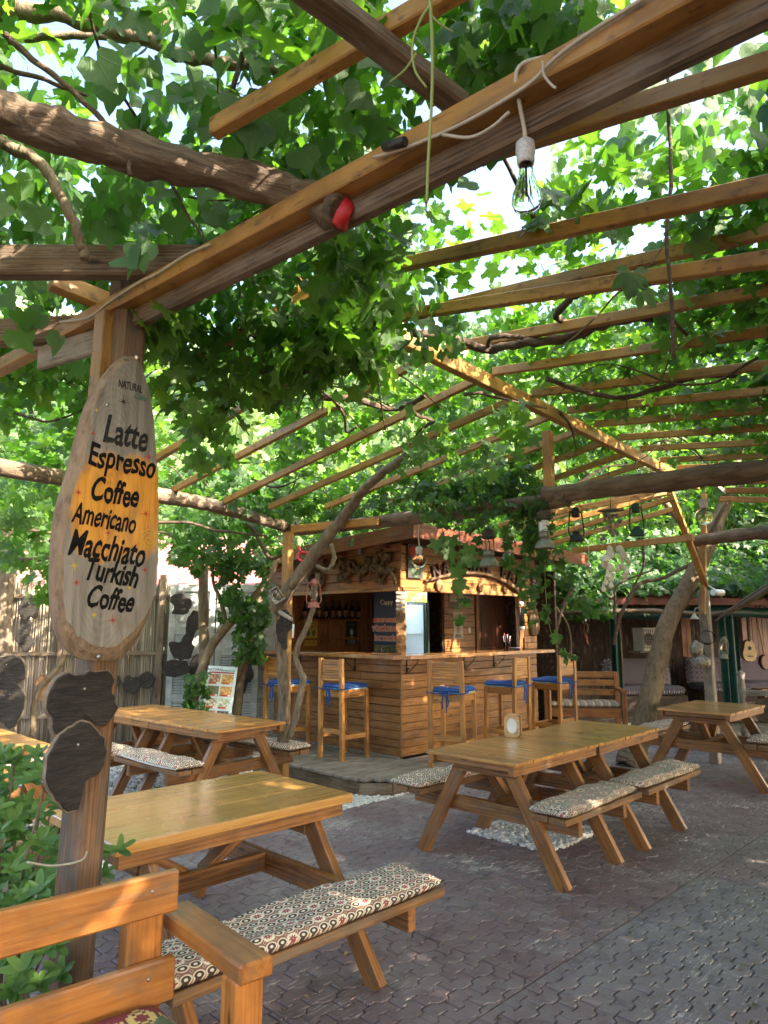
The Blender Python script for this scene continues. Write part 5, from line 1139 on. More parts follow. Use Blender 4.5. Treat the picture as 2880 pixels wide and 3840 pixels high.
# dark slices on fence and shutters
for i, (px, py, y, r_, sq, nt_, lab, mt) in enumerate((
    (110, 2290, 9.15, .17, (.72, 1.25), (-1.2, .6, .6), 'hook shaped charred slice high on the reed fence', BURNT), (100, 2380, 9.12, .15, (.75, 1.3), (.2, .7, .65), 'curled charred slice under the hook shaped one on the fence', BURNT), (165, 2580, 9.2, .13, (.75, 1.25), (3.6, .6, .4), 'sunlit pale slice low on the reed fence', SLICE),
    (430, 2555, 9.5, .085, (1, 1), None, 'small round slice on the fence beside the sign post', BURNT), (495, 2565, 9.5, .12, (.95, 1.05), (1.4, .5, .4), 'middle heart shaped slice of three low on the fence', BURNT), (552, 2550, 9.52, .105, (1, .9), None, 'rounded slice nearest the shutters low on the fence', BURNT),
    (677, 2268, 9.42, .145, (.95, 1.0), (3.4, .5, .5), 'top charred slice on the shutter next to the fence', BURNT), (730, 2345, 9.46, .15, (.7, 1.3), (-1.0, .7, .6), 'hooked charred slice on the shutter, second down', BURNT), (682, 2425, 9.42, .165, (.95, 1.0), (2.0, .7, .6), 'large open charred slice on the shutter, third down', BURNT), (662, 2505, 9.40, .14, (1.25, .8), None, 'wide charred slice on the shutter, lowest', BURNT),
    (740, 2500, 9.47, .13, (.7, 1.2), None, 'dark slice half hidden behind the forked trunk', BURNT), (968, 2385, 9.66, .15, (.65, 1.4), (.0, .8, .6), 'curved charred slice high beside the bar\'s plank end', BURNT), (930, 2500, 9.66, .15, (.65, 1.35), (.2, .7, .55), 'S shaped charred slice low beside the bar\'s plank end', BURNT), (905, 2560, 9.6, .13, (.6, 1.2), None, 'narrow charred slice right of the menu board', BURNT))):
    slice_thing(lab, frame(A(px, py, y), (1, .08, 0)), r_, 100+i*3.3, sq, nt_, mt, .035, 'charred slices on the fence and shutters', rim=BURNT)
# slices on the trunk at the left edge
for i, (px, py, r_) in enumerate(((28, 2520, .21), (40, 2640, .2))):
    slice_thing(('broad charred slice on the trunk at the left picture edge', 'long charred slice below it on the left edge trunk')[i], frame(A(px, py, 7.3), (1, .1, 0)), r_*.85, 160+i*4, ((1, .95), (.8, 1.3))[i], (2.2, .5, .5) if i else None, BURNT, .04, 'charred slices on the left edge trunk', rim=RIM)
# pink sheet roof and beam beyond the fence
rs = empty('sheet_roof', 'faded red sheet roof beyond the reed fence', 'roof', (-4.3, 12.2, 0)); q = MB(); nx_ = 60
for i in range(nx_+1):
    x = -2.4+4.8*i/nx_; z = .018*math.sin(i*1.57)
    q.v += [Vector((x, -1.3, 2.22+z)), Vector((x, 1.6, 3.35+z))]
q.f = [(2*i, 2*i+2, 2*i+3, 2*i+1) for i in range(nx_)]; q.sm = [True]*nx_; q.build('roof_sheet', plain('faded_red_sheet', (.50, .17, .15), .6, .25, 3), rs)
board('eave_beam', (-2.4, -1.25, 2.10), (2.4, -1.25, 2.10), .09, .14, W_OLD, rs); board('gable_board', (2.42, -1.35, 2.16), (2.42, 1.6, 3.30), .04, .16, W_RED, rs)
for x in (-2.2, 0, 2.2): board('post', (x, -1.2, 0), (x, -1.2, 2.05), .1, .1, W_OLD, rs, Vector((0, 1, 0)))
for k in range(16): board('back_board', (-2.3+.3*k, -1.0, 0), (-2.3+.3*k, -1.0, 2.2), .29, .02, W_OLD, rs, Vector((0, 1, 0)))
# menu board leaning on the forked trunk
mb0 = A(838, 2690, 8.6); mbt = A(845, 2505, 8.6)
mn = empty('menu_board', 'white food menu board with eight dish pictures leaning behind the gravel table', 'menu board', mat4=frame(A(822, 2600, 8.6), (1, -.05, -.05), Vector((.07, .25, 1))))
mw, mh = .36, .80
box('board', (0, -.08, 0), (mw, mh, .02), plain('menu_white', (.66, .76, .80), .5, .05), mn, None, .002)
TEAL = plain('teal_print', (.03, .25, .26), .6)
text('NATURAL', .042, T(-.085, .275, .0125), BLACK, mn); text('Restaurant & Cafe', .034, T(.075, .272, .0125), TEAL, mn, fit=(.16, .024)); box('title_bar', (0, .242, .011), (.30, .018, .003), REDP, mn, None, .0004)
text('HAMBURGERLER & IZGARALAR', .012, T(0, .242, .0135), BLACK, mn)
dish = [((.40, .22, .12), (.10, .04, .03)), ((.45, .30, .06), (.45, .10, .03)), ((.08, .10, .04), (.30, .22, .12)), ((.50, .24, .05), (.22, .20, .06)), ((.55, .45, .32), (.10, .12, .05)), ((.60, .58, .42), (.16, .28, .08)), ((.50, .30, .12), (.14, .06, .03)), ((.06, .03, .025), (.28, .20, .16))]
names = ['Balık', 'Izgara Tavuk', 'Hamburger', 'Tavuk Makarna', 'Ekmek Tavuk', 'Makarna', 'Izgara', 'Köfte']
for k in range(8):
    a_, b_ = dish[k]; m = NT('dish_print_%d' % k); co = m.coord(); m.bsdf(m.ramp(m.noise(co, 38, 3, .6, .8), [(.36, b_), (.5, a_), (.68, tuple(min(1, c*1.8+.1) for c in a_))]), .5)
    x = (-.078, .078)[k % 2]; y = .165-.142*(k//2)
    pc = box('dish_picture', (x, y, .0115), (.138, .118, .003), m.m, mn, None, .0005)
    box('caption_bar', (-.02, -.047, .002), (.095, .022, .002), ORG, pc, None, .0003); text(names[k], .02, T(-.02, -.047, .0035), BLACK, pc, fit=(.07, .013))
    e = MB(); e.prism([(.046+.018*math.cos(t), -.047+.010*math.sin(t)) for t in np.linspace(0, 6.28, 17)[:-1]], .001, .003); e.build('price_spot', WHITE, pc)
# ================================================================ right background: dark lounge shed
lg = empty('lounge_shed', 'dark open lounge shed with red gutter and green tarpaulins', 'shed', (2.6, 12.2, 0), .10)
def lw(x, y, z): return lg.matrix_basis @ Vector((x, y, z))
LWd = 7.5
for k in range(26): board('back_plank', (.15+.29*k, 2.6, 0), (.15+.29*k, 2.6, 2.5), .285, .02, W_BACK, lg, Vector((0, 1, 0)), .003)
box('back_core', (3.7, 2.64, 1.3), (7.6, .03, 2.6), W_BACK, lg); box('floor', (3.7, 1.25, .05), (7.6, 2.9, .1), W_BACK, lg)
for x in (.1, 1.45, 3.05, 4.9, 6.5): board('post', (x, 0, 0), (x, 0, 2.03), .11, .11, W_OLD, lg, Vector((0, 1, 0)))
GUT = plain('red_gutter', (.13, .022, .018), .5, .2, 5)
rfz = [(-.4, -.35, 2.08), (8, -.35, 2.08), (8, 3.1, 2.75), (-.4, 3.1, 2.75)]
q = MB(); q.add([Vector(p) for p in rfz]+[Vector(p)+UP*.04 for p in rfz], [(3, 2, 1, 0), (4, 5, 6, 7), (0, 1, 5, 4), (1, 2, 6, 5), (2, 3, 7, 6), (3, 0, 4, 7)]); q.build('roof', plain('rust_roof', (.14, .05, .035), .8, .3, 4), lg)
q = MB()
for i in range(81): q.v += [Vector((-.4+8.4*i/80, -.42, 2.135+.016*math.sin(i*1.57))), Vector((-.4+8.4*i/80, .6, 2.33+.016*math.sin(i*1.57)))]
q.f = [(2*i, 2*i+2, 2*i+3, 2*i+1) for i in range(80)]; q.sm = [True]*80; q.build('roof_sheet', MAT['rust_roof'], lg)
board('gutter', (-.4, -.44, 2.02), (8, -.44, 2.02), .06, .12, GUT, lg)
TARP = plain('green_tarpaulin', (.012, .075, .065), .45, .3, 5, .25)
q = MB(); q.tube([(x, -.16, 1.83+.02*math.sin(x*2.3)) for x in np.linspace(.6, 7.8, 30)], [.10+.02*math.sin(i*1.3) for i in range(30)], 10, True, .2, 4); q.build('rolled_tarpaulin', TARP, lg)
def curtain(x0, x1, z0, z1, nf):
    q = MB(); n_ = 40
    for i in range(n_+1):
        t = i/n_; x = x0+(x1-x0)*t; y = -.22+.05*math.sin(t*nf*6.28)
        q.v += [Vector((x+.02*math.sin(t*9), y, z0)), Vector((x, y*.9-.02, z1))]
    q.f = [(2*i, 2*i+2, 2*i+3, 2*i+1) for i in range(n_)]; q.sm = [True]*n_; q.build('tarpaulin_curtain', TARP, lg)
curtain(3.16, 3.52, .04, 1.86, 2.5); curtain(1.22, 1.40, .12, 1.86, 1.5)
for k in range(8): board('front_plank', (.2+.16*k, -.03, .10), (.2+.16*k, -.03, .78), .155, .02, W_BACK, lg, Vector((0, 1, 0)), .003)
board('front_rail', (.1, -.03, .80), (1.42, -.03, .80), .12, .04, W_OLD, lg)
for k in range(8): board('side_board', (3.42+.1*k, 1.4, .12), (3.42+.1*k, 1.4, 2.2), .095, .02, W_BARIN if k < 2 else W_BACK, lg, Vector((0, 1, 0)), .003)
for k in range(20): board('wall_board', (5.0+.11*k, 1.9, .12), (5.0+.11*k, 1.9, 2.3), .105, .02, W_RED, lg, Vector((0, 1, 0)), .003)
# lounge things
SOFA = NT('star_fabric'); co = SOFA.coord(); sx = SOFA.n('ShaderNodeSeparateXYZ'); SOFA.put(sx.inputs[0], SOFA.mapping(co, (11, 11, 11)))
fx_ = SOFA.math('SUBTRACT', SOFA.math('FRACT', sx.outputs[0]), .5); fz_ = SOFA.math('SUBTRACT', SOFA.math('FRACT', SOFA.math('ADD', sx.outputs[2], sx.outputs[1])), .5); dd = SOFA.math('ADD', SOFA.math('ABSOLUTE', fx_), SOFA.math('ABSOLUTE', fz_))
SOFA.bsdf(SOFA.ramp(dd, [(.12, (.5, .48, .52)), (.2, (.03, .02, .04)), (.42, (.06, .045, .09)), (.5, (.40, .38, .42)), (.62, (.08, .06, .10))]), .9); SOFA = SOFA.m
for i, (x, y, wd, lab) in enumerate(((2.15, .55, 1.3, 'patterned lounge sofa behind the leaning trunk, left part'), (3.9, 1.0, 1.1, 'patterned lounge sofa right of the leaning trunk'), (5.1, 1.2, 1.4, 'patterned lounge sofa under the guitar at the right edge'))):
    s_ = empty('lounge_sofa', lab, 'sofa', tuple(lw(x, y, .1)), .10, 'patterned sofas in the lounge shed')
    link('seat_cushion', cushion_mesh(wd, .6, .16, 50+i, 16, 10), SOFA, s_, T(0, 0, .30)); link('back_cushion', cushion_mesh(wd, .5, .14, 55+i, 16, 10), SOFA, s_, T(0, .30, .66) @ Matrix.Rotation(math.pi/2-.15, 4, 'X') @ T(0, 0, -.07)); box('base', (0, 0, .15), (wd, .6, .3), W_BACK, s_, None, .01)
ac = empty('air_conditioner', 'white air conditioner outdoor unit on the shed wall', 'air conditioner', tuple(A(2425, 2440, 13.2)), .45)
box('casing', (0, 0, .21), (.40, .26, .42), plain('ac_white', (.62, .63, .62), .5, .12, 8), ac, None, .012); 
for k in range(6): box('grille_bar', (-.075, -.136, .06+.06*k), (.24, .01, .012), GREYP, ac)
for k in range(5): box('grille_bar', (-.18+.055*k, -.137, .21), (.010, .01, .36), GREYP, ac)
q = MB(); q.lathe([(.0, 0), (.11, 0), (.115, .006)], 20, T(-.075, -.132, .21) @ Matrix.Rotation(math.pi/2, 4, 'X')); q.build('fan_opening', DGREEN, ac); box('wall_bracket', (0, .1, -.02), (.42, .3, .03), GREYP, ac)
gt = empty('guitar', 'pale acoustic guitar hanging on the lounge wall', 'guitar', mat4=frame(A(2802, 2445, 12.85), (1, .1, 0)) @ RZ(-.02))
gp = [(.15*math.cos(a)*(1-.13*math.cos(2*a)) if math.sin(a) < .1 else .118*math.cos(a)*(1-.1*math.cos(2*a)), .0+.17*math.sin(a) if math.sin(a) < .1 else .02+.20*math.sin(a)) for a in np.linspace(0, 6.283, 33)[:-1]]
q = MB(); q.prism(gp, 0, .08, .005); q.build('body', plain('guitar_top', (.52, .36, .18), .35), gt); q = MB(); q.lathe([(0, 0), (.035, 0)], 20, T(0, .07, .082)); q.build('sound_hole', BLACK, gt)
box('neck', (0, .37, .085), (.045, .36, .018), BLACK, gt); box('headstock', (0, .60, .08), (.06, .12, .015), DGREEN, gt); box('bridge', (0, -.07, .086), (.10, .018, .01), BLACK, gt)
g2 = empty('long_lute', 'slim dark lute with long neck beside the guitar', 'lute', mat4=frame(A(2862, 2480, 12.85), (1, .1, 0)) @ RZ(.12)); q = MB(); q.prism([(.10*math.cos(a), .15*math.sin(a)-(.03 if math.sin(a) > 0 else 0)) for a in np.linspace(0, 6.283, 25)[:-1]], 0, .09, .01); q.build('bowl', W_RED, g2); box('neck', (0, .45, .07), (.028, .7, .02), W_BARIN, g2)
ws = empty('wall_shelf', 'small dark shelf on the lounge wall at the right edge', 'shelf', tuple(lw(6.05, 1.78, 1.55)), .10); box('board', (0, 0, 0), (.6, .2, .03), W_BACK, ws); box('board', (0, 0, .13), (.5, .18, .03), W_BACK, ws); box('side', (-.26, 0, .06), (.02, .18, .13), W_BACK, ws)
fg2 = empty('hanging_figure', 'small red and grey figure hanging in the shed opening', 'figure', tuple(A(2188, 2330, 12.3))); q = MB(); q.tube(curve_pts([(0, 0, .12), (.02, 0, 0), (.0, 0, -.15), (.03, 0, -.33), (.07, 0, -.40)], 5), [.03+.015*math.sin(k*.6) for k in range(21)], 8); q.build('body', plain('worn_red', (.22, .05, .04), .7), fg2); q = MB(); q.tube(curve_pts([(.02, 0, -.02), (.06, -.03, -.08), (.04, -.03, -.2)], 4), .02, 7); q.build('arm', GREYP, fg2)
# varnished bench behind the stools
vb = empty('varnished_bench', 'varnished wooden bench with striped seat behind the stools', 'bench', tuple(Vector((2.95, 10.75, 0))), -.12)
for x in (-.55, .55):
    board('back_post', (x, .22, 0), (x, .25, .92), .07, .06, W_BARIN, vb, Vector((0, 1, 0))); board('front_leg', (x, -.24, 0), (x, -.24, .66), .07, .06, W_BARIN, vb, Vector((0, 1, 0))); board('armrest', (x, -.28, .68), (x, .25, .68), .09, .035, W_BARIN, vb)
for z in (.62, .76, .88): board('back_slat', (-.55, .235, z), (.55, .235, z), .02, .09, W_BAR, vb)
board('seat_rail', (-.55, -.24, .36), (.55, -.24, .36), .03, .11, W_BARIN, vb); board('seat_board', (-.55, 0, .42), (.55, 0, .42), .5, .025, W_BARIN, vb)
STR = NT('striped_cloth'); co = STR.coord(); sx = STR.n('ShaderNodeSeparateXYZ'); STR.put(sx.inputs[0], co); STR.bsdf(STR.ramp(STR.math('FRACT', STR.math('MULTIPLY', sx.outputs[0], 9.0)), [(0, (.40, .34, .28)), (.3, (.40, .34, .28)), (.34, (.16, .09, .07)), (.52, (.16, .09, .07)), (.56, (.30, .26, .20)), (.8, (.22, .17, .13))]), .9); STR = STR.m
tag(link('striped_cushion', cushion_mesh(1.1, .5, .08, 77, 18, 10), STR, None, vb.matrix_basis @ T(0, 0, .435)), 'beige and brown striped cushion on the varnished bench', 'cushion')
# carved balusters at the right edge
cv = empty('carved_stool', 'grey carved wooden chair frame at the right edge behind the single table', 'chair', (4.78, 9.0, 0), -.5)
for x in (-.28, .28): q = MB(); q.lathe([(.045, 0), (.05, .1), (.03, .2), (.055, .3), (.03, .42), (.05, .55), (.028, .68), (.05, .80), (.035, .95), (.055, 1.02), (.0, 1.06)], 12, T(x, 0, 0)); q.build('turned_post', W_GREY, cv)
for z in (.35, .78): board('rail', (-.28, 0, z), (.28, 0, z), .05, .07, W_GREY, cv)
q = MB(); q.prism(blob(24, .16, 33, (1, 1.1)), 0, .03, .004); q.build('carved_panel', W_OLD, cv, frame((0, -.02, .58), (1, 0, 0)))
wb = empty('plank_seat', 'low plank bench in the lounge under the guitar', 'bench', tuple(lw(4.75, .35, 0)), .10); board('seat', (-.6, 0, .48), (.9, 0, .48), .3, .04, W_BAR, wb)
for x in (-.5, .8): board('leg', (x, 0, 0), (x, 0, .46), .22, .04, W_BAR, wb, Vector((1, 0, 0)))
# ================================================================ vegetation
def fan(outline, c, curl=.22, fold=.16, seed=0):
    o = np.array(outline, float); n = len(o); V = np.vstack([np.array([c]), o]); x, y = V[:, 0], V[:, 1]-.4
    z = fold*np.abs(x)**1.2 - curl*y*np.abs(y) - .10*x*x + .03*np.sin(9*x+seed)*np.cos(7*y+seed)
    V = np.column_stack([V, z]); F = np.array([[0, 1+k, 1+(k+1) % n] for k in range(n)]); return V, F
def t_grape(seed, n=34):
    r_ = random.Random(seed); out = []
    for k in range(n):
        a = 2*math.pi*k/n; b = abs((a+math.pi) % (2*math.pi)-math.pi)
        lob = max(.60*math.exp(-(b/.50)**2), .56*math.exp(-((b-1.12)/.42)**2), .46*math.exp(-((b-2.15)/.50)**2), .33)
        if b > 2.85: lob = .20
        lob *= 1 + (.075 if k % 2 else -.075) + r_.uniform(-.05, .05); out.append((lob*math.sin(a), .44+lob*math.cos(a)))
    return fan(out, (0, .44), (.15, .35, .55, .05)[seed % 4], (.10, .30, .16, .42)[seed % 4], seed*2.3)
def t_heart(seed, n=22):
    r_ = random.Random(seed); out = []
    for k in range(n):
        a = 2*math.pi*k/n; b = abs((a+math.pi) % (2*math.pi)-math.pi)
        rr = .36 + .07*math.cos(2*(b-1.9)) + .24*math.exp(-(b/.28)**2) - .17*math.exp(-((b-math.pi)/.28)**2)
        rr *= 1 + (.035 if k % 2 else -.035) + r_.uniform(-.02, .02); out.append((rr*math.sin(a)*1.05, .40+rr*math.cos(a)))
    return fan(out, (0, .40), (.2, .5, .05)[seed % 3], (.15, .35, .5)[seed % 3], seed*1.7)
def t_oval(seed, w=.23, n=12):
    out = [(w*math.sin(2*math.pi*k/n)*(1.05 if 3 < k < 9 else .85), .5-.5*math.cos(2*math.pi*k/n)*-1) for k in range(n)]
    return fan(out, (0, .5), .25, .35, seed)
def t_palm(seed):
    r_ = random.Random(seed); VV = []; FF = []; off = 0
    for a, L in ((-1.75, .48), (-.85, .70), (0, .82), (.85, .70), (1.75, .48)):
        a += r_.uniform(-.12, .12); w = .21*L/.8; pts = [(0, .02)] + [(w*s*q, L*t) for s in (1,) for t, q in ((.28, .62), (.52, 1.0), (.72, .82), (.88, .38))] + [(0, L)] + [(-w*q, L*t) for t, q in ((.88, .38), (.72, .82), (.52, 1.0), (.28, .62))]
        V, F = fan(pts, (0, L*.5), .2, .35, seed); ca, sa = math.cos(a), math.sin(a)
        V = np.column_stack([V[:, 0]*ca+V[:, 1]*sa, -V[:, 0]*sa+V[:, 1]*ca, V[:, 2]-.15*abs(math.sin(a))*V[:, 1]]); VV.append(V); FF.append(F+off); off += len(V)
    return np.vstack(VV), np.vstack(FF)
def t_clump(seed):
    r_ = random.Random(seed); VV = []; FF = []; off = 0
    for k in range(4):
        V, F = t_oval(seed+k, .26, 6); a = r_.uniform(0, 6.28); b = r_.uniform(-.9, .9); ca, sa, cb_, sb_ = math.cos(a), math.sin(a), math.cos(b), math.sin(b)
        y = V[:, 1]*cb_ - V[:, 2]*sb_; z = V[:, 1]*sb_ + V[:, 2]*cb_
        V = np.column_stack([V[:, 0]*ca-y*sa, V[:, 0]*sa+y*ca, z]); VV.append(V); FF.append(F+off); off += len(V)
    return np.vstack(VV), np.vstack(FF)
TPL = {'grape': [t_grape(k) for k in range(8)], 'heart': [t_heart(k) for k in range(6)], 'palm': [t_palm(k) for k in range(3)], 'oval': [t_oval(k) for k in range(2)], 'clump': [t_clump(k*9) for k in range(3)]}
LM = {'grape': LEAF_G, 'heart': LEAF_M, 'palm': LEAF_C, 'oval': LEAF_S, 'clump': LEAF_F}
TME = {}
def leaf_basis(pos, dirs, nrm):
    Y = dirs/np.linalg.norm(dirs, axis=1, keepdims=True); Z = nrm - Y*np.sum(nrm*Y, 1, keepdims=True); Z /= np.maximum(np.linalg.norm(Z, axis=1, keepdims=True), 1e-6); X = np.cross(Y, Z); return X, Y, Z
def leaves(parent, kind, pos, dirs, nrm, size, single=0, mat=None, name='foliage', leafname='leaf'):
    """the leaves that show largest become objects, the rest one mass"""
    mat = mat or LM[kind]; pos = np.asarray(pos, float); n = len(pos)
    if n == 0: return
    X, Y, Z = leaf_basis(pos, np.asarray(dirs, float), np.asarray(nrm, float)); size = np.asarray(size, float)
    var = rng.integers(0, len(TPL[kind]), n); big = np.zeros(n, bool)
    if single:
        rel = pos-np.array([0, 0, CAM_H]); d = rel[:, 1]*cp+rel[:, 2]*sp; px = 1440+FPX*rel[:, 0]/np.maximum(d, .05); py = 1920-FPX*(-rel[:, 1]*sp+rel[:, 2]*cp)/np.maximum(d, .05)
        sc = np.where((d > .3) & (px > -60) & (px < 2940) & (py > -60) & (py < 3900), size/np.maximum(d, .1), 0); idx = np.argsort(-sc)[:single]; big[idx[sc[idx] > 0]] = True
    for i in np.nonzero(big)[0]:
        key = (kind, int(var[i]), mat.name)
        if key not in TME: V, F = TPL[kind][var[i]]; TME[key] = newmesh(leafname, V, F, True); TME[key].materials.append(mat); add_uv(TME[key], V[:, :2][F.ravel()])
        M = Matrix((X[i]*size[i], Y[i]*size[i], Z[i]*size[i])).transposed().to_4x4(); M.translation = Vector(pos[i])
        o = bpy.data.objects.new(leafname, TME[key]); COL.objects.link(o); o.parent = parent; o.matrix_local = M
    VS = []; FS = []; US = []; off = 0
    for k, (V, F) in enumerate(TPL[kind]):
        s = np.nonzero((var == k) & ~big)[0]
        if len(s) == 0: continue
        sz = size[s][:, None, None]; W_ = V[None]*sz; W_ = W_[..., :1]*X[s][:, None]+W_[..., 1:2]*Y[s][:, None]+W_[..., 2:]*Z[s][:, None]+pos[s][:, None]
        VS.append(W_.reshape(-1, 3)); FS.append((F[None]+(np.arange(len(s))*len(V))[:, None, None]).reshape(-1, 3)+off); off += len(s)*len(V); US.append(np.tile(V[:, :2][F.ravel()], (len(s), 1)))
    if VS: o = np_mesh(name, np.vstack(VS), np.vstack(FS), mat, parent, True); o['kind'] = 'stuff'; add_uv(o.data, np.vstack(US))
def add_uv(me, uv):
    l = me.uv_layers.new(name='leaf'); l.data.foreach_set('uv', np.ascontiguousarray(uv, dtype=np.float32).ravel())
def unit(n): v = rng.normal(size=(n, 3)); return v/np.linalg.norm(v, axis=1, keepdims=True)
def nz(p, s, o=0): return np.array([mnoise.noise(Vector((q[0]*s+o, q[1]*s+o*.7, q[2]*s))) for q in p])
def branch(parent, pts, r0, r1, mat=BARK_V, name='branch', lump=.35, n=8, seed=1, sub=6):
    c = curve_pts(pts, sub); m = len(c); wig = [Vector((mnoise.noise(Vector((i*.4, seed, 0))), mnoise.noise(Vector((i*.4, seed, 5))), mnoise.noise(Vector((i*.4, seed, 9)))))*min(r0*.8, .012) for i in range(m)]
    q = MB(); q.tube([p+w_ for p, w_ in zip(c, wig)], [r0+(r1-r0)*i/(m-1) for i in range(m)], n, True, lump, seed); return q.build(name, mat, parent)
def in_gap(p, gaps):
    """gaps in the leaf roof: upright shafts (centre, radii, turned along the view of the terrace)"""
    k = np.ones(len(p), bool)
    for (c, ra, rb) in gaps:
        u = np.array([c.x, c.y]); u = u/np.linalg.norm(u); v = np.array([-u[1], u[0]]); d = p[:, :2]-np.array([c.x, c.y]); k &= ((d@u)/ra)**2+((d@v)/rb)**2 > 1
    return k
GAPS = [(P(1830, 650, 3.45), .48, .34), (P(250, 330, 3.3), .20, .16), (P(950, 520, 3.3), .16, .13), (P(760, 1640, 2.95), 1.3, .34), (P(900, 1740, 2.95), 1.2, .3)]
SHAFTS = [(Vector((.75, 8.75, 2.15)), .85, .13), (Vector((1.7, 9.6, 2.12)), .7, .2), (Vector((-.6, 4.7, 2.95)), .40, .35), (Vector((3.75, 8.6, 2.4)), .30, .3)]
def in_shaft(p, extra=0.0):
    """thin places in the leaves where the sun gets through"""
    k = np.zeros(len(p), bool); sd = np.array(sdir)
    for c, r_, q in SHAFTS:
        d = p-np.array(c); t = d@sd; off = np.linalg.norm(d-t[:, None]*sd, axis=1); k |= (t > .12) & (off < r_+extra) & (rng.random(len(p)) > q)
    return k
# ---- grape vine over the roof
gv = empty('grape_vine', 'big grape vine with dark twisting stems spread over the pergola roof', 'vine', (LP.x, LP.y, 0))
gv.location = (0, 0, 0)
for i, (pts, z, r0, r1) in enumerate((
    (((1545, 1245), (1640, 1262), (1720, 1275), (1830, 1312), (1890, 1298), (2000, 1282), (2110, 1272), (2200, 1240), (2290, 1205), (2450, 1180)), 3.14, .022, .028), (((2190, 1265), (2160, 1225), (2100, 1200), (2085, 1180), (2120, 1140), (2150, 1110), (2190, 1095)), 3.2, .014, .02),
    (((1830, 1312), (1840, 1270), (1900, 1260), (1960, 1265)), 3.15, .012, .014), (((2050, 1420), (2180, 1465), (2330, 1490), (2480, 1455), (2600, 1415), (2760, 1405)), 3.12, .014, .02), (((700, 1330), (800, 1370), (900, 1385), (1000, 1390), (1150, 1390), (1260, 1345), (1350, 1330)), 3.0, .03, .018),
    (((740, 1420), (730, 1400), (770, 1375), (820, 1380)), 3.0, .022, .02), (((1180, 1490), (1330, 1495), (1420, 1525), (1500, 1530), (1600, 1480)), 3.02, .024, .016), (((1535, 1535), (1570, 1560), (1625, 1580), (1600, 1595), (1575, 1615), (1520, 1690)), 3.0, .014, .008), (((1740, 1480), (1800, 1475), (1900, 1500), (2050, 1530)), 3.1, .012, .008), (((2100, 1545), (2140, 1600), (2160, 1680)), 3.1, .012, .007), (((560, 1300), (640, 1290), (700, 1330)), 3.0, .02, .03), (((1250, 1500), (1290, 1560), (1300, 1620), (1340, 1600)), 2.98, .012, .006))):
    branch(gv, [P(x, y, z) for x, y in pts], r0, r1, BARK_V, 'stem', .4, 8, i+1)
branch(gv, [A(1062, 2800, 7.0), A(1064, 2640, 7.02), A(1058, 2480, 7.03), A(1050, 2350, 7.06)], .06, .05, BARK_L, 'trunk', .3, 12, 3)
branch(gv, [A(1030, 2290, 7.08), A(1090, 2200, 7.0), A(1160, 2105, 6.9), A(1240, 2000, 6.75), A(1310, 1910, 6.6), A(1370, 1830, 6.4), A(1440, 1770, 6.2), A(1530, 1700, 5.9), A(1640, 1610, 5.5)], .07, .03, BARK_L, 'trunk', .32, 12, 5)
branch(gv, [A(1085, 2770, 6.85), A(1120, 2640, 6.85), A(1135, 2540, 6.88), A(1112, 2480, 6.9), A(1118, 2420, 6.9), A(1160, 2330, 6.92), A(1175, 2260, 6.95), A(1190, 2150, 6.95)], .032, .024, BARK_L, 'stem', .3, 9, 7)
branch(gv, [A(1243, 2040, 6.7), A(1252, 2090, 6.7), A(1240, 2130, 6.72), A(1215, 2135, 6.72), A(1190, 2122, 6.75)], .022, .018, BARK_L, 'stem', .2, 8, 9)
n = 44000; s_ = rng.uniform(-3.9, 7.8, n); t_ = rng.uniform(-3.6, 4.8, n)
base = np.array([.36, 4.01, 0]) + s_[:, None]*np.array(G) + t_[:, None]*np.array(CR)
base[:, 2] = RZ_ - .15*np.abs(t_) + .06 + rng.beta(1.2, 2.2, n)*.55
cl = nz(base, 1.15, 3) + .55*nz(base, 2.9, 9)
thin = np.where(t_ > 0, -.12, -.05); keep = (cl > thin) & in_gap(base, GAPS) & (base[:, 1] > .9)
keep &= ~in_shaft(base)
pos = base[keep]
# hanging masses under the left slope
def hang(n, px0, px1, py0, py1, z0, z1, f):
    px = rng.uniform(px0, px1, n); py = rng.uniform(py0, py1, n); zz = rng.uniform(z0, z1, n)
    p = np.array([P(a, b, c)[:] for a, b, c in zip(px, py, zz)]); return p[(nz(p, 1.9, f) + .4*nz(p, 4.5, f+3)) > -.08]
h1 = np.vstack([hang(1300, 560, 1450, 1120, 1500, 2.75, 3.15, 2), hang(130, 700, 900, 1480, 1730, 2.62, 2.8, 4), hang(300, 1180, 1480, 860, 1330, 2.85, 3.15, 6), hang(260, 1500, 2000, 1480, 1760, 2.8, 3.05, 8), hang(70, 2020, 2350, 690, 860, 3.05, 3.3, 5), hang(380, 0, 420, 1330, 1600, 2.95, 3.25, 5), hang(420, 900, 1500, 560, 1000, 3.12, 3.4, 7), hang(260, 1650, 2300, -60, 330, 3.15, 3.6, 11)])
allp = np.vstack([pos, h1]); nA = len(pos); nn = len(allp)
dirs = unit(nn); dirs[:, 2] = dirs[:, 2]*.45 - .25; dirs[nA:, 2] -= .7
nrm = unit(nn)*.75; nrm[:nA, 2] += .85; nrm[nA:, 2] += .35; nrm[nA:, 1] -= .25
leaves(gv, 'grape', allp, dirs, nrm, rng.uniform(.065, .145, nn), 300)
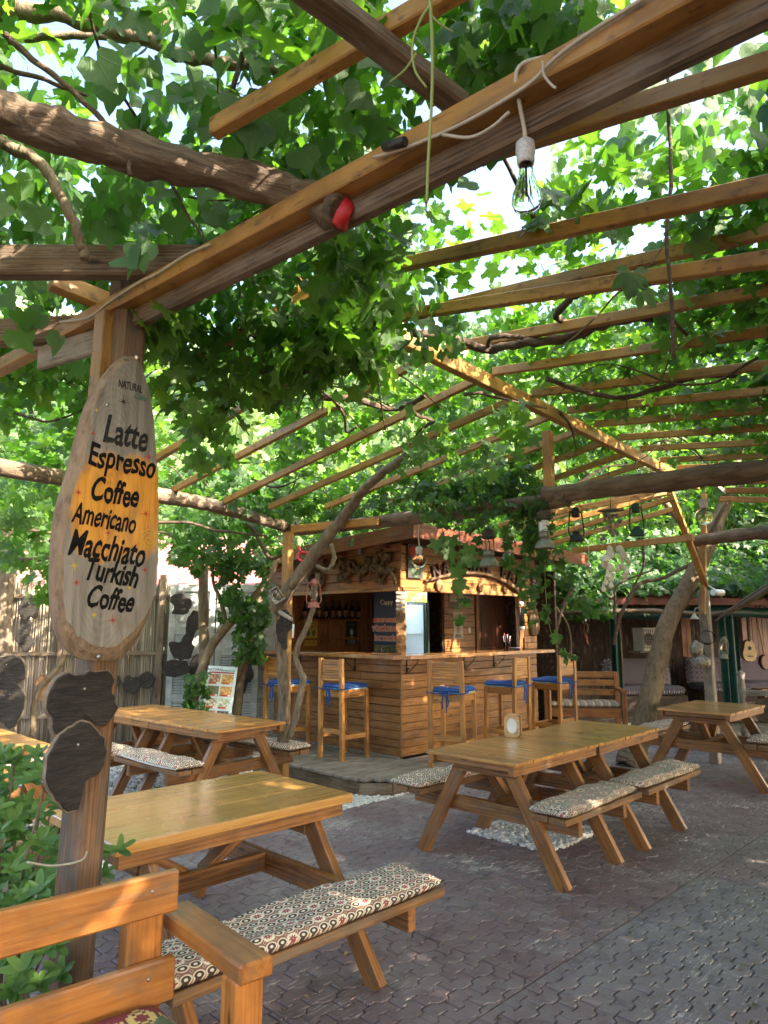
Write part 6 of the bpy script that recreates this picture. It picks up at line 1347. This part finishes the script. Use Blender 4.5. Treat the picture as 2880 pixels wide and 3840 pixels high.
# unseen leaf mass added outside the frame to keep the sun off the terrace
n = 42000; po = np.column_stack([rng.uniform(.3, 15, n), rng.uniform(-5, 13.5, n), rng.uniform(3.0, 3.75, n)]); q_ = po-np.array([0, 0, CAM_H]); dd = q_[:, 1]*cp+q_[:, 2]*sp
px_ = 1440+FPX*q_[:, 0]/np.maximum(dd, .01); py_ = 1920-FPX*(-q_[:, 1]*sp+q_[:, 2]*cp)/np.maximum(dd, .01); vis = (dd > .05) & (px_ > -120) & (px_ < 3000) & (py_ > -120); vis |= (dd > .05) & (dd < 2.6) & (px_ > -700) & (px_ < 3600) & (py_ > -700)
po = po[~vis & ~in_shaft(po, .12)]; m_ = len(po); po = np.vstack([po, np.array([1.12, 1.18, 3.5])+rng.normal(size=(70, 3))*np.array([.22, .22, .10])]); m_ = len(po); d_ = unit(m_); d_[:, 2] *= .4; nr = unit(m_)*.5; nr[:, 2] += .9; leaves(gv, 'grape', po, d_, nr, rng.uniform(.20, .34, m_), 0, None, 'sun_block_foliage')  # includes a small unseen clump added to shade the coffee sign
rc2 = random.Random(77)
for k in range(46):
    s0 = rc2.uniform(-3.2, 5.5); t0_ = rc2.uniform(-3.0, 3.6); a_ = rc2.uniform(0, 6.28); L_ = rc2.uniform(.6, 1.5); pts = []
    for i in range(6):
        q = Vector((.36, 4.01, 0)) + G*s0 + CR*t0_; q.z = RZ_-.15*abs(t0_)+.06+.10*math.sin(i*1.3+k); pts.append(q); a_ += rc2.uniform(-.5, .5); s0 += math.cos(a_)*L_/5; t0_ += math.sin(a_)*L_/5
    if rc2.random() < .35: pts[-1].z -= .25; pts[-2].z -= .08
    branch(gv, pts, rc2.uniform(.005, .011), .003, BARK_V, 'cane', .3, 6, k, 4)
for k in range(16):
    b0 = P(rc2.uniform(600, 1450), rc2.uniform(1130, 1480), rc2.uniform(2.95, 3.1)); pts = [b0 + Vector((.16*i*math.cos(k), .16*i*math.sin(k), -.03*i*i*.5)) for i in range(5)]; branch(gv, pts, .007, .003, BARK_V, 'cane', .3, 6, k, 4)
# ---- near mulberry tree, upper left
mt = empty('mulberry_tree', 'mulberry boughs with heart shaped leaves over the near beam', 'tree', (-2.2, 2.4, 0)); mt.location = (0, 0, 0)
branch(mt, [Vector((-2.3, 2.3, 0)), Vector((-2.25, 2.35, 1.4)), Vector((-2.1, 2.3, 2.4)), A(-180, 60, 2.0)], .09, .06, BARK_L, 'trunk', .25, 12, 2)
for i, (pts, y, r0, r1) in enumerate(((((-180, 60), (0, 35), (250, 60), (420, 110), (560, 150), (680, 205), (830, 235), (980, 245), (1100, 290)), 2.05, .034, .016), (((545, 150), (590, 90), (640, 0), (680, -90)), 2.05, .034, .03), (((-60, 170), (150, 140), (330, 130), (480, 150), (560, 150)), 2.15, .012, .016), (((-80, 510), (60, 560), (150, 610), (210, 700), (260, 800), (300, 900), (318, 965)), 2.0, .020, .013), (((940, -40), (930, 90), (900, 240), (850, 390), (790, 480)), 1.95, .013, .006), (((20, 130), (120, 220), (260, 330), (400, 470), (470, 560), (490, 660)), 1.75, .010, .006), (((-20, 250), (140, 290), (330, 360)), 1.85, .009, .005), (((620, 640), (700, 800), (800, 940)), 2.1, .006, .003))):
    branch(mt, [A(x, yy, y) for x, yy in pts], r0, r1, BARK_T if i < 4 else BARK_V, 'bough', .25, 8, i+20)
def cloud(n, lo, hi, f, thr, sc=1.6):
    p = rng.uniform(lo, hi, (n, 3)); return p[(nz(p, sc, f) + .5*nz(p, sc*2.7, f+5)) > thr]
p1 = cloud(5200, (-2.2, 1.2, 3.0), (.40, 3.7, 3.75), 12, -.06, 1.8); p1 = p1[in_gap(p1, GAPS)]
p2 = np.array([A(x, y, d)[:] for x, y, d in ((470, 950, 1.75), (560, 930, 1.72), (520, 900, 1.8), (330, 180, 1.6), (430, 290, 1.7), (700, 640, 2.1), (770, 760, 2.2), (650, 780, 2.2), (860, 800, 2.3), (60, 640, 2.0), (150, 760, 2.1), (430, 760, 2.2), (20, 1090, 2.1), (90, 1140, 2.15), (180, 1160, 2.2), (40, 1210, 2.2), (390, 690, 2.2), (300, 730, 2.3), (600, 860, 2.3), (240, 1240, 2.3), (930, 830, 2.3), (1010, 420, 2.1), (1080, 560, 2.2), (860, 300, 2.1), (740, 330, 2.2), (880, 420, 1.8), (930, 400, 1.8), (840, 470, 1.85), (960, 440, 1.8), (900, 520, 1.85), (790, 430, 1.9), (990, 400, 1.8))])
pp = np.vstack([p1, p2]); m_ = len(pp); d = unit(m_)*.55; d[:, 2] -= .75; nr = unit(m_)*.8; nr[:, 2] += .45; nr[-len(p2):] = np.array([0, -1, .2])+unit(len(p2))*.35
sz = rng.uniform(.065, .125, m_); sz[-len(p2):] = rng.uniform(.10, .14, len(p2)); leaves(mt, 'heart', pp, d, nr, sz, 260); print('mulb', m_)
# ---- leaning tree at the right and its crown above the roof
rt = empty('leaning_tree', 'smooth grey trunked tree leaning beside the single table, crown above the roof', 'tree', (0, 0, 0))
branch(rt, [A(2372, 2850, 8.62), A(2400, 2760, 8.62), A(2440, 2600, 8.65), A(2475, 2450, 8.7), A(2500, 2345, 8.75), A(2560, 2230, 8.8), A(2625, 2110, 8.85), A(2680, 1985, 8.9), A(2725, 1860, 9.0), A(2760, 1700, 9.1)], .135, .08, BARK_T, 'trunk', .14, 16, 4)
branch(rt, [A(2372, 2855, 8.62), A(2376, 2835, 8.62), A(2385, 2800, 8.62)], .20, .135, BARK_T, 'root_flare', .12, 14, 6)
branch(rt, [A(2640, 2100, 8.85), A(2590, 2030, 8.9), A(2545, 1950, 8.9), A(2480, 1870, 8.9), A(2400, 1780, 8.9)], .05, .035, BARK_T, 'limb', .12, 10, 8)
branch(rt, [A(2660, 2010, 8.8), A(2700, 1930, 8.7), A(2760, 1840, 8.6), A(2830, 1780, 8.5)], .03, .018, BARK_V, 'limb', .2, 8, 9)
branch(rt, [A(2760, 1700, 9.1), A(2740, 1400, 8.0), A(2600, 1100, 6.5), A(2500, 900, 5.6)], .09, .03, BARK_T, 'limb', .2, 9, 12)
branch(rt, [A(2760, 1700, 9.1), A(2860, 1350, 7.5), A(2880, 1000, 6.0)], .08, .03, BARK_T, 'limb', .2, 9, 13)
p1 = np.vstack([cloud(13500, (.5, 2.0, 3.45), (5.2, 7.5, 4.7), 22, .02, 1.1), cloud(6500, (2.5, 6.5, 3.2), (8, 11, 5.2), 25, -.08, .9), cloud(900, (1.0, 1.6, 3.15), (2.4, 3.4, 3.7), 27, -.05, 1.5)])
p1 = p1[in_gap(p1, [(P(1830, 690, 4.0), 1.0, .40), (P(2150, 560, 3.9), .5, .2), (P(1830, 720, 4.5), 1.0, .4)]) & ~in_shaft(p1)]
m_ = len(p1); d = unit(m_)*.5; d[:, 2] -= .8; nr = unit(m_)*.8; nr[:, 2] += .35; nr[:, 1] -= .2; leaves(rt, 'heart', p1, d, nr, rng.uniform(.075, .14, m_), 280); print('right tree', m_)
# ---- creeper on the log beam with hanging strands
cr = empty('creeper', 'five fingered creeper trailing along the log beam and hanging before the bar', 'creeper', (0, 0, 0))
def along(a, b, n, sx, sz0, sz1):
    t = rng.random(n); p = np.array(a)[None]*(1-t[:, None])+np.array(b)[None]*t[:, None]; p += rng.normal(size=(n, 3))*sx; p[:, 2] += rng.uniform(sz0, sz1, n); return p
c_ = [along(P(1200, 1950, 2.70), P(1560, 1905, 2.72), 110, .06, -.02, .14), along(P(1560, 1900, 2.66), P(2020, 1850, 2.68), 330, .06, -.04, .22), along(P(1620, 1890, 2.62), P(2040, 1865, 2.62), 120, .06, -.16, .06), along(P(1950, 1880, 2.6), P(2050, 1880, 2.58), 80, .05, -.40, .0), along(bw(-.25, 2.4, 2.62), bw(-.25, .5, 2.72), 170, .10, -.02, .16), along(bw(1.0, -.35, 2.76), bw(3.3, -.35, 2.68), 170, .08, -.03, .18)]
strands = [[(2039, 1980), (2043, 2113), (2047, 2235), (2065, 2365), (2100, 2434), (2165, 2469)], [(2095, 2060), (2134, 2200), (2160, 2261), (2221, 2295)], [(1720, 1960), (1724, 2061), (1718, 2148), (1739, 2252), (1713, 2317)], [(1970, 1990), (1962, 2120), (1975, 2260)], [(2010, 1980), (2000, 2150), (1985, 2330)], [(1780, 1930), (1800, 2010), (1790, 2100)], [(1650, 1960), (1690, 2080), (1720, 2130)], [(1900, 1960), (1925, 2080), (1955, 2150)]]
for i, s in enumerate(strands):
    y0 = 5.75 if s[0][0] < 1850 else 5.45; c = curve_pts([A(x, y, y0+.05*i % .2) for x, y in s], 7)
    q = MB(); q.tube(c, [.004*(1-.6*k/len(c)) for k in range(len(c))], 5); q.build('strand', plain('green_stem', (.16, .22, .05), .6) if 'green_stem' not in MAT else MAT['green_stem'], cr)
    L = len(c); m_ = 26 if i in (0, 1, 4) else 13; t = rng.uniform(.02, 1, m_); pts = np.array([c[min(L-1, int(a*L))][:] for a in t]); c_.append(pts+rng.normal(size=(m_, 3))*.025*(1.6-t[:, None]))
pp = np.vstack(c_); m_ = len(pp); d = unit(m_)*.6; d[:, 2] -= .55; nr = unit(m_)*.6; nr[:, 2] += .4; nr[:, 1] -= .5; leaves(cr, 'palm', pp, d, nr, rng.uniform(.05, .11, m_), 300); print('creeper', m_)
gl_ = np.array([A(x, y, 5.6)[:] for x, y in ((1668, 2045), (1700, 2110), (1745, 2070), (1690, 1995), (1760, 2030), (1720, 2160), (1640, 2010))]); leaves(cr, 'grape', gl_, np.array([[.1, -.2, -1]]*7)+unit(7)*.4, np.array([[0, -1, .3]]*7)+unit(7)*.3, np.full(7, .16), 7, name='lobed_leaves', leafname='lobed_leaf')
# ---- ivy covered forked trunks by the shutters
iv = empty('ivy_tree', 'forked trunks wrapped in ivy between the shutters and the menu board', 'tree', (0, 0, 0))
for i, (pts, y, r0, r1) in enumerate((((( 700, 2720), (740, 2560), (790, 2430), (850, 2350), (920, 2280), (1000, 2180), (1040, 2090)), 8.75, .062, .045), (((768, 2600), (765, 2420), (762, 2250), (765, 2120)), 9.1, .07, .06), (((790, 2720), (830, 2620), (885, 2530), (930, 2440), (960, 2330), (975, 2200)), 8.8, .065, .045), (((885, 2720), (895, 2600), (915, 2480), (940, 2380)), 8.9, .06, .05), (((850, 2350), (830, 2260), (800, 2180), (790, 2060)), 8.75, .03, .015), (((560, 1960), (700, 1960), (820, 1990), (1000, 2010)), 7.6, .02, .012), (((690, 2060), (640, 2010), (590, 1990)), 8.4, .018, .012), (((860, 1880), (950, 1990), (1010, 2090), (1060, 2080)), 7.8, .022, .02))):
    branch(iv, [A(x, yy, y) for x, yy in pts], r0, r1, BARK_T if i < 5 else BARK_V, 'trunk' if i < 4 else 'limb', .2, 10, i+40)
def pxcloud(n, px0, px1, py0, py1, y0, y1, f, thr, sc=1.2):
    p = np.array([A(a, b, c)[:] for a, b, c in zip(rng.uniform(px0, px1, n), rng.uniform(py0, py1, n), rng.uniform(y0, y1, n))]); return p[(nz(p, sc, f)+.5*nz(p, sc*2.6, f+4)) > thr]
c_ = [pxcloud(900, 640, 1080, 1900, 2110, 7.6, 9.0, 3, -.12), pxcloud(420, 820, 1010, 2080, 2330, 8.4, 8.9, 5, -.2), pxcloud(150, 880, 985, 2300, 2480, 8.5, 8.8, 6, -.3), pxcloud(120, 720, 850, 2080, 2250, 8.5, 8.9, 6, -.1), along(A(590, 1800, 5.75), A(1100, 1930, 7.2), 130, .07, .0, .22), pxcloud(220, 860, 1090, 1800, 1960, 7.4, 8.4, 8, -.05), pxcloud(50, 690, 780, 2520, 2660, 8.4, 8.6, 6, -.4)]
pp = np.vstack(c_); m_ = len(pp); d = unit(m_)*.6; d[:, 2] -= .55; nr = unit(m_)*.7; nr[:, 2] += .5; nr[:, 1] -= .35; leaves(iv, 'palm', pp, d, nr, rng.uniform(.08, .15, m_), 300); print('ivy', m_)
# ---- foliage at the left edge
le_ = empty('edge_vine', 'vine and dark trunk filling the left picture edge behind the sign', 'vine', (0, 0, 0))
branch(le_, [A(20, 2800, 7.6), A(25, 2600, 7.6), A(10, 2350, 7.55), A(25, 2150, 7.5), A(40, 1950, 7.4)], .11, .08, BARK_L, 'trunk', .25, 12, 2)
branch(le_, [A(120, 2760, 7.7), A(140, 2600, 7.7), A(230, 2480, 7.7), A(260, 2330, 7.65), A(300, 2150, 7.6)], .035, .025, BARK_T, 'stem', .25, 8, 3)
branch(le_, [A(0, 2100, 6.5), A(120, 2100, 6.5), A(260, 2070, 6.5), A(400, 2030, 6.4)], .03, .016, BARK_V, 'stem', .3, 8, 4); branch(le_, [A(0, 1980, 6.5), A(130, 1990, 6.5), A(300, 2020, 6.5)], .02, .012, BARK_V, 'stem', .3, 8, 5); branch(le_, [A(40, 2080, 6.6), A(150, 2040, 6.6), A(330, 1980, 6.5)], .018, .01, BARK_V, 'stem', .3, 8, 6)
pp = np.vstack([pxcloud(1300, -60, 360, 1480, 2120, 5.6, 8.2, 31, -.08), pxcloud(300, -60, 400, 1420, 1850, 6.5, 9.0, 33, -.02), pxcloud(60, 100, 360, 2080, 2250, 6.2, 6.8, 35, -.2), cloud(2600, (-5.8, 7.4, 2.75), (-1.4, 10.6, 3.7), 37, -.1, .9)]); m_ = len(pp); d = unit(m_)*.6; d[:, 2] -= .5; nr = unit(m_)*.7; nr[:, 2] += .5; nr[:, 1] -= .3; leaves(le_, 'grape', pp, d, nr, rng.uniform(.09, .17, m_), 250); print('edge', m_)
# ---- creeper over the lounge roof
lr = empty('roof_creeper', 'thick green creeper covering the lounge shed roof', 'creeper', (0, 0, 0))
n = 9000; x = rng.uniform(-.6, 8, n); y = rng.uniform(-.55, 3.3, n); pp = np.array([lw(a, b, 0)[:] for a, b in zip(x, y)]); pp[:, 2] = 2.17+.19*(y+.3)+rng.beta(1.3, 2, n)*(.30+.35*np.clip(y, 0, 3)/3)+.12*nz(pp, 1.1, 3)
droop = rng.random(n) < .10; pp[droop, 2] -= rng.uniform(0, .35, droop.sum()); keep = nz(pp, .9, 41) > -.35; pp = pp[keep]
pp = np.vstack([pp, pxcloud(650, 2020, 2300, 2110, 2310, 11.2, 12.2, 44, -.1), pxcloud(110, 2000, 2090, 2250, 2420, 11, 12, 45, .0), pxcloud(1500, 2150, 2880, 1980, 2200, 13.5, 16, 46, -.15)])
m_ = len(pp); d = unit(m_)*.6; d[:, 2] -= .45; d[:, 1] -= .3; nr = unit(m_)*.6; nr[:, 2] += .65; nr[:, 1] -= .45; leaves(lr, 'palm', pp, d, nr, rng.uniform(.11, .20, m_), 200); print('roofcr', m_)
for i, (pts, y, r0, r1) in enumerate(((((2000, 2305), (2200, 2295), (2450, 2292), (2660, 2305), (2760, 2280), (2900, 2200)), 11.6, .035, .045), (((2300, 2420), (2330, 2300), (2400, 2190), (2480, 2170), (2600, 2110)), 10.5, .025, .03), (((2310, 2370), (2305, 2250), (2320, 2190), (2440, 2140)), 10.8, .02, .015), (((2410, 2040), (2410, 2130), (2360, 2230)), 10.8, .022, .014), (((2080, 2500), (2075, 2400), (2110, 2280), (2150, 2200)), 11.3, .035, .03), (((2140, 2480), (2130, 2350), (2070, 2260)), 11.3, .03, .02), (((2880, 2190), (2760, 2270), (2680, 2330)), 11.5, .02, .015))):
    branch(lr, [A(a, b, y) for a, b in pts], r0, r1, BARK_V, 'stem', .35, 8, i+60)
# ---- shrub beside the near post
sb = empty('evergreen_shrub', 'leafy evergreen shrub beside the near post at the left edge', 'shrub', (-1.5, 2.65, 0)); sb.location = (0, 0, 0)
rosettes = []; r_ = random.Random(8)
for k in range(120):
    px = r_.uniform(-80, 265); py = r_.uniform(2830, 3520); dd = r_.uniform(2.45, 3.0)
    if px > 230 and py < 3250: continue
    if py > 3250 and dd < 2.5: dd = 2.5
    rosettes.append(A(px, py, dd))
rosettes += [A(x, y, d) for x, y, d in ((90, 3360, 2.28), (150, 3340, 2.3), (60, 3470, 2.32), (170, 3560, 2.25), (90, 3640, 2.2), (210, 3540, 2.3), (20, 3600, 2.25), (50, 3720, 2.2), (150, 3700, 2.25), (340, 3230, 2.75), (395, 3280, 2.75), (450, 3190, 2.8), (30, 3540, 2.3), (230, 3660, 2.35))]
P_, D_, N_, S_ = [], [], [], []
for c in rosettes:
    ax = Vector((r_.uniform(-.3, .5), -.55, .8)).normalized(); o1 = ax.orthogonal().normalized(); o2 = ax.cross(o1); m_ = r_.randint(6, 9)
    for k in range(m_):
        a = k*2.4; el = .25+.55*k/m_; dv = (o1*math.cos(a)+o2*math.sin(a))*math.cos(el)+ax*math.sin(el); P_.append(c[:]); D_.append(dv[:]); N_.append((ax*1.0-dv*.3)[:]); S_.append(r_.uniform(.04, .075))
leaves(sb, 'oval', P_, D_, N_, S_, 300)
for k in range(14):
    c = rosettes[k*8 % len(rosettes)]; branch(sb, [Vector((-1.42+.03*k, 2.75, 0)), Vector((c.x*.5-.7, c.y*.5+1.37, c.z*.5)), c], .008, .004, BARK_T, 'stem', .2, 6, k, 4)
# ---- loose tendrils close to the lens and from the roof
tv = empty('hanging_tendril', 'pale green vine shoot hanging from the roof close to the lens', 'tendril', (0, 0, 0)); GS = plain('shoot_green', (.25, .30, .06), .55)
for pts, r0 in ((((1608, -60), (1615, 40), (1622, 200), (1618, 400), (1606, 600), (1600, 760)), .0032), (((1615, 20), (1580, 70), (1548, 160), (1555, 260), (1600, 330)), .0026), (((1560, 200), (1520, 260), (1460, 310)), .002), (((1618, 60), (1650, 90), (1700, 120)), .002)):
    q = MB(); c = curve_pts([A(x, y, .95) for x, y in pts], 7); q.tube(c, [r0*(1-.4*k/len(c)) for k in range(len(c))], 6); q.build('shoot', GS, tv)
leaves(tv, 'grape', [A(1720, 150, .97)[:], A(1740, 70, .99)[:], A(1600, 780, .96)[:], A(1560, 760, .96)[:]], [[.5, .2, -.5], [.4, .2, .5], [.3, 0, -.8], [-.6, 0, -.3]], [[0, -.8, .6], [0, -.6, .8], [.5, -.6, .4], [0, -.7, .6]], [.05, .045, .025, .022], 4)
hv = empty('hanging_vine', 'thin brown vine hanging in front of the rafters at the right', 'vine', (0, 0, 0))
branch(hv, [A(2500, 180, 2.3), A(2508, 420, 2.3), A(2515, 700, 2.3), A(2500, 900, 2.3), A(2520, 1150, 2.3), A(2528, 1345, 2.3)], .006, .008, BARK_V, 'stem', .3, 6, 3)
leaves(hv, 'palm', [A(x, y, 2.28)[:] for x, y in ((2440, 320), (2500, 350), (2370, 1020), (2560, 300), (2400, 1090))], [[-.2, 0, -1], [.3, 0, -1], [-.1, 0, -1], [.6, 0, -.7], [.5, 0, -.6]], [[0, -1, .2]]*5, [.16, .15, .13, .12, .1], 5)
branch(hv, [A(2500, 900, 2.3), A(2440, 990, 2.3), A(2375, 1010, 2.3)], .003, .002, BARK_V, 'stem', .2, 5, 4)
# ---- trees standing behind
def back_tree(label, x, y, h, rx, rz_, n, seed, size=(.22, .40), z0=None):
    t = empty('garden_tree', label, 'tree', (x, y, 0), 0, 'trees behind the terrace'); r2 = np.random.default_rng(seed)
    branch(t, [Vector((0, 0, 0)), Vector((.1, .05, h*.3)), Vector((-.1, .1, h*.6)), Vector((.1, 0, h*.85))], .16, .05, BARK_L, 'trunk', .2, 10, seed)
    for k in range(5): a = k*1.3+seed; branch(t, [Vector((0, 0, h*(.35+.08*k))), Vector((math.cos(a)*rx*.4, math.sin(a)*rx*.4, h*(.5+.07*k))), Vector((math.cos(a)*rx*.8, math.sin(a)*rx*.8, h*(.58+.07*k)))], .06, .015, BARK_L, 'limb', .2, 7, k+seed)
    p = r2.normal(size=(n, 3)); p /= np.linalg.norm(p, axis=1, keepdims=True); p *= (r2.random((n, 1))**.42)*np.array([rx, rx, rz_]); p[:, 2] += h-rz_*.8
    k = (nz(p+np.array([x, y, 0]), .75, seed)+.5*nz(p, 1.9, seed+2)) > -.12; p = p[k]; m_ = len(p); nr = unit(m_)*.6; nr[:, 2] += .6; leaves(t, 'clump', p, unit(m_), nr, r2.uniform(*size, m_), 0, None, 'crown')
for i, a in enumerate(((-9.5, 15, 5.6, 3.0, 2.4, 3800), (-6.2, 17, 4.6, 2.4, 1.9, 3000), (-3.2, 18.5, 3.9, 1.9, 1.5, 2400), (-.4, 15.5, 4.4, 2.1, 1.6, 3000), (2.6, 16.5, 5.4, 2.6, 2.2, 3600), (6.0, 18, 6.6, 3.0, 2.8, 4000), (9.8, 17, 7.4, 3.2, 3.2, 4200), (12.5, 21, 7.0, 3.4, 3, 3600))):
    back_tree(['broad tree at the far left behind the red roof', 'lower tree behind the red roof sheet', 'small tree behind the shutters under the open hillside', 'tree behind the bar roof\'s left half', 'tree behind the bar roof\'s right end', 'tall tree behind the lounge shed', 'tallest tree behind the lounge at the right', 'far tree at the right edge behind the lounge'][i], *a, seed=i+5)
# dry leaves and paper bits lying on the paving
n = 90; px = rng.uniform(900, 2850, n); py = rng.uniform(2950, 3830, n); pp = np.array([P(a, b, .004)[:] for a, b in zip(px, py)]); d = unit(n); d[:, 2] *= .12; nr = unit(n)*.25; nr[:, 2] += 1
lt = empty('leaf_litter', 'small dry leaves and pale scraps scattered over the paving', 'litter', (0, 0, 0)); lt['kind'] = 'stuff'; leaves(lt, 'oval', pp, d, nr, rng.uniform(.015, .045, n), 0, plain('dry_leaf', (.34, .25, .14), .8, .4, 30), 'dry_leaves')
# scrub on the hill
n = 5200; x = rng.uniform(-60, 60, n); y = rng.uniform(40, 100, n); hp = np.array([v_ for v_ in v]) if False else None
hv_ = np.array([c.co[:] for c in hill.data.vertices]); 
ix = np.clip(((x+110)/220*70).astype(int), 0, 70); iy = np.clip(((y-38)/70*26).astype(int), 0, 26); zz = hv_[iy*71+ix, 2]
sh = empty('hill_scrub', 'bushes and low trees dotted over the hillside', 'scrub', (0, 0, 0)); sh['kind'] = 'stuff'
pp = np.column_stack([x, y, zz+.6]); nr = unit(n)*.5; nr[:, 2] += .7; nr[:, 1] -= .4; leaves(sh, 'clump', np.repeat(pp, 2, 0)+rng.normal(size=(2*n, 3))*.7, unit(2*n), np.repeat(nr, 2, 0), rng.uniform(.9, 2.2, 2*n), 0, None, 'scrub_foliage')
# each plant's empty stands at its own foot
def rebase(root, base):
    base = Vector(base); M = Matrix.Translation(-base)
    for ch in root.children: ch.matrix_basis = M @ ch.matrix_basis
    root.location = base
rebase(gv, (LP.x+.05, LP.y-.2, 0)); rebase(mt, (-2.3, 2.3, 0)); f_ = A(2372, 2850, 8.62); rebase(rt, (f_.x, f_.y, 0)); rebase(cr, tuple(tie1)); f_ = A(740, 2720, 8.75); rebase(iv, (f_.x, f_.y, 0))
f_ = A(20, 2800, 7.6); rebase(le_, (f_.x, f_.y, 0)); rebase(lr, tuple(lw(.3, -.4, 0))); rebase(sb, (-1.4, 2.75, 0)); rebase(tv, tuple(A(1608, -60, .95))); rebase(hv, tuple(A(2500, 180, 2.3))); rebase(lt, tuple(P(1900, 3400, 0))); rebase(sh, (0, 45, 0)); rebase(deck, tuple(UW(5.4, 5.3, 0))); rebase(st, tuple(UW(9.9, 3, 0))); rebase(pg, (SPX.x, SPX.y, 0))
finish_text()
